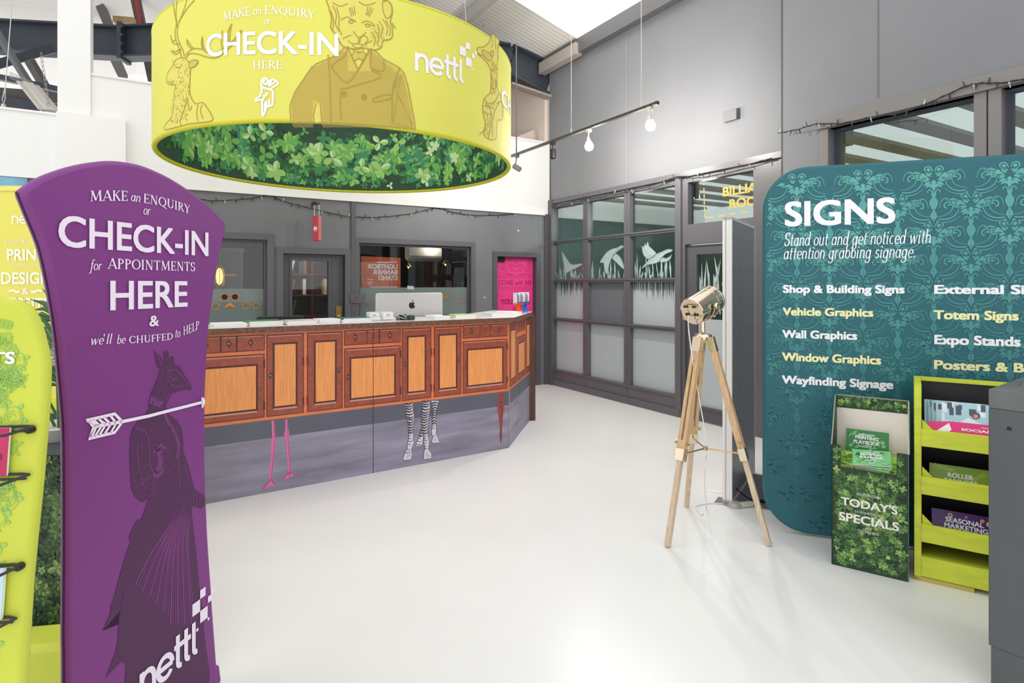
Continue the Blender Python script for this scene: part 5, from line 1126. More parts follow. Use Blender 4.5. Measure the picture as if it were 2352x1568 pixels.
# ================================================================ teal signs stand
TF = Flat((1.833, 3.45, 0), (2.81, -1.0, 0)); 
tR = thing('fabric_display_stand', TF.pt(.6, 0), 'wide teal damask fabric stand with rounded corners listing kinds of signs', 'display stand')
TEAL = mat('teal_fabric', (32, 98, 108), .55, noise=(1.0, .05)); t0 = TF.uv(1752, 800)[0]; t1 = t0 + 2.3; tb, tt = .012, 2.20; rr = .25; P_ = []
for cx_, cz_, a0 in ((t1 - rr, tt - rr, 0), (t0 + rr, tt - rr, 90), (t0 + rr, tb + rr, 180), (t1 - rr, tb + rr, 270)):
    for k in range(13): a = math.radians(a0 + k * 7.5); P_.append((cx_ + rr * math.cos(a), cz_ + rr * math.sin(a)))
mb = MB(); mb.prism([TF.pt(*p) for p in P_], -TF.n * .05); TCV = mb.build('fabric_cover', TEAL, tR, bevel=.018, angle=50)
for x in (.55, 1.75): mb = MB(); mb.cbox(TF.pt(t0 + x, .006, -.235), (.08, .4, .012), math.atan2(TF.u.y, TF.u.x)); mb.build('foot', mat('steel_foot', (150, 150, 154), .35, .8), tR, smooth=False)
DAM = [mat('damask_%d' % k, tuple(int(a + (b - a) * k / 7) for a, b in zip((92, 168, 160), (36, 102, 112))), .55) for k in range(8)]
G = Print(TF, .0022)
def mirror(fn):
    for sg in (-1, 1): fn(sg)
def motif(u, v, s, m_):
    def inb(x, y):
        ux, vy = u + x, v + y
        if not (t0 + .02 < ux < t1 - .02 and tb + .02 < vy < tt - .02): return False
        cx_ = min(max(ux, t0 + rr), t1 - rr); cz_ = min(max(vy, tb + rr), tt - rr)
        return math.hypot(ux - cx_, vy - cz_) < rr - .02
    def pl_(P_): 
        if all(inb(x * s, y * s) for x, y in P_): G.poly([(u + x * s, v + y * s) for x, y in P_], m_)
    def rb(P_, w):
        if all(inb(x * s, y * s) for x, y in P_): G.ribbon([(u + x * s, v + y * s) for x, y in spline(P_, 3)], w if not isinstance(w, tuple) else [(w[0] + (w[1] - w[0]) * i / (3 * (len(P_) - 1))) * s for i in range(3 * (len(P_) - 1) + 1)], m_)
    hb = [(.03, .98), (.05, .9), (.03, .84), (.075, .76), (.075, .68), (.04, .6), (.02, .55), (.06, .46), (.05, .40), (0, .34)]
    pl_(spline([(0, 1.0)] + hb + [(-x, y) for x, y in hb[-2::-1]], 2, True))
    for k in range(5): pl_([(.014 * math.cos(a * 1.05), .16 - 1.0 + .06 * k + .014 * math.sin(a * 1.05) - .02) for a in range(6)])
    def side(sg):
        q = lambda P_: [(sg * x, y) for x, y in P_]
        rb(q([(.03, .95), (.07, 1.0), (.11, .97), (.1, .93)]), (.03, .02))
        rb(q([(.06, .42), (.18, .44), (.30, .52), (.34, .64), (.28, .72), (.20, .70), (.19, .62), (.24, .60)]), (.012, .034))
        rb(q([(.08, .37), (.22, .36), (.36, .42), (.44, .54), (.42, .62), (.37, .60)]), (.03, .015))
        rb(q([(.10, .60), (.12, .72), (.18, .80), (.25, .79), (.26, .74)]), (.012, .03))
        rb(q([(.05, .33), (.18, .29), (.34, .33), (.46, .42)]), (.03, .01))
        for k in range(5): a = k * 1.257; pl_(q([(.47 + .05 * math.cos(a), .60 + .05 * math.sin(a)), (.47 + .02 * math.cos(a + .5), .60 + .02 * math.sin(a + .5)), (.47, .60), (.47 + .02 * math.cos(a - .5), .60 + .02 * math.sin(a - .5))]))
        rb(q([(.02, .20), (.06, .29), (.13, .30), (.17, .24), (.12, .18), (.03, .14)]), (.02, .035))
        pl_(q([(.06, .25), (.10, .275), (.14, .24), (.10, .20), (.06, .2)]))
        for (x, y, l, a) in ((.05, .08, .20, .9), (.08, .05, .34, .38), (.06, .02, .28, .05), (.22, .12, .16, .7), (.28, .16, .18, .1), (.24, .10, .2, -.2), (.05, -.02, .18, -.5)):
            ca, sa = math.cos(a), math.sin(a); w = l * .2
            pl_(q([(x, y), (x + ca * l * .4 - sa * w, y + sa * l * .4 + ca * w), (x + ca * l * .62 - sa * w * .5, y + sa * l * .62 + ca * w * .5), (x + ca * l, y + sa * l), (x + ca * l * .6 + sa * w * .6, y + sa * l * .6 - ca * w * .6), (x + ca * l * .35 + sa * w, y + sa * l * .35 - ca * w)]))
        pl_(q([(0, .02), (.045, -.02), (.03, -.08), (.075, -.1), (.07, -.16), (.04, -.13), (0, -.28)]))
        pl_(q([(.02, -.05), (.12, -.08), (.16, -.15), (.09, -.13)]))
    mirror(side)
du_, dv_ = .345, .312
for r_ in range(-1, 16):
    for c_ in range(-1, 8):
        v = tt - .02 - .26 - r_ * dv_ / 2 * 1.0; u = t0 + .015 + c_ * du_ + (du_ / 2 if r_ % 2 else 0)
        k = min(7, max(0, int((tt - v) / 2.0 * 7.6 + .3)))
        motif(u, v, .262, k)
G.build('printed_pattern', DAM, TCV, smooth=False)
TLM = [mat('sign_white', (240, 240, 244), .6), mat('sign_cream', (240, 236, 176), .6)]; G = Print(TF, .0034, (TLM, TCV)); s5 = lambda X, Y: (1740 + X / 3.734, 340 + Y / 3.734); s6 = lambda X, Y: (1740 + X / 3.843, 740 + Y / 3.843)
G.text('SIGNS', s5(232, 672), s5(1182, 645), s5(0, 462)[1], 'bold'); 
for body, x0, x1, yb in (('Stand out and get noticed with', 228, 1485, 848), ('attention grabbing signage.', 224, 1348, 960)):
    ua, va = TF.uv(*s5(x0, yb)); ub, vb = TF.uv(*s5(x1, yb - 38 if yb < 900 else yb - 26)); Gg = text_geo(body, 'italic'); wd__ = max(p[0] for p in Gg[0]); hh = .082; G.glyphs(Gg, ua, (va + vb) / 2, hh, (ub - ua) / (wd__ * hh), 0); G.flush()
def item(body, p0, p1, ytop, m_): 
    G.text(body, p0, p1, ytop, 'black', m_)
item('Shop & Building Signs', s5(217, 1243), s5(1260, 1245), s5(0, 1175)[1], 0); item('External Signage', s5(1513, 1248), s5(2740, 1256), s5(0, 1172)[1], 0)
item('Vehicle Graphics', s5(215, 1435), s5(992, 1444), s5(0, 1368)[1], 1); item('Totem Signs', s5(1508, 1462), s5(2238, 1482), s5(0, 1385)[1], 1)
item('Wall Graphics', s6(217, 135), s6(878, 155), s6(0, 65)[1], 0); item('Expo Stands', s6(1558, 188), s6(2320, 218), s6(0, 105)[1], 0)
item('Window Graphics', s6(215, 335), s6(1090, 375), s6(0, 262)[1], 1); item('Posters & Banners', s6(1556, 405), s6(2830, 470), s6(0, 325)[1], 1)
item('Wayfinding Signage', s6(213, 532), s6(1197, 595), s6(0, 460)[1], 0)

# ================================================================ tripod spotlight floor lamp
CHROME = mat('warm_nickel', (226, 208, 184), .12, 1.0); OAK = mat('limed_oak', (206, 172, 132), .5, noise=(14, .18), stretch=(6, 6, .5)); OAKP = mat('bleached_oak', (208, 186, 160), .55, noise=(14, .18), stretch=(6, 6, .5)); BRASS = mat('pale_brass', (206, 176, 128), .25, .9)
hub = Vector((1.158, 3.55, 1.185)); feet = [FL(1533, 1256), FL(1766, 1253), FL(1577, 1163)]
tR = thing('floor_lamp', (1.17, 3.55, 0), 'wooden tripod floor lamp with a shiny metal spotlight head', 'floor lamp')
MB().lathe([(.0, -.02), (.05, -.02), (.055, .0), (.05, .012), (.018, .02), (.012, .03), (.012, .085), (.02, .09), (.0, .095)], hub, (0, 0, 1), 20).build('hub', CHROME, tR)
mids = []
for i, ft in enumerate(feet):
    dv = (ft - Vector((hub.x, hub.y, 0))).normalized(); top_ = hub + dv * .045 + UP * -.01; ft2 = ft + UP * .004; ax = (ft2 - top_); L_ = ax.length; a_ = ax.normalized(); side = a_.cross(UP).normalized(); nrm = side.cross(a_)
    kk = .56; mid_ = top_ + ax * kk
    up_ = MB()
    for sg in (-1, 1): up_.bar(top_ + a_ * .07 + side * sg * .0165, mid_ + side * sg * .0165, .021, .036, up=nrm)
    up_.bar(top_ + a_ * .07, top_ + a_ * .14, .02, .034, up=nrm); up_.bar(mid_ - a_ * .07, mid_, .02, .034, up=nrm)
    lg = up_.build('leg', OAK, tR, bevel=.002)
    MB().bar(mid_ - a_ * .06, ft2, .028, .03, up=nrm).build('lower_leg', OAKP, lg, bevel=.002)
    MB().bar(top_ - a_ * .005, top_ + a_ * .085, .056, .040, up=nrm).build('leg_cap', CHROME, lg, bevel=.002)
    MB().bar(mid_ - a_ * .02, mid_ + a_ * .05, .058, .042, up=nrm).build('leg_bracket', CHROME, lg, bevel=.002)
    b = MB(); b.lathe([(.006, -.04), (.006, .04)], mid_ - a_ * .05, side, 8); b.lathe([(.012, .035), (.012, .05)], mid_ - a_ * .05, side, 8); b.build('wing_screw', BRASS, lg); mids.append(mid_ + a_ * .015)
ctr = sum(mids, Vector()) / 3 + UP * -.0; b = MB(); b.lathe([(.014, -.01), (.014, .01)], ctr, (0, 0, 1), 10)
for q in mids: b.tube([ctr, q - (q - ctr).normalized() * .02], .0045, 6)
b.build('spreader', BRASS, tR)
hc = W(1613, 701, 3.52); ax = Vector((.74, .52, .34)).normalized(); R_ = .082
MB().lathe([(.0, -.105), (R_ * .97, -.105), (R_, -.10), (R_, -.04), (R_ * 1.0, .055), (R_ * 1.03, .056), (R_ * 1.03, .064), (R_, .065), (R_, .098), (R_ * 1.03, .1), (R_ * 1.03, .108), (R_ * .95, .108), (R_ * .9, .09), (0, .085)], hc, ax, 36).build('lamp_head', CHROME, tR, angle=25)
sx = ax.cross(UP).normalized(); sy = sx.cross(ax).normalized()
b = MB(); bc = hc - ax * .108
for i in (-1, 1):
    for j in (-1, 1): b.bar(bc + sx * (i * .03 - .012) + sy * (j * .024) , bc + sx * (i * .03 - .012) + sy * (j * .024 + .016), .008, .006, up=ax); b.bar(bc + sx * (i * .03 + .006) + sy * (j * .024), bc + sx * (i * .03 + .006) + sy * (j * .024 + .016), .008, .006, up=ax)
for k in range(10): b.lathe([(.003, 0), (.003, .004)], hc - ax * (.03 - .016 * (k % 5)) + (sy * .9 - sx * .43).normalized() * (R_ - .002) + sx * .014 * (k // 5), (sy * .9 - sx * .43), 6)
b.build('vent', mat('vent_dark', (60, 50, 40), .4), tR)
b = MB(); b.tube([bc + sx * .05 + sy * .035, bc + sx * .05 + sy * .035 - ax * .028, bc - sx * .05 + sy * .035 - ax * .028, bc - sx * .05 - sy * .035 - ax * .028, bc + sx * .05 - sy * .035 - ax * .028, bc + sx * .05 - sy * .035], .004, 6); b.build('back_guard', CHROME, tR)
b = MB(); arc = [hc + (sx * math.cos(a) + (UP) * math.sin(a) * 1.0) * (R_ + .014) for a in [math.pi + math.pi * k / 12 for k in range(13)]]
for p, q in zip(arc, arc[1:]): b.bar(p, q, .02, .005, up=(q - p).cross(ax))
b.tube([hub + UP * .09, arc[6]], .013, 10); b.build('yoke', CHROME, tR)
b = MB()
for sg in (-1, 1): b.lathe([(.0, -.004), (.016, 0), (.02, .012), (.016, .02), (.0, .021)], hc + sx * sg * (R_ + .012), sx * sg, 10)
b.lathe([(.01, 0), (.01, .03), (.004, .034)], hc + ax * .085 - sy * (R_ - .005), -sy, 8); b.build('knob', CHROME, tR)
g0 = hc - ax * .135 - sy * .01
fl = lambda px, py: FL(px, py) + UP * .006
cp = [tuple(g0), tuple(W(1581, 745, 3.47)), tuple(W(1587, 800, 3.47)), tuple(W(1600, 880, 3.52)), tuple(W(1614, 960, 3.55)), tuple(ctr + Vector((0.012, -.01, .02))), tuple(W(1622, 1045, 3.58)), tuple(W(1618, 1110, 3.6)), tuple(fl(1622, 1166)), tuple(fl(1612, 1184)), tuple(fl(1600, 1170)), tuple(fl(1604, 1162)), tuple(fl(1640, 1157)), tuple(fl(1685, 1163))]
MB().tube(spline(cp, 6), .0035, 6).build('cord', mat('white_cord', (232, 232, 236), .4), tR)
# transparent foot switch and plug
c = FL(1688, 1163); MB().lathe([(.05, 0), (.05, .006), (.036, .03), (.0, .036)], c, (0, 0, 1), 20).build('foot_switch', mat('smoky_plastic', (176, 172, 166), .2), tR)
b = MB(); b.cbox(FL(1715, 1164) + UP * .018, (.09, .035, .03), .25); b.build('plug_block', mat('cream_plastic', (216, 206, 190), .4), tR, bevel=.004)
# ================================================================ free-standing light box panel seen from its edge
A0 = Vector((1.437, 3.995, 0)); e0 = Vector((.54, .84, 0)).normalized(); n0 = Vector((e0.y, -e0.x, 0)); Hh = 1.955
pR = thing('light_box_panel', (1.6, 4.3, 0), 'tall white-framed light box panel with a grey perforated back behind the tripod lamp', 'light box')
FRW = mat('white_aluminium', (240, 236, 232), .35); wth = .062; q = A0 + n0 * .0
MB().box(q, e0 * .018, n0 * wth, UP * Hh).box(q + e0 * .80, e0 * .02, n0 * wth, UP * Hh).box(q + UP * (Hh - .02), e0 * .82, n0 * wth, UP * .02).box(q, e0 * .82, n0 * wth, UP * .03).build('frame', FRW, pR, smooth=False)
MB().box(q + n0 * .020 - e0 * .003, e0 * .004, n0 * .003, UP * Hh).build('groove', mat('groove_grey', (150, 148, 148), .5), pR, smooth=False)
GP = mat('grey_back_sheet', (146, 148, 156), .35, .0); MB().box(q + n0 * (wth - .012) + e0 * .018, e0 * .782, n0 * .010, UP * (Hh - .004)).build('back_sheet', GP, pR, smooth=False)
MB().box(q - n0 * -.002 + e0 * .018, e0 * .782, n0 * .004, UP * (Hh - .02)).build('light_sheet', mat('light_fabric', (250, 240, 240), .6), pR, smooth=False)
b = MB()
for i in range(4):
    for j in range(9): z = Hh - .14 - j * .215; b.lathe([(.006, 0), (.006, .0015)], q + n0 * (wth - .002) + e0 * (.05 + i * .22) + UP * z, n0, 8)
b.build('rivet_hole', BLACK, pR, smooth=False); b = MB(); b.cbox(A0 + e0 * .04 + n0 * .03 + UP * .004, (.12, .16, .008), math.atan2(e0.y, e0.x)); b.box(A0 + n0 * .06 + e0 * .05, e0 * .72, n0 * .30, UP * .006); b.build('foot', mat('grey_foot', (128, 128, 134), .35, .5), pR, smooth=False)
# black cables by its foot
b = MB(); b.tube(spline([tuple(A0 + n0 * .072 + e0 * .07 + UP * .10), tuple(A0 + n0 * .15 + e0 * .09 + UP * .04), tuple(A0 + n0 * .22 + e0 * .14 + UP * .012), tuple(A0 + n0 * .27 + e0 * .2 + UP * .012)], 6), .005, 6); b.cbox(A0 + n0 * .21 + e0 * .13 + UP * .018, (.07, .02, .018), .4)
for k in range(5): b.tube([A0 + n0 * .25 + e0 * (.42 + .012 * k) + Vector((.05 * math.cos(a), .09 * math.sin(a), .02 + .012 * k + .012 * math.sin(2 * a + k))) for a in [i * .45 for i in range(14)]], .004, 6, closed=True)
solo(b, 'power_cable', BLACK, 'black power cable looped at the foot of the light box panel', 'cable')
b = MB(); b.cbox(FL(1640, 1130) + UP * .004, (.10, .022, .008), -.5); recentre(solo(b, 'white_tab', mat('white_tab', (248, 244, 244), .4), 'small white tab lying on the floor before the light box panel', 'tab', bevel=.003))
# ================================================================ leafy dump bin
DBn = Vector((1.712, 3.135, 0)); de = Vector((.829, -.559, 0)); db = Vector((.559, .829, 0)); dw, dd = .344, .235
FB = Flat(DBn, de); FB.n = -db
CARD = mat('bin_card', (34, 58, 34), .55); CARDW = mat('bin_card_white', (236, 228, 218), .6); CARDE = mat('bin_card_edge', (150, 150, 132), .6)
bR = thing('display_bin', DBn + de * dw / 2 + db * dd / 2, 'leaf-printed cardboard display bin offering printed booklets in front of the teal stand', 'display bin')
fo = [(0, 0), (dw, 0), (dw, .642), (dw - .052, .642), (dw - .052, .527), (.042, .527), (.042, .642), (0, .642)]
bF_ = MB().prism([FB.pt(*p) for p in fo], db * .005).build('front_panel', CARD, bR, smooth=False)
bz0, bz1 = .642, .872
for x in (0, dw - .005):
    pr = [DBn + de * x, DBn + de * x + db * dd, DBn + de * x + db * dd + UP * bz1, DBn + de * x + db * (dd - .03) + UP * bz1, DBn + de * x + UP * bz0]
    MB().prism(pr, de * .005).build('side_panel', CARD if x == 0 else CARDW, bR, smooth=False)
bK_ = MB().box(DBn + db * dd, de * dw, db * .005, UP * bz1).build('back_panel', CARDW, bR, smooth=False)
MB().box(DBn + db * .006 + UP * .47 + de * .006, de * (dw - .012), db * (dd - .008), UP * .004).build('tray', CARDW, bR, smooth=False)
b = MB(); 
for x in (0, dw): b.bar(DBn + de * x + UP * bz0, DBn + de * x + db * (dd - .03) + UP * bz1, .006)
b.bar(DBn + db * dd + UP * bz1, DBn + de * dw + db * dd + UP * bz1, .006); b.build('edge_fold', CARDE, bR, smooth=False)
G = Print(FB, .0012)
def inbin(u, v, r): return (r * .9 < u < dw - r * .9) and (r * .9 < v < (.642 if (u < .042 - r * .5 or u > dw - .052 + r * .5) else .527) - r * .9)
leaf_print(G, 0, dw, 0, .642, .030, 21, inbin)
G.build('leaf_print', GREENS_DARK, bF_, smooth=False)
BKP = Flat(DBn + db * dd, de); BKP.n = -db; G = Print(BKP, .0016); G.rect(0, .802, dw, bz1, 7); leaf_print(G, 0, dw, .805, bz1, .024, 22)
G.build('leaf_print', GREENS_DARK + [CARD], bK_, smooth=False)
SL = Flat(DBn, db); SL.n = -de
G = Print(FB, .0042, (mat('bin_white', (240, 236, 228), .6), bF_)); s7 = lambda X, Y: (1860 + X / 4.48, 1050 + Y / 4.48)
G.text('HELP ONESELF', s7(483, 388), s7(735, 426), s7(0, 362)[1], 'serif'); G.text('to', s7(595, 432), s7(612, 434), s7(0, 418)[1], 'serif')
G.text("TODAY'S", s7(322, 480), s7(905, 592), s7(0, 400)[1], 'bold'); G.text('EXTRAORDINARY', s7(463, 562), s7(752, 618), s7(0, 540)[1], 'serif'); G.text('SPECIALS', s7(303, 640), s7(920, 760), s7(0, 555)[1], 'bold')
G.text('whilst', s7(575, 738), s7(640, 748), s7(0, 712)[1], 'serif'); G.text("THEY'RE HOT", s7(495, 768), s7(715, 802), s7(0, 740)[1], 'serif')

# paper shred
b = MB(); rs = random.Random(9)
for k in range(700):
    x, y = rs.uniform(.03, dw - .03), rs.uniform(.025, dd - .03); z = .490 + rs.random() * .06 + (.06 * rs.random() if x < .075 or x > dw - .085 or y < .03 else 0)
    p = DBn + de * x + db * y + UP * z; a = rs.random() * 6.28; P_ = []
    for j in range(5):
        P_.append(p); a += rs.uniform(-.9, .9); p = p + Vector((math.cos(a), math.sin(a), rs.uniform(-.4, .5))) * .013
        l = p - DBn; p = DBn + de * min(max(l.dot(de), .012), dw - .012) + db * min(max(l.dot(db), .012), dd - .012) + UP * min(max(p.z, .478), .60)
    b.tube(P_, .0016, 3, m=k % 2)
solo(b, 'paper_shred', [mat('lime_shred', (166, 226, 66), .6), mat('pale_shred', (206, 240, 130), .6)], 'lime paper shred nesting the playbooks in the display bin', 'shred', kind='stuff')
BG = [mat('playbook_green', (44, 128, 62), .35), mat('playbook_lime', (96, 170, 78), .4), mat('playbook_mint', (120, 196, 128), .35), mat('playbook_fern', (28, 96, 52), .4), mat('booklet_white', (246, 246, 244), .5)]
def booklet(name, corner, e, up_, w, h, mts, label, cat='booklet', deco=None, t=.006, group=None):
    """thin booklet: corner = lower start corner, e along, up_ up its face"""
    f_ = Flat(corner, e, up_); r = thing(name, corner, label, cat, group)
    MB().box(f_.pt(0, 0), f_.u * w, f_.v * h, -f_.n * t).build('pages', PAPER, r, smooth=False)
    cv_ = MB().box(f_.pt(0, 0, .0008), f_.u * w, f_.v * h, -f_.n * .001).build('cover', mts[0], r, smooth=False)
    G = Print(f_, .0016); deco(G, w, h); G.build('lettering', mts, cv_, smooth=False); return r
def setline(G, body, u0, u1, v, hgt, m_=4, style='bold', lift=.0008): g_ = text_geo(body, style); wd__ = max(p[0] for p in g_[0]); G.glyphs(g_, u0, v, hgt, (u1 - u0) / (wd__ * hgt), m_, lift)
def playbook(G, w, h, seed=1):
    r_ = random.Random(seed)
    for k in range(34):
        u, v = r_.uniform(.01, w - .025), r_.uniform(.008, h - .02); leaf(G, u, v, min(.03, w - u, h - v, ) * .8, .016, r_.uniform(.2, 1.3), r_.choice((1, 2, 3)), r_.choice((1, 3, 2)), 1e-6 * k)
    setline(G, 'PRINTING', w * .22, w * .76, h * .60, h * .15); setline(G, 'PLAYBOOK', w * .18, w * .80, h * .40, h * .15)
    for v, a, b_ in ((.83, .30, .68), (.79, .28, .66), (.33, .38, .6), (.28, .3, .72)): G.ribbon([(w * a, h * v), (w * b_, h * v)], h * .02, 4, .0008)
    logo(G, (w * .42, h * .08), (1, 0), h * .07, 4, .0008)
f0 = DBn + de * .055 + db * .165 + UP * .575
booklet('playbook', f0, de, db * .16 + UP, .20, .125, BG, 'green playbook standing upright at the back of the display bin', deco=playbook)
for k in range(5):
    a = -.30 + .10 * k; v0 = (db * .85 + UP * .52).normalized(); n_ = de.cross(v0).normalized(); n_ = n_ if n_.z > 0 else -n_; e_ = de * math.cos(a) + v0 * math.sin(a); up_ = v0 * math.cos(a) - de * math.sin(a)
    booklet('playbook', DBn + de * (.075 + .006 * k) + db * (.055 - .008 * k) + UP * .528 + n_ * .0075 * k, e_, up_, .175, .105, BG[2:3] + BG[1:], 'pale green playbook in the fan lying at the front of the display bin', deco=(lambda G, w, h, k=k: playbook(G, w, h, k + 3)), group='fanned playbooks in the display bin')
# ================================================================ lime brochure unit
LA = Vector((2.044, 2.973, 0)); le = Vector((.831, -.557, 0)).normalized(); lbk = Vector((.557, .831, 0)).normalized(); lw, ld = .66, .30
LIME = mat('lime_wood', (206, 216, 62), .5, noise=(7, .1), stretch=(1, 1, 4)); LIMED = mat('lime_inside_black', (34, 34, 36), .5)
lR = thing('brochure_unit', LA + le * lw / 2 + lbk * ld / 2, 'lime painted wooden brochure unit with black shelves beside the leafy bin', 'brochure unit')
for x in (0, lw - .03): MB().box(LA + le * x, le * .03, lbk * ld, UP * .996).build('side_panel', LIME, lR, smooth=False, bevel=.002)
MB().box(LA + lbk * (ld - .012) + le * .03 + UP * .1, le * (lw - .06), lbk * .012, UP * .875).build('back_panel', LIMED, lR, smooth=False)
MB().box(LA + lbk * (ld - .02) + le * .03 + UP * .975, le * (lw - .06), lbk * .02, UP * .021).build('top_rail', LIME, lR, smooth=False)
MB().box(LA + le * .0305 + lbk * .05, le * .002, lbk * (ld - .065), UP * .94).build('side_lining', LIMED, lR, smooth=False)
for z0, z1, sh in ((.682, .768, .70), (.44, .53, .46), (.20, .29, .22)):
    MB().box(LA + le * .03 + UP * z0 - lbk * .004, le * (lw - .06), lbk * .016, UP * (z1 - z0)).build('shelf_front', LIME, lR, smooth=False, bevel=.0015)
    MB().box(LA + le * .033 + lbk * .013 + UP * sh, le * (lw - .066), lbk * (ld - .027), UP * .012).build('shelf', LIMED, lR, smooth=False)
    MB().prism([LA + le * .033 + lbk * .014 + UP * (z1 - .01), LA + le * .033 + lbk * .014 + UP * (z1 + .045), LA + le * .085 + lbk * .014 + UP * (z1 - .01)], lbk * .01).build('corner_brace', LIME, lR, smooth=False)
MB().box(LA + le * .03 + UP * .025 - lbk * .002, le * (lw - .06), lbk * (ld - .02), UP * .10).build('base_box', LIME, lR, smooth=False, bevel=.002)
MB().box(LA + le * .0, le * .24, lbk * .05, UP * .022).build('foot', mat('raw_pine', (196, 180, 90), .6), lR, smooth=False)
MB().box(LA + le * .42 + lbk * .1, le * .2, lbk * .15, UP * .024).build('foot', LIMED, lR, smooth=False)
lean = (UP + lbk * .42).normalized()
def cov(rgb, name): return mat(name, rgb, .3)
def deco_online(G, w, h, seed=2):
    r_ = random.Random(seed)
    for k in range(14): u = r_.uniform(0, w * .9); v = r_.uniform(h * .35, h * .9); G.rect(u, v, min(w, u + r_.uniform(.01, .03)), min(h, v + r_.uniform(.02, .05)), r_.choice((1, 2, 3)), k * 1e-5)
    G.disc(w * .62, h * .7, h * .10, 3, .0002); G.disc(w * .62, h * .68, h * .055, 5, .0003); G.poly([(w * .3, h * .4), (w * .5, h * .62), (w * .9, h * .35), (w * .7, h * .2)], 2, .0003)
    setline(G, 'ONLINE', w * .1, w * .42, h * .42, h * .09); setline(G, 'STORES', w * .5, w * .9, h * .36, h * .08)
ON = [cov((168, 206, 216), 'brochure_aqua'), cov((96, 150, 170), 'brochure_blue'), cov((226, 236, 238), 'brochure_ice'), cov((70, 80, 92), 'brochure_slate'), BG[4], cov((226, 130, 118), 'brochure_coral')]
for k in range(4):
    booklet('brochure', LA + le * (.045 + .016 * k) + lbk * (.10 - .012 * k) + UP * .722, le, lean, .26, .185, ON, 'aqua online brochure fanned in the top tray of the lime unit', deco=(lambda G, w, h, k=k: deco_online(G, w, h, k)), group='aqua brochures in the lime unit top tray', t=.004)
booklet('brochure', LA + le * .33 + lbk * .042 + UP * .722, le, lean, .24, .17, ON[2:3] + ON[1:], 'pale brochure at the far end of the lime unit top tray', deco=lambda G, w, h: deco_online(G, w, h, 9))
MAG = [cov((226, 40, 120), 'brochure_magenta'), BG[4]]
def dec_sm(G, w, h): setline(G, 'SOCIAL MEDIA', w * .14, w * .9, h * .58, h * .13, 1); G.ribbon([(w * .4, h * .82), (w * .64, h * .82)], h * .02, 1)
booklet('brochure', LA + le * .15 + lbk * .024 + UP * .720, le, lean, .30, .098, MAG, 'magenta social media brochure in front of the aqua ones in the lime unit', deco=dec_sm, t=.004)
booklet('brochure', LA + le * .055 + lbk * .028 + UP * .720, (le + UP * .12), lean, .10, .085, MAG, 'magenta brochure tucked before the aqua fan at the lime unit corner', deco=lambda G, w, h: (G.poly([(w * .1, h * .2), (w * .9, h * .9), (w, h * .5), (w * .5, 0)], 1, .0003), None)[1], t=.003)
RO = [cov((128, 160, 30), 'brochure_olive'), cov((164, 190, 72), 'brochure_moss'), BG[4]]
def dec_ro(G, w, h):
    setline(G, 'ROLLER', w * .28, w * .66, h * .46, h * .20, 2); setline(G, 'BANNERS', w * .22, w * .72, h * .2, h * .20, 2)
    for k in range(7): leaf(G, w * (.05 + .04 * k), h * (.78 - .01 * k), .03, .008, 1.1 - .1 * k, 1, 1, 0); leaf(G, w * (.85 - .03 * k), h * (.7 - .06 * k), .025, .007, 2.2, 1, 1, 0)
    G.ribbon([(w * .35, h * .75), (w * .42, h * .66), (w * .56, h * .66)], h * .02, 1, .0004)
booklet('brochure', LA + le * .065 + lbk * .065 + UP * .478, le, lean, .27, .108, RO, 'olive roller banner brochure in the middle tray of the lime unit', deco=dec_ro)
MIX = [cov((40, 40, 44), 'brochure_black'), cov((200, 60, 60), 'brochure_red'), cov((90, 150, 210), 'brochure_sky'), BG[4]]
booklet('brochure', LA + le * .352 + lbk * .05 + UP * .478, le, lean, .20, .215, MIX, 'taller dark brochure with red and blue pictures in the lime unit middle tray', deco=lambda G, w, h: (G.rect(.01, h * .45, w * .5, h * .62, 1), G.rect(.01, h * .2, w * .6, h * .4, 2), setline(G, 'TOOLS', w * .1, w * .7, h * .8, h * .07, 3))[0])
SE = [cov((74, 32, 112), 'brochure_violet'), cov((240, 150, 90), 'bauble_orange'), cov((226, 214, 150), 'bauble_cream'), BG[4], cov((110, 70, 150), 'brochure_lilac')]
def dec_se(G, w, h):
    setline(G, 'SEASONAL', w * .22, w * .82, h * .53, h * .20, 3); setline(G, 'MARKETING', w * .20, w * .88, h * .29, h * .20, 3)
    G.disc(w * .30, h * .82, h * .085, 2); G.disc(w * .30, h * .82, h * .05, 4, .0003); G.disc(w * .80, h * .80, h * .075, 1); G.disc(w * .90, h * .70, h * .095, 2, .0002); G.disc(w * .90, h * .70, h * .05, 1, .0004)
    for k in range(3): a = k * 1.047; G.ribbon([(w * .55 - .008 * math.cos(a), h * .84 - .008 * math.sin(a)), (w * .55 + .008 * math.cos(a), h * .84 + .008 * math.sin(a))], .002, 1)
    for k in range(22): G.disc(random.Random(k).uniform(.02, w - .02), random.Random(k + 50).uniform(.03, h - .01), .001, 4)
booklet('brochure', LA + le * .075 + lbk * .062 + UP * .238, le, lean, .255, .118, SE, 'violet seasonal marketing brochure with baubles in the lime unit bottom tray', deco=dec_se)
booklet('playbook', LA + le * .345 + lbk * .062 + UP * .238, le, lean, .2, .15, BG, 'green playbook beside the violet brochure in the lime unit bottom tray', deco=playbook)
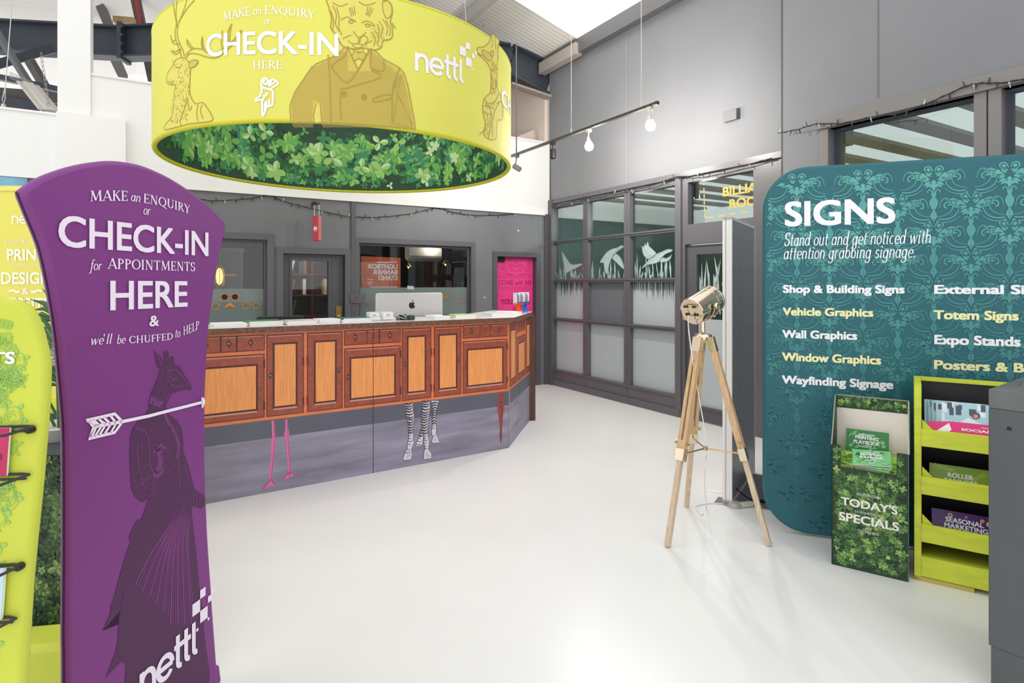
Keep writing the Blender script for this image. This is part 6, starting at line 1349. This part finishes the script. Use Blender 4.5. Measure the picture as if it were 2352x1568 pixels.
# ================================================================ dark grey plinth with a paper pile
GA = Vector((1.75, 2.15, 0)); ge = Vector((.6, -.8, 0)); gb = Vector((.8, .6, 0)); DKG = mat('slate_painted_wood', (82, 86, 88), .55, noise=(4, .1), stretch=(1, 1, .3), bump=(30, .08))
gR = thing('plinth', GA + ge * .3 + gb * .25, 'tall slate grey wooden plinth at the frame edge near the lime unit', 'plinth')
MB().box(GA + UP * .175, ge * .7, gb * .5, UP * .87).build('body', DKG, gR, bevel=.004, smooth=False); MB().box(GA + UP * 1.045, ge * .7, gb * .5, UP * .07).build('top_board', mat('worn_slate_board', (96, 98, 98), .6, noise=(8, .15)), gR, bevel=.004, smooth=False)
MB().box(GA + ge * .006 + gb * .004, ge * .69, gb * .49, UP * .175).build('base', DKG, gR, bevel=.004, smooth=False)
MB().lathe([(.008, 0), (.007, -.004)], GA + ge * .06 + UP * .98, -gb, 10).build('screw_plug', mat('plug_dark', (60, 62, 64), .6), gR)
for k in range(6):
    mb = MB(); mb.box((0, 0, .0), ge * .24, gb * .2, UP * .0058); o = mb.build('booklet', mat('sage_paper', (206, 212, 200), .6) if k % 2 else PAPER, smooth=False); o.location = GA + ge * (.06 + .002 * (k % 3)) + gb * (.19 + .003 * (k % 2)) + UP * (1.1165 + .006 * k); tag(o, 'pale booklet in the pile on top of the slate grey plinth', 'booklet', 'booklets piled on the grey plinth')
# ================================================================ left: lime wire rack, planter, plant, yellow banner
RKP = Flat((-1.0, 1.25, 1.33), (1, .12, 0), (0, .085, 1)); RC = [mat('rack_lime', (196, 204, 66), .6, noise=(2, .06)), mat('rack_print', (150, 196, 92), .6), mat('rack_white', (240, 240, 232), .6)]
rR = thing('brochure_rack', RKP.pt(-.25, -1.30), 'lime floral fabric brochure rack with black wire holders at the frame edge', 'brochure rack')
r3 = lambda X, Y: (X / 3.92, 760 + Y / 3.92); r4 = lambda X, Y: (X / 3.843, 1160 + Y / 3.843)
edge = [(-30, 676), (0, 683), (30, 686), (58, 700), (76, 728), (88, 762), (98, 800), (104, 836), (103, 915), (98, 990), (90, 1100), (84, 1165), (76, 1250), (68, 1345), (60, 1500), (56, 1568)]
E_ = [RKP.uv(*p) for p in edge]; low = E_[-1]; E_ += [(low[0] - .02, -1.30)]; E_ += [(-.62, -1.30), (-.62, E_[0][1])]
mb = MB(); mb.prism([RKP.pt(*p) for p in E_], -RKP.n * .03); rF_ = mb.build('fabric_panel', RC[0], rR, bevel=.010, angle=50)
MB().box(RKP.pt(-.62, -1.31, .1), RKP.u * .6, Vector((0, .35, 0)), UP * .012).build('foot', BLACK, rR, smooth=False)
G = Print(RKP, .0015); rs = random.Random(31)
emax = max(e[0] for e in E_)
def within(u, v): 
    xs = [E_[i][0] + (E_[i + 1][0] - E_[i][0]) * (v - E_[i][1]) / (E_[i + 1][1] - E_[i][1]) for i in range(len(edge) - 1) if (E_[i][1] - v) * (E_[i + 1][1] - v) < 0]
    return bool(xs) and u < max(xs) - .02 and u > -.6
for k in range(110):
    u = rs.uniform(-.20, emax); v = rs.uniform(-.7, .10); s = rs.uniform(.016, .026); a0 = rs.random() * 6.28
    if not (within(u - s * 1.6, v - s) and within(u + s * 1.6, v + s)): continue
    if k % 2:
        for j in range(4): G.ribbon([(u + (s * (.25 + .25 * j)) * math.cos(a) * (1 + .12 * math.sin(3 * a + j)), v + (s * (.25 + .25 * j)) * math.sin(a) * (1 + .12 * math.cos(4 * a + j))) for a in [i * .5 + j for i in range(9 + j)]], .0016, 1)
        for j in range(5): a = a0 + j * 1.257; leaf(G, u + s * .8 * math.cos(a), v + s * .8 * math.sin(a), s * .7, s * .4, a, 1, 1, 0)
    else:
        ca, sa = math.cos(a0), math.sin(a0)
        for j in range(5):
            x, y = u + ca * s * .5 * j - ca * s, v + sa * s * .5 * j - sa * s
            for sg in (-1, 1): a = a0 + sg * .9; P_ = [(x + s * .7 * t * math.cos(a) - sg * s * .22 * math.sin(math.pi * t) * math.sin(a), y + s * .7 * t * math.sin(a) + sg * s * .22 * math.sin(math.pi * t) * math.cos(a)) for t in (0, .25, .5, .75, 1)]; G.ribbon(P_, .0018, 1); G.ribbon([P_[0], P_[-1]], .0014, 1)
        G.ribbon([(u - ca * s, v - sa * s), (u + ca * s, v + sa * s)], .0018, 1)
G.build('printed_pattern', RC, rF_, smooth=False)
G = Print(RKP, .0028); G.text('PRODUCTS', (-230, 830), r3(138, 315), 802, 'bold', 2); G.build('lettering', RC, rF_, smooth=False)
WIRE = mat('black_wire', (34, 36, 36), .35)
for i, (y0, y1) in enumerate(((977, 1003), (1086, 1094), (1293, 1310), (1413, 1430))):
    px1 = (86, 78, 62, 52)[i]; b = MB(); a = RKP.uv(px1, y0); 
    b.tube([RKP.pt(-.5, a[1] - .004, .004), RKP.pt(a[0] - .02, a[1], .004), RKP.pt(a[0], a[1], .01), RKP.pt(a[0] - .03, a[1] - .012, .045), RKP.pt(-.5, a[1] - .022, .05)], .0032, 6)
    b.tube([RKP.pt(-.5, a[1] - .012, .004), RKP.pt(a[0] - .01, a[1] - .010, .004)], .0026, 6); b.build('wire_holder', WIRE, rR)
for px, py in ((77, 985), (56, 1297)): a = RKP.uv(px, py); MB().lathe([(.008, 0), (.008, .012), (.005, .016)], RKP.pt(*a, .002), RKP.n, 10).build('peg', BLACK, rR)
ex = RKP.shift(.012); a = ex.uv(27, 982); b_ = ex.uv(17, 1092)
booklet('brochure', ex.pt(-.40, b_[1]), ex.u, ex.v, b_[0] + .40, a[1] - b_[1], [mat('brochure_crimson', (186, 30, 90), .35, noise=(8, .2)), BG[4], mat('brochure_plum', (120, 20, 70), .35)], 'crimson brochure in the upper wire holder of the lime rack', deco=lambda G, w, h: (setline(G, 'MEDIA', w * .5, w * .86, h * .53, h * .13, 1), G.disc(w * .95, h * .4, .008, 2))[0])
a = ex.uv(16, 1305); booklet('brochure', ex.pt(-.42, a[1] - .10), ex.u, ex.v, a[0] + .42, .10, [mat('brochure_pale_blue', (186, 216, 224), .35), BG[4]], 'pale blue brochure in the lower wire holder of the lime rack', deco=lambda G, w, h: G.disc(w * .8, h * .3, .03, 1))
b = MB(); q = [Vector((-2.02, 2.08, 0)), Vector((-2.02, 2.08, .16)), Vector((-1.95, 2.06, .20)), Vector((-1.62, 2.0, .26)), Vector((-1.50, 1.98, .28)), Vector((-1.46, 1.97, .25)), Vector((-1.46, 1.97, 0))]
b.prism(q, (.02, .16, 0)); solo(b, 'fabric_stand_base', RC[0], 'low lime fabric stand base on the floor before the leafy planter', 'stand base', bevel=.02)
# planter with leaf print, and its palm
PB = Vector((-2.18, 2.30, 0)); pw, pd, ph = .46, .40, .83; FP = Flat(PB, (1, .0, 0)); 
pR = thing('planter', PB + Vector((pw / 2, pd / 2, 0)), 'tall square planter wrapped in a leaf print behind the lime rack', 'planter')
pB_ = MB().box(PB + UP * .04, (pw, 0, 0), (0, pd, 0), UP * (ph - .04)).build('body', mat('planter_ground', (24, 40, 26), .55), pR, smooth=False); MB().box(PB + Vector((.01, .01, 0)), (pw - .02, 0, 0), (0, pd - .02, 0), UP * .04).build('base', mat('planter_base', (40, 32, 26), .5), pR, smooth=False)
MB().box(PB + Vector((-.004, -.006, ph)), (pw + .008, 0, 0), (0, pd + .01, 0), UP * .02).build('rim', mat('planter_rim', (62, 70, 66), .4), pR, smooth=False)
G = Print(FP, .002); leaf_print(G, 0, pw, .045, ph, .05, 40); G.build('leaf_print', [mat('shade_' + q.name, tuple(c * .55 for c in q.node_tree.nodes['Principled BSDF'].inputs['Base Color'].default_value[:3]), .6) for q in GREENS_DARK], pB_, smooth=False)  # bin greens darkened: a darker print, with the planter's shade in the colour
pc = Vector((-1.905, 2.48, .85)); r = thing('potted_palm', pc, 'green palm in a pale pot on the planter between lime rack and purple banner', 'plant')
MB().lathe([(.085, 0), (.11, .05), (.115, .055), (.11, .06), (.095, .05), (.0, .04)], pc, (0, 0, 1), 24).build('pot', mat('pale_pot', (206, 204, 200), .35), r)
GL = [mat('palm_green', (58, 104, 56), .45, noise=(6, .2)), mat('palm_light', (130, 168, 90), .45), mat('palm_grey', (150, 170, 150), .45)]
rs = random.Random(12)
fr = [(-.02, .62, .35, 0), (.02, .50, .10, 2), (-.06, .42, -.45, 0), (.06, .70, .55, 1), (-.10, .66, -.3, 0), (.0, .80, .1, 0), (.10, .40, .7, 2), (-.04, .34, .25, 0)]
for i, (dx, hgt, lean_, mt) in enumerate(fr):
    base = pc + Vector((dx * .4, -.01 + .02 * (i % 3), .045)); tip = pc + Vector((dx + lean_ * .12, -.05 + .03 * (i % 4), hgt * .62)); f_ = MB()
    f_.tube([base, base.lerp(tip, .5) + Vector((dx * .3, 0, .02)), tip], [.006, .005, .003], 6)
    n = 13
    for j in range(n):
        a = math.radians(-150 + 300 * j / (n - 1)) * .62 + lean_ * .5; l = .20 * (1 - .25 * abs(j - 6) / 6)
        d_ = Vector((math.sin(a), -.15 + .3 * rs.random(), math.cos(a))).normalized(); m_ = tip + d_ * l * .55 + Vector((0, 0, .005)); e = tip + d_ * l + Vector((0, 0, -.05 * abs(math.sin(a)))); s_ = d_.cross(Vector((0, 1, 0))).normalized() * .011
        f_.add([tip, m_ + s_, e, m_ - s_, m_ + Vector((0, -.006, 0))], [(0, 4, 1), (1, 4, 2), (0, 3, 4), (3, 2, 4)], 0)
    f_.build('frond', GL[mt], r)
# yellow banner
YP = Flat((-3.3, 3.0, 0), (1, .03, 0)); YM = mat('yellow_banner_fabric', (226, 218, 96), .6, noise=(1.5, .04)); yR = thing('roller_banner', YP.pt(.6, 0), 'pale yellow roller banner for print and design behind the purple banner', 'banner')
zt = YP.uv(60, 434)[1]; MB().box(YP.pt(0, .06), YP.u * 1.22, UP * (zt - .06), -YP.n * .008).build('sheet', YM, yR, smooth=False); yS_ = bpy.data.objects['sheet.001'] if 'sheet.001' in bpy.data.objects else yR; MB().box(YP.pt(0, .0, .06), YP.u * 1.22, UP * .06, -YP.n * .14).build('base', mat('alu_base', (190, 190, 192), .3, .8), yR, bevel=.01)
MB().box(YP.pt(0, zt - .01, .008), YP.u * 1.22, UP * .025, -YP.n * .02).build('top_rail', mat('yellow_rail', (230, 222, 110), .5), yR, smooth=False)
G = Print(YP, .002); YL = mat('banner_cream', (246, 240, 214), .6); G.each = (YL, yS_); b2 = lambda X, Y: (X / 3.92, 360 + Y / 3.92)
x0, z0 = YP.uv(*b2(108, 605)); logo(G, (x0, z0), (1, 0), YP.uv(*b2(240, 605))[0] / 1 * 0 + (YP.uv(*b2(205, 605))[0] - x0) / 1.25); G.flush('logo')
G.text('PURVEYORS', b2(55, 790), b2(245, 782), b2(0, 748)[1], 'serif'); G.text('of', b2(255, 780), b2(275, 780), b2(0, 750)[1], 'serif'); G.text('QUALITY', b2(285, 780), b2(420, 780), b2(0, 742)[1], 'serif')
G.text('PRINT', b2(65, 937), b2(412, 935), b2(0, 830)[1], 'bold'); G.text('CRAFTERS', b2(100, 1000), b2(262, 998), b2(0, 965)[1], 'serif'); G.text('of', b2(270, 998), b2(290, 998), b2(0, 970)[1], 'serif'); G.text('FINE', b2(298, 998), b2(385, 996), b2(0, 965)[1], 'serif')
G.text('DESIGN', b2(14, 1148), b2(460, 1146), b2(0, 1040)[1], 'bold'); G.text('&', b2(200, 1240), b2(262, 1240), b2(0, 1182)[1], 'semi')
for sg in (-1, 1): G.pxline(spline([b2(232 + sg * 50, 1210), b2(232 + sg * 80, 1218), b2(232 + sg * 110, 1202), b2(232 + sg * 150, 1212)], 4), .012); G.flush('flourish')
G.text('WEBSITES', b2(-60, 1382), b2(520, 1380), b2(0, 1270)[1], 'bold')
# lime leaflet stand glimpsed behind the palm
LS = Flat((-2.36, 2.86, 0), (1, 0, 0)); r = thing('leaflet_stand', LS.pt(.2, 0), 'yellow leaflet stand with a dark booklet glimpsed behind the palm', 'leaflet stand')
YW = mat('yellow_wood', (222, 216, 50), .5)
zs = LS.uv(120, 915)[1]; MB().box(LS.pt(0, 0), LS.u * .42, UP * (zs), -LS.n * .02).build('body', YW, r, smooth=False); MB().box(LS.pt(0, .70, .05), LS.u * .42, UP * .05, -LS.n * .05).build('shelf_front', YW, r, smooth=False)
mb = MB(); a, b_ = LS.uv(100, 948), LS.uv(150, 1002); mb.box(LS.pt(a[0], .75, .02), LS.u * .22, UP * (a[1] - .75), -LS.n * .01); mb.build('booklet_pocket', mat('dark_booklet', (30, 44, 44), .35), r, smooth=False)
G = Print(LS.shift(.021), .001); G.pxline([(122, 985), (132, 978), (141, 968)], .02, 1); G.text('DESIGN', (131, 1002), (185, 995), 994, 'bold', 0); G.build('lettering', [LW, YW], r, smooth=False)
# blue picture on the rear wall above it
G = MB(); P_ = BACK.px(-30, 411); q = BACK.uv(70, 440); G.box(BACK.pt(BACK.uv(-150, 411)[0], 1.4, .0), BACK.u * (BACK.uv(64, 411)[0] - BACK.uv(-150, 411)[0]), UP * 1.12, BACK.n * .02)
solo(G, 'wall_picture', mat('pale_blue_print', (126, 176, 204), .5, noise=(3, .35)), 'pale blue wall picture showing above the yellow banner', 'picture', smooth=False)
# ================================================================ track lighting
BGLOW = bpy.data.materials.new('glowing_bulb_glass'); BGLOW.use_nodes = True; nt_ = BGLOW.node_tree; nt_.nodes.clear()      # clear glass bulb lit from inside
e1, e2, e3, e4 = (nt_.nodes.new(k) for k in ('ShaderNodeOutputMaterial', 'ShaderNodeMixShader', 'ShaderNodeBsdfTransparent', 'ShaderNodeEmission'))
e4.inputs[0].default_value = S(255, 244, 226); e4.inputs[1].default_value = 9; e2.inputs[0].default_value = .3
nt_.links.new(e3.outputs[0], e2.inputs[1]); nt_.links.new(e4.outputs[0], e2.inputs[2]); nt_.links.new(e2.outputs[0], e1.inputs[0])
TZ = 3.25; tp = lambda px: (lambda d: Vector(((px - CX) / F * d, d, TZ)))(4.80 / ((px - CX) / F + .6))
ta, tb_ = tp(1178), tp(1506); r = thing('track_rail', ta, 'thin grey lighting track hung on wires along the side wall', 'lighting track'); RAILM = mat('bronze_track', (92, 90, 84), .3, .6)
MB().bar(ta - (tb_ - ta) * .12, tb_, .036, .03).build('rail', RAILM, r, bevel=.003)
MB().bar(tb_, tb_ + (tb_ - ta).normalized() * .03, .042, .036).build('end_cap', RAILM, r, bevel=.003)
WIR = mat('wire', (216, 214, 210), .4)
for px, mt in ((1186, mat('grey_flex', (120, 116, 112), .5)), (1312, WIR), (1473, WIR)):
    q = tp(px); b = MB(); b.tube([q + UP * .015, q + UP * .25, Vector((q.x, q.y, min(4.75, q.z + 1.55)))], .004 if px > 1200 else .009, 6); b.lathe([(.009, 0), (.009, .05)], q + UP * .016, (0, 0, 1), 8); b.build('hanging_wire', mt, r)
for px, py, lb, lit, mt, tl in ((1187, 385, 'grey tilted spotlight at the track end by the hanging drum', False, mat('spot_grey', (140, 132, 126), .4), (.75, -.2, -.5)), (1270, 353, 'black spotlight on the track, second from the hanging drum', False, BLACK, (0, 0, -1)), (1352, 325, 'glowing spotlight on the track between the black one and the end cap', True, mat('spot_white', (226, 220, 214), .4), (.12, .1, -1)), (1493, 276, 'glowing spotlight at the track end nearest the bay windows', True, mat('spot_white', (226, 220, 214), .4), (.12, .1, -1))):
    q = tp(px); s = thing('track_spotlight', q - UP * .015, lb.replace('nearest', 'by'), 'spotlight', 'track spotlights' if False else None); dz = CAMH - (py - HY) / F * q.y; hd = Vector((q.x, q.y, dz)); a = Vector(tl).normalized()
    b = MB(); b.cbox(q - UP * .03, (.05, .05, .03), .6); b.tube([q - UP * .03, hd - a * .03], .008, 8); b.build('adapter', mt if not lit else mat('spot_white', (226, 220, 214), .4), s)
    MB().lathe([(.0, -.055), (.032, -.055), (.036, -.045), (.036, .055), (.03, .06), (.0, .05)] if not lit else [(.0, -.05), (.016, -.05), (.02, -.02), (.03, .0), (.0, .0)], hd, a, 20).build('head', mt, s)
    if lit:
        MB().lathe([(.014, -.01), (.036, .012), (.052, .045), (.048, .075), (.028, .10), (.0, .106)], hd, a, 20).build('bulb', BGLOW, s)
        wp = RIGHT.px(px + 60, py - 60)
        lamp('spot_light', 'POINT', tuple(hd + a * .06), 60, (1, .96, .90), shadow_soft_size=.035)
# ================================================================ small wall things
b = MB(); q = RIGHT.shift(.0); b.box(RIGHT.px(1667, 283), RIGHT.u * (RIGHT.uv(1698, 270)[0] - RIGHT.uv(1667, 270)[0]), UP * .11, RIGHT.n * .045); a = recentre(solo(b, 'sensor_box', mat('grey_box', (120, 120, 124), .4), 'small grey sensor box fixed high on the side wall', 'sensor', bevel=.006))
# hanging box sign over the glazed door
Q = BACK.shift(.18); c = Q.px(727, 524); r = thing('hanging_sign', c, 'narrow red box sign hung on two chains above the glazed door', 'sign')
sgx = (EB * .80 - ER * .60).normalized(); sgn = (EB * .45 + -ER * .9).normalized()
z0, z1 = Q.uv(727, 553)[1], Q.uv(727, 496)[1]; dpt = .085
S1 = Q.px(718, 553); S2 = Q.px(728, 553); S3 = Q.px(738, 553); hh = z1 - z0
fa = (S2 - S1); fa.z = 0; fb_ = (S3 - S2); fb_.z = 0
fa = fa + BACK.n * .05; fb_ = fb_ - BACK.n * .05
b = MB(); b.box(Vector((S1.x, S1.y, z0)), fa, fb_, UP * hh); b.build('box', mat('sign_red', (196, 44, 62), .45), r, bevel=.003)
fs = Flat(Vector((S1.x, S1.y, z0)) + fa * 0, fa); G = Print(fs, .002); wv = fa.length
G.rect(wv * .2, hh * .42, wv * .85, hh * .56, 0); G.rect(wv * .3, hh * .36, wv * .75, hh * .375, 0); G.rect(wv * .4, hh * .62, wv * .6, hh * .63, 0); G.build('lettering', mat('sign_blush', (238, 214, 220), .5), r, smooth=False)
b = MB(); fs2 = Flat(Vector((S1.x, S1.y, z0)) + fa, fb_); G = Print(fs2, .0015); G.rect(.004, .004, fb_.length - .004, hh - .004); G.build('pale_side', mat('sign_pink', (232, 132, 128), .45), r, smooth=False)
b = MB()
for t in (.3, 1.15):
    p0 = Vector((S1.x, S1.y, z1)) + fa * t * .8 + fb_ * .4 * t
    b = MB()
    for k in range(7): b.tube([p0 + UP * (.012 + .018 * k) + Vector((.004 * math.cos(a_), 0, .011 * math.sin(a_))) for a_ in [i * 1.05 for i in range(6)]], .0022, 4, closed=True)
    b.build('chain', mat('chain_steel', (170, 166, 160), .3, .8), r)
p0 = BACK.px(721, 468); p1 = Vector((S1.x, S1.y, z1 + .145)) + fa * .9 + fb_ * .5; b = MB(); b.bar(p0, p1, .018, .018); b.lathe([(.03, 0), (.03, .02)], p0, BACK.n, 12); b.build('bracket', mat('bracket_dark', (52, 52, 56), .4), r)
# fluorescent batten on its chains
fa, fb_ = W(64, 192, 7.15), W(116, 256, 6.7); dv = (fb_ - fa).normalized(); sd = dv.cross(UP).normalized(); r = thing('batten_light', (fa + fb_) / 2, 'white twin fluorescent batten light hung from a chain under the steel beam', 'ceiling light')
b = MB(); b.bar(fa, fb_, .10, .05); b.build('body', mat('batten_white', (226, 222, 214), .45), r, bevel=.006); 
for sg in (-1, 1): MB().bar(fa + sd * sg * .075 - UP * .0, fb_ + sd * sg * .075 - UP * .0, .07, .02).build('reflector', mat('batten_cream', (214, 208, 198), .4), r, bevel=.004); 
for sg in (-1, 1): MB().tube([fa + sd * sg * .06 - UP * .035 + dv * .03, fb_ + sd * sg * .06 - UP * .035 - dv * .03], .016, 8).build('tube', mat('tube_white', (240, 240, 236), .3), r)
b = MB()
for t, top in ((.06, W(22, 172, 7.2)), (.94, W(94, 122, 7.15))): 
    p = fa.lerp(fb_, t) + UP * .02; n = 12
    b = MB()
    for k in range(n): q = p.lerp(top, (k + .5) / n); b.tube([q + Vector((.012 * math.cos(a_), 0, .045 * math.sin(a_))) for a_ in [i * 1.05 for i in range(6)]], .003, 4, closed=True)
    b.build('chain', mat('chain_steel', (170, 166, 160), .3, .8), r)
# hanging wire with a clip at the far side
b = MB(); b.tube([W(30, -20, 6.6), W(12, 200, 6.6)], .005, 5); b.tube([W(12, 200, 6.6), W(5, 228, 6.6), W(8, 240, 6.6), W(12, 228, 6.6), W(12, 200, 6.6)], .005, 5); b.cbox(W(8, 245, 6.6), (.03, .03, .06)); b.cbox(W(0, 253, 6.6), (.16, .05, .03), 0, 1)
solo(b, 'hanging_wire', [WIR, BLACK], 'white hanging wire with a looped clip before the roof braces', 'wire')
# ---------------------------------------------------------------- fairy lights
FW = mat('fairy_wire', (40, 42, 40), .5); FBm = mat('fairy_bulb', (196, 200, 196), .3)
def fairy(pts3, label, n_bulbs, grp=None):
    o = vec(pts3[0]); r = thing('fairy_light_string', o, label, 'string lights', grp); P_ = [vec(p) for p in spline([tuple(p) for p in pts3], 6)]
    b = MB(); b.tube(P_, .004, 5); b.tube([p + Vector((0, 0, .006 * math.sin(i * 1.7))) for i, p in enumerate(P_)], .003, 5); b.build('wire', FW, r)
    for k in range(n_bulbs):
        i = int((k + .5) / n_bulbs * (len(P_) - 1)); p = P_[i].lerp(P_[i + 1], (k * .37) % 1); s = 1 if k % 3 else -1
        b = MB(); b.lathe([(.0055, .0), (.0055, .016), (.004, .018), (.004, .036), (.001, .040)], p, (.25 * (-1) ** k, 0, -s), 6); b.build('bulb', FBm if k % 4 == 0 else FW, r)
pb = lambda *L: [BACK.px(x, y, .02) for x, y in L]
fairy(pb((430, 452), (480, 461), (528, 460), (576, 456), (622, 449.6), (646, 461), (702, 476), (755, 489), (794, 497)), 'fairy light string draped on the grey partition above the glazed door', 20)
fairy(pb((796, 497.5), (834, 499), (871, 499), (943, 491), (1001, 478), (1045, 489), (1100, 495), (1188, 490), (1256, 474)), 'fairy light string draped on the grey partition above the poster window', 24)
pr_ = lambda *L: [RIGHT.px(x, y, .045) for x, y in L]
fairy(pr_((1268, 472), (1290, 475), (1338, 458), (1352, 458), (1390, 452), (1436, 438), (1452, 437), (1500, 428), (1556, 408), (1610, 404), (1690, 388), (1780, 364)), 'fairy light string along the top of the glazed grid wall', 30)
pq = lambda *L: [BUMP.px(x, y, .06) for x, y in L]
fairy(pq((1796, 308), (1840, 300), (1886, 287), (1940, 286), (2010, 272), (2080, 262), (2150, 236), (2220, 205), (2258, 195), (2310, 194), (2380, 182)), 'fairy light string along the head of the bay windows', 22)
# tiny screw marks and scuffs on the partition
G = Print(BACK, .002)
for px, py in ((1113, 683), (1191, 530), (1190, 529)): G.disc(*BACK.uv(px, py), .012, 0)
G.ribbon([BACK.uv(1229, 500), BACK.uv(1230, 522), BACK.uv(1233, 545), BACK.uv(1232, 570)], .018, 1)
struct(G, 'trim_6', [mat('filler_white', (226, 226, 226), .5), mat('filler_grey', (132, 132, 136), .5)], smooth=False)
bpy.context.view_layer.update()
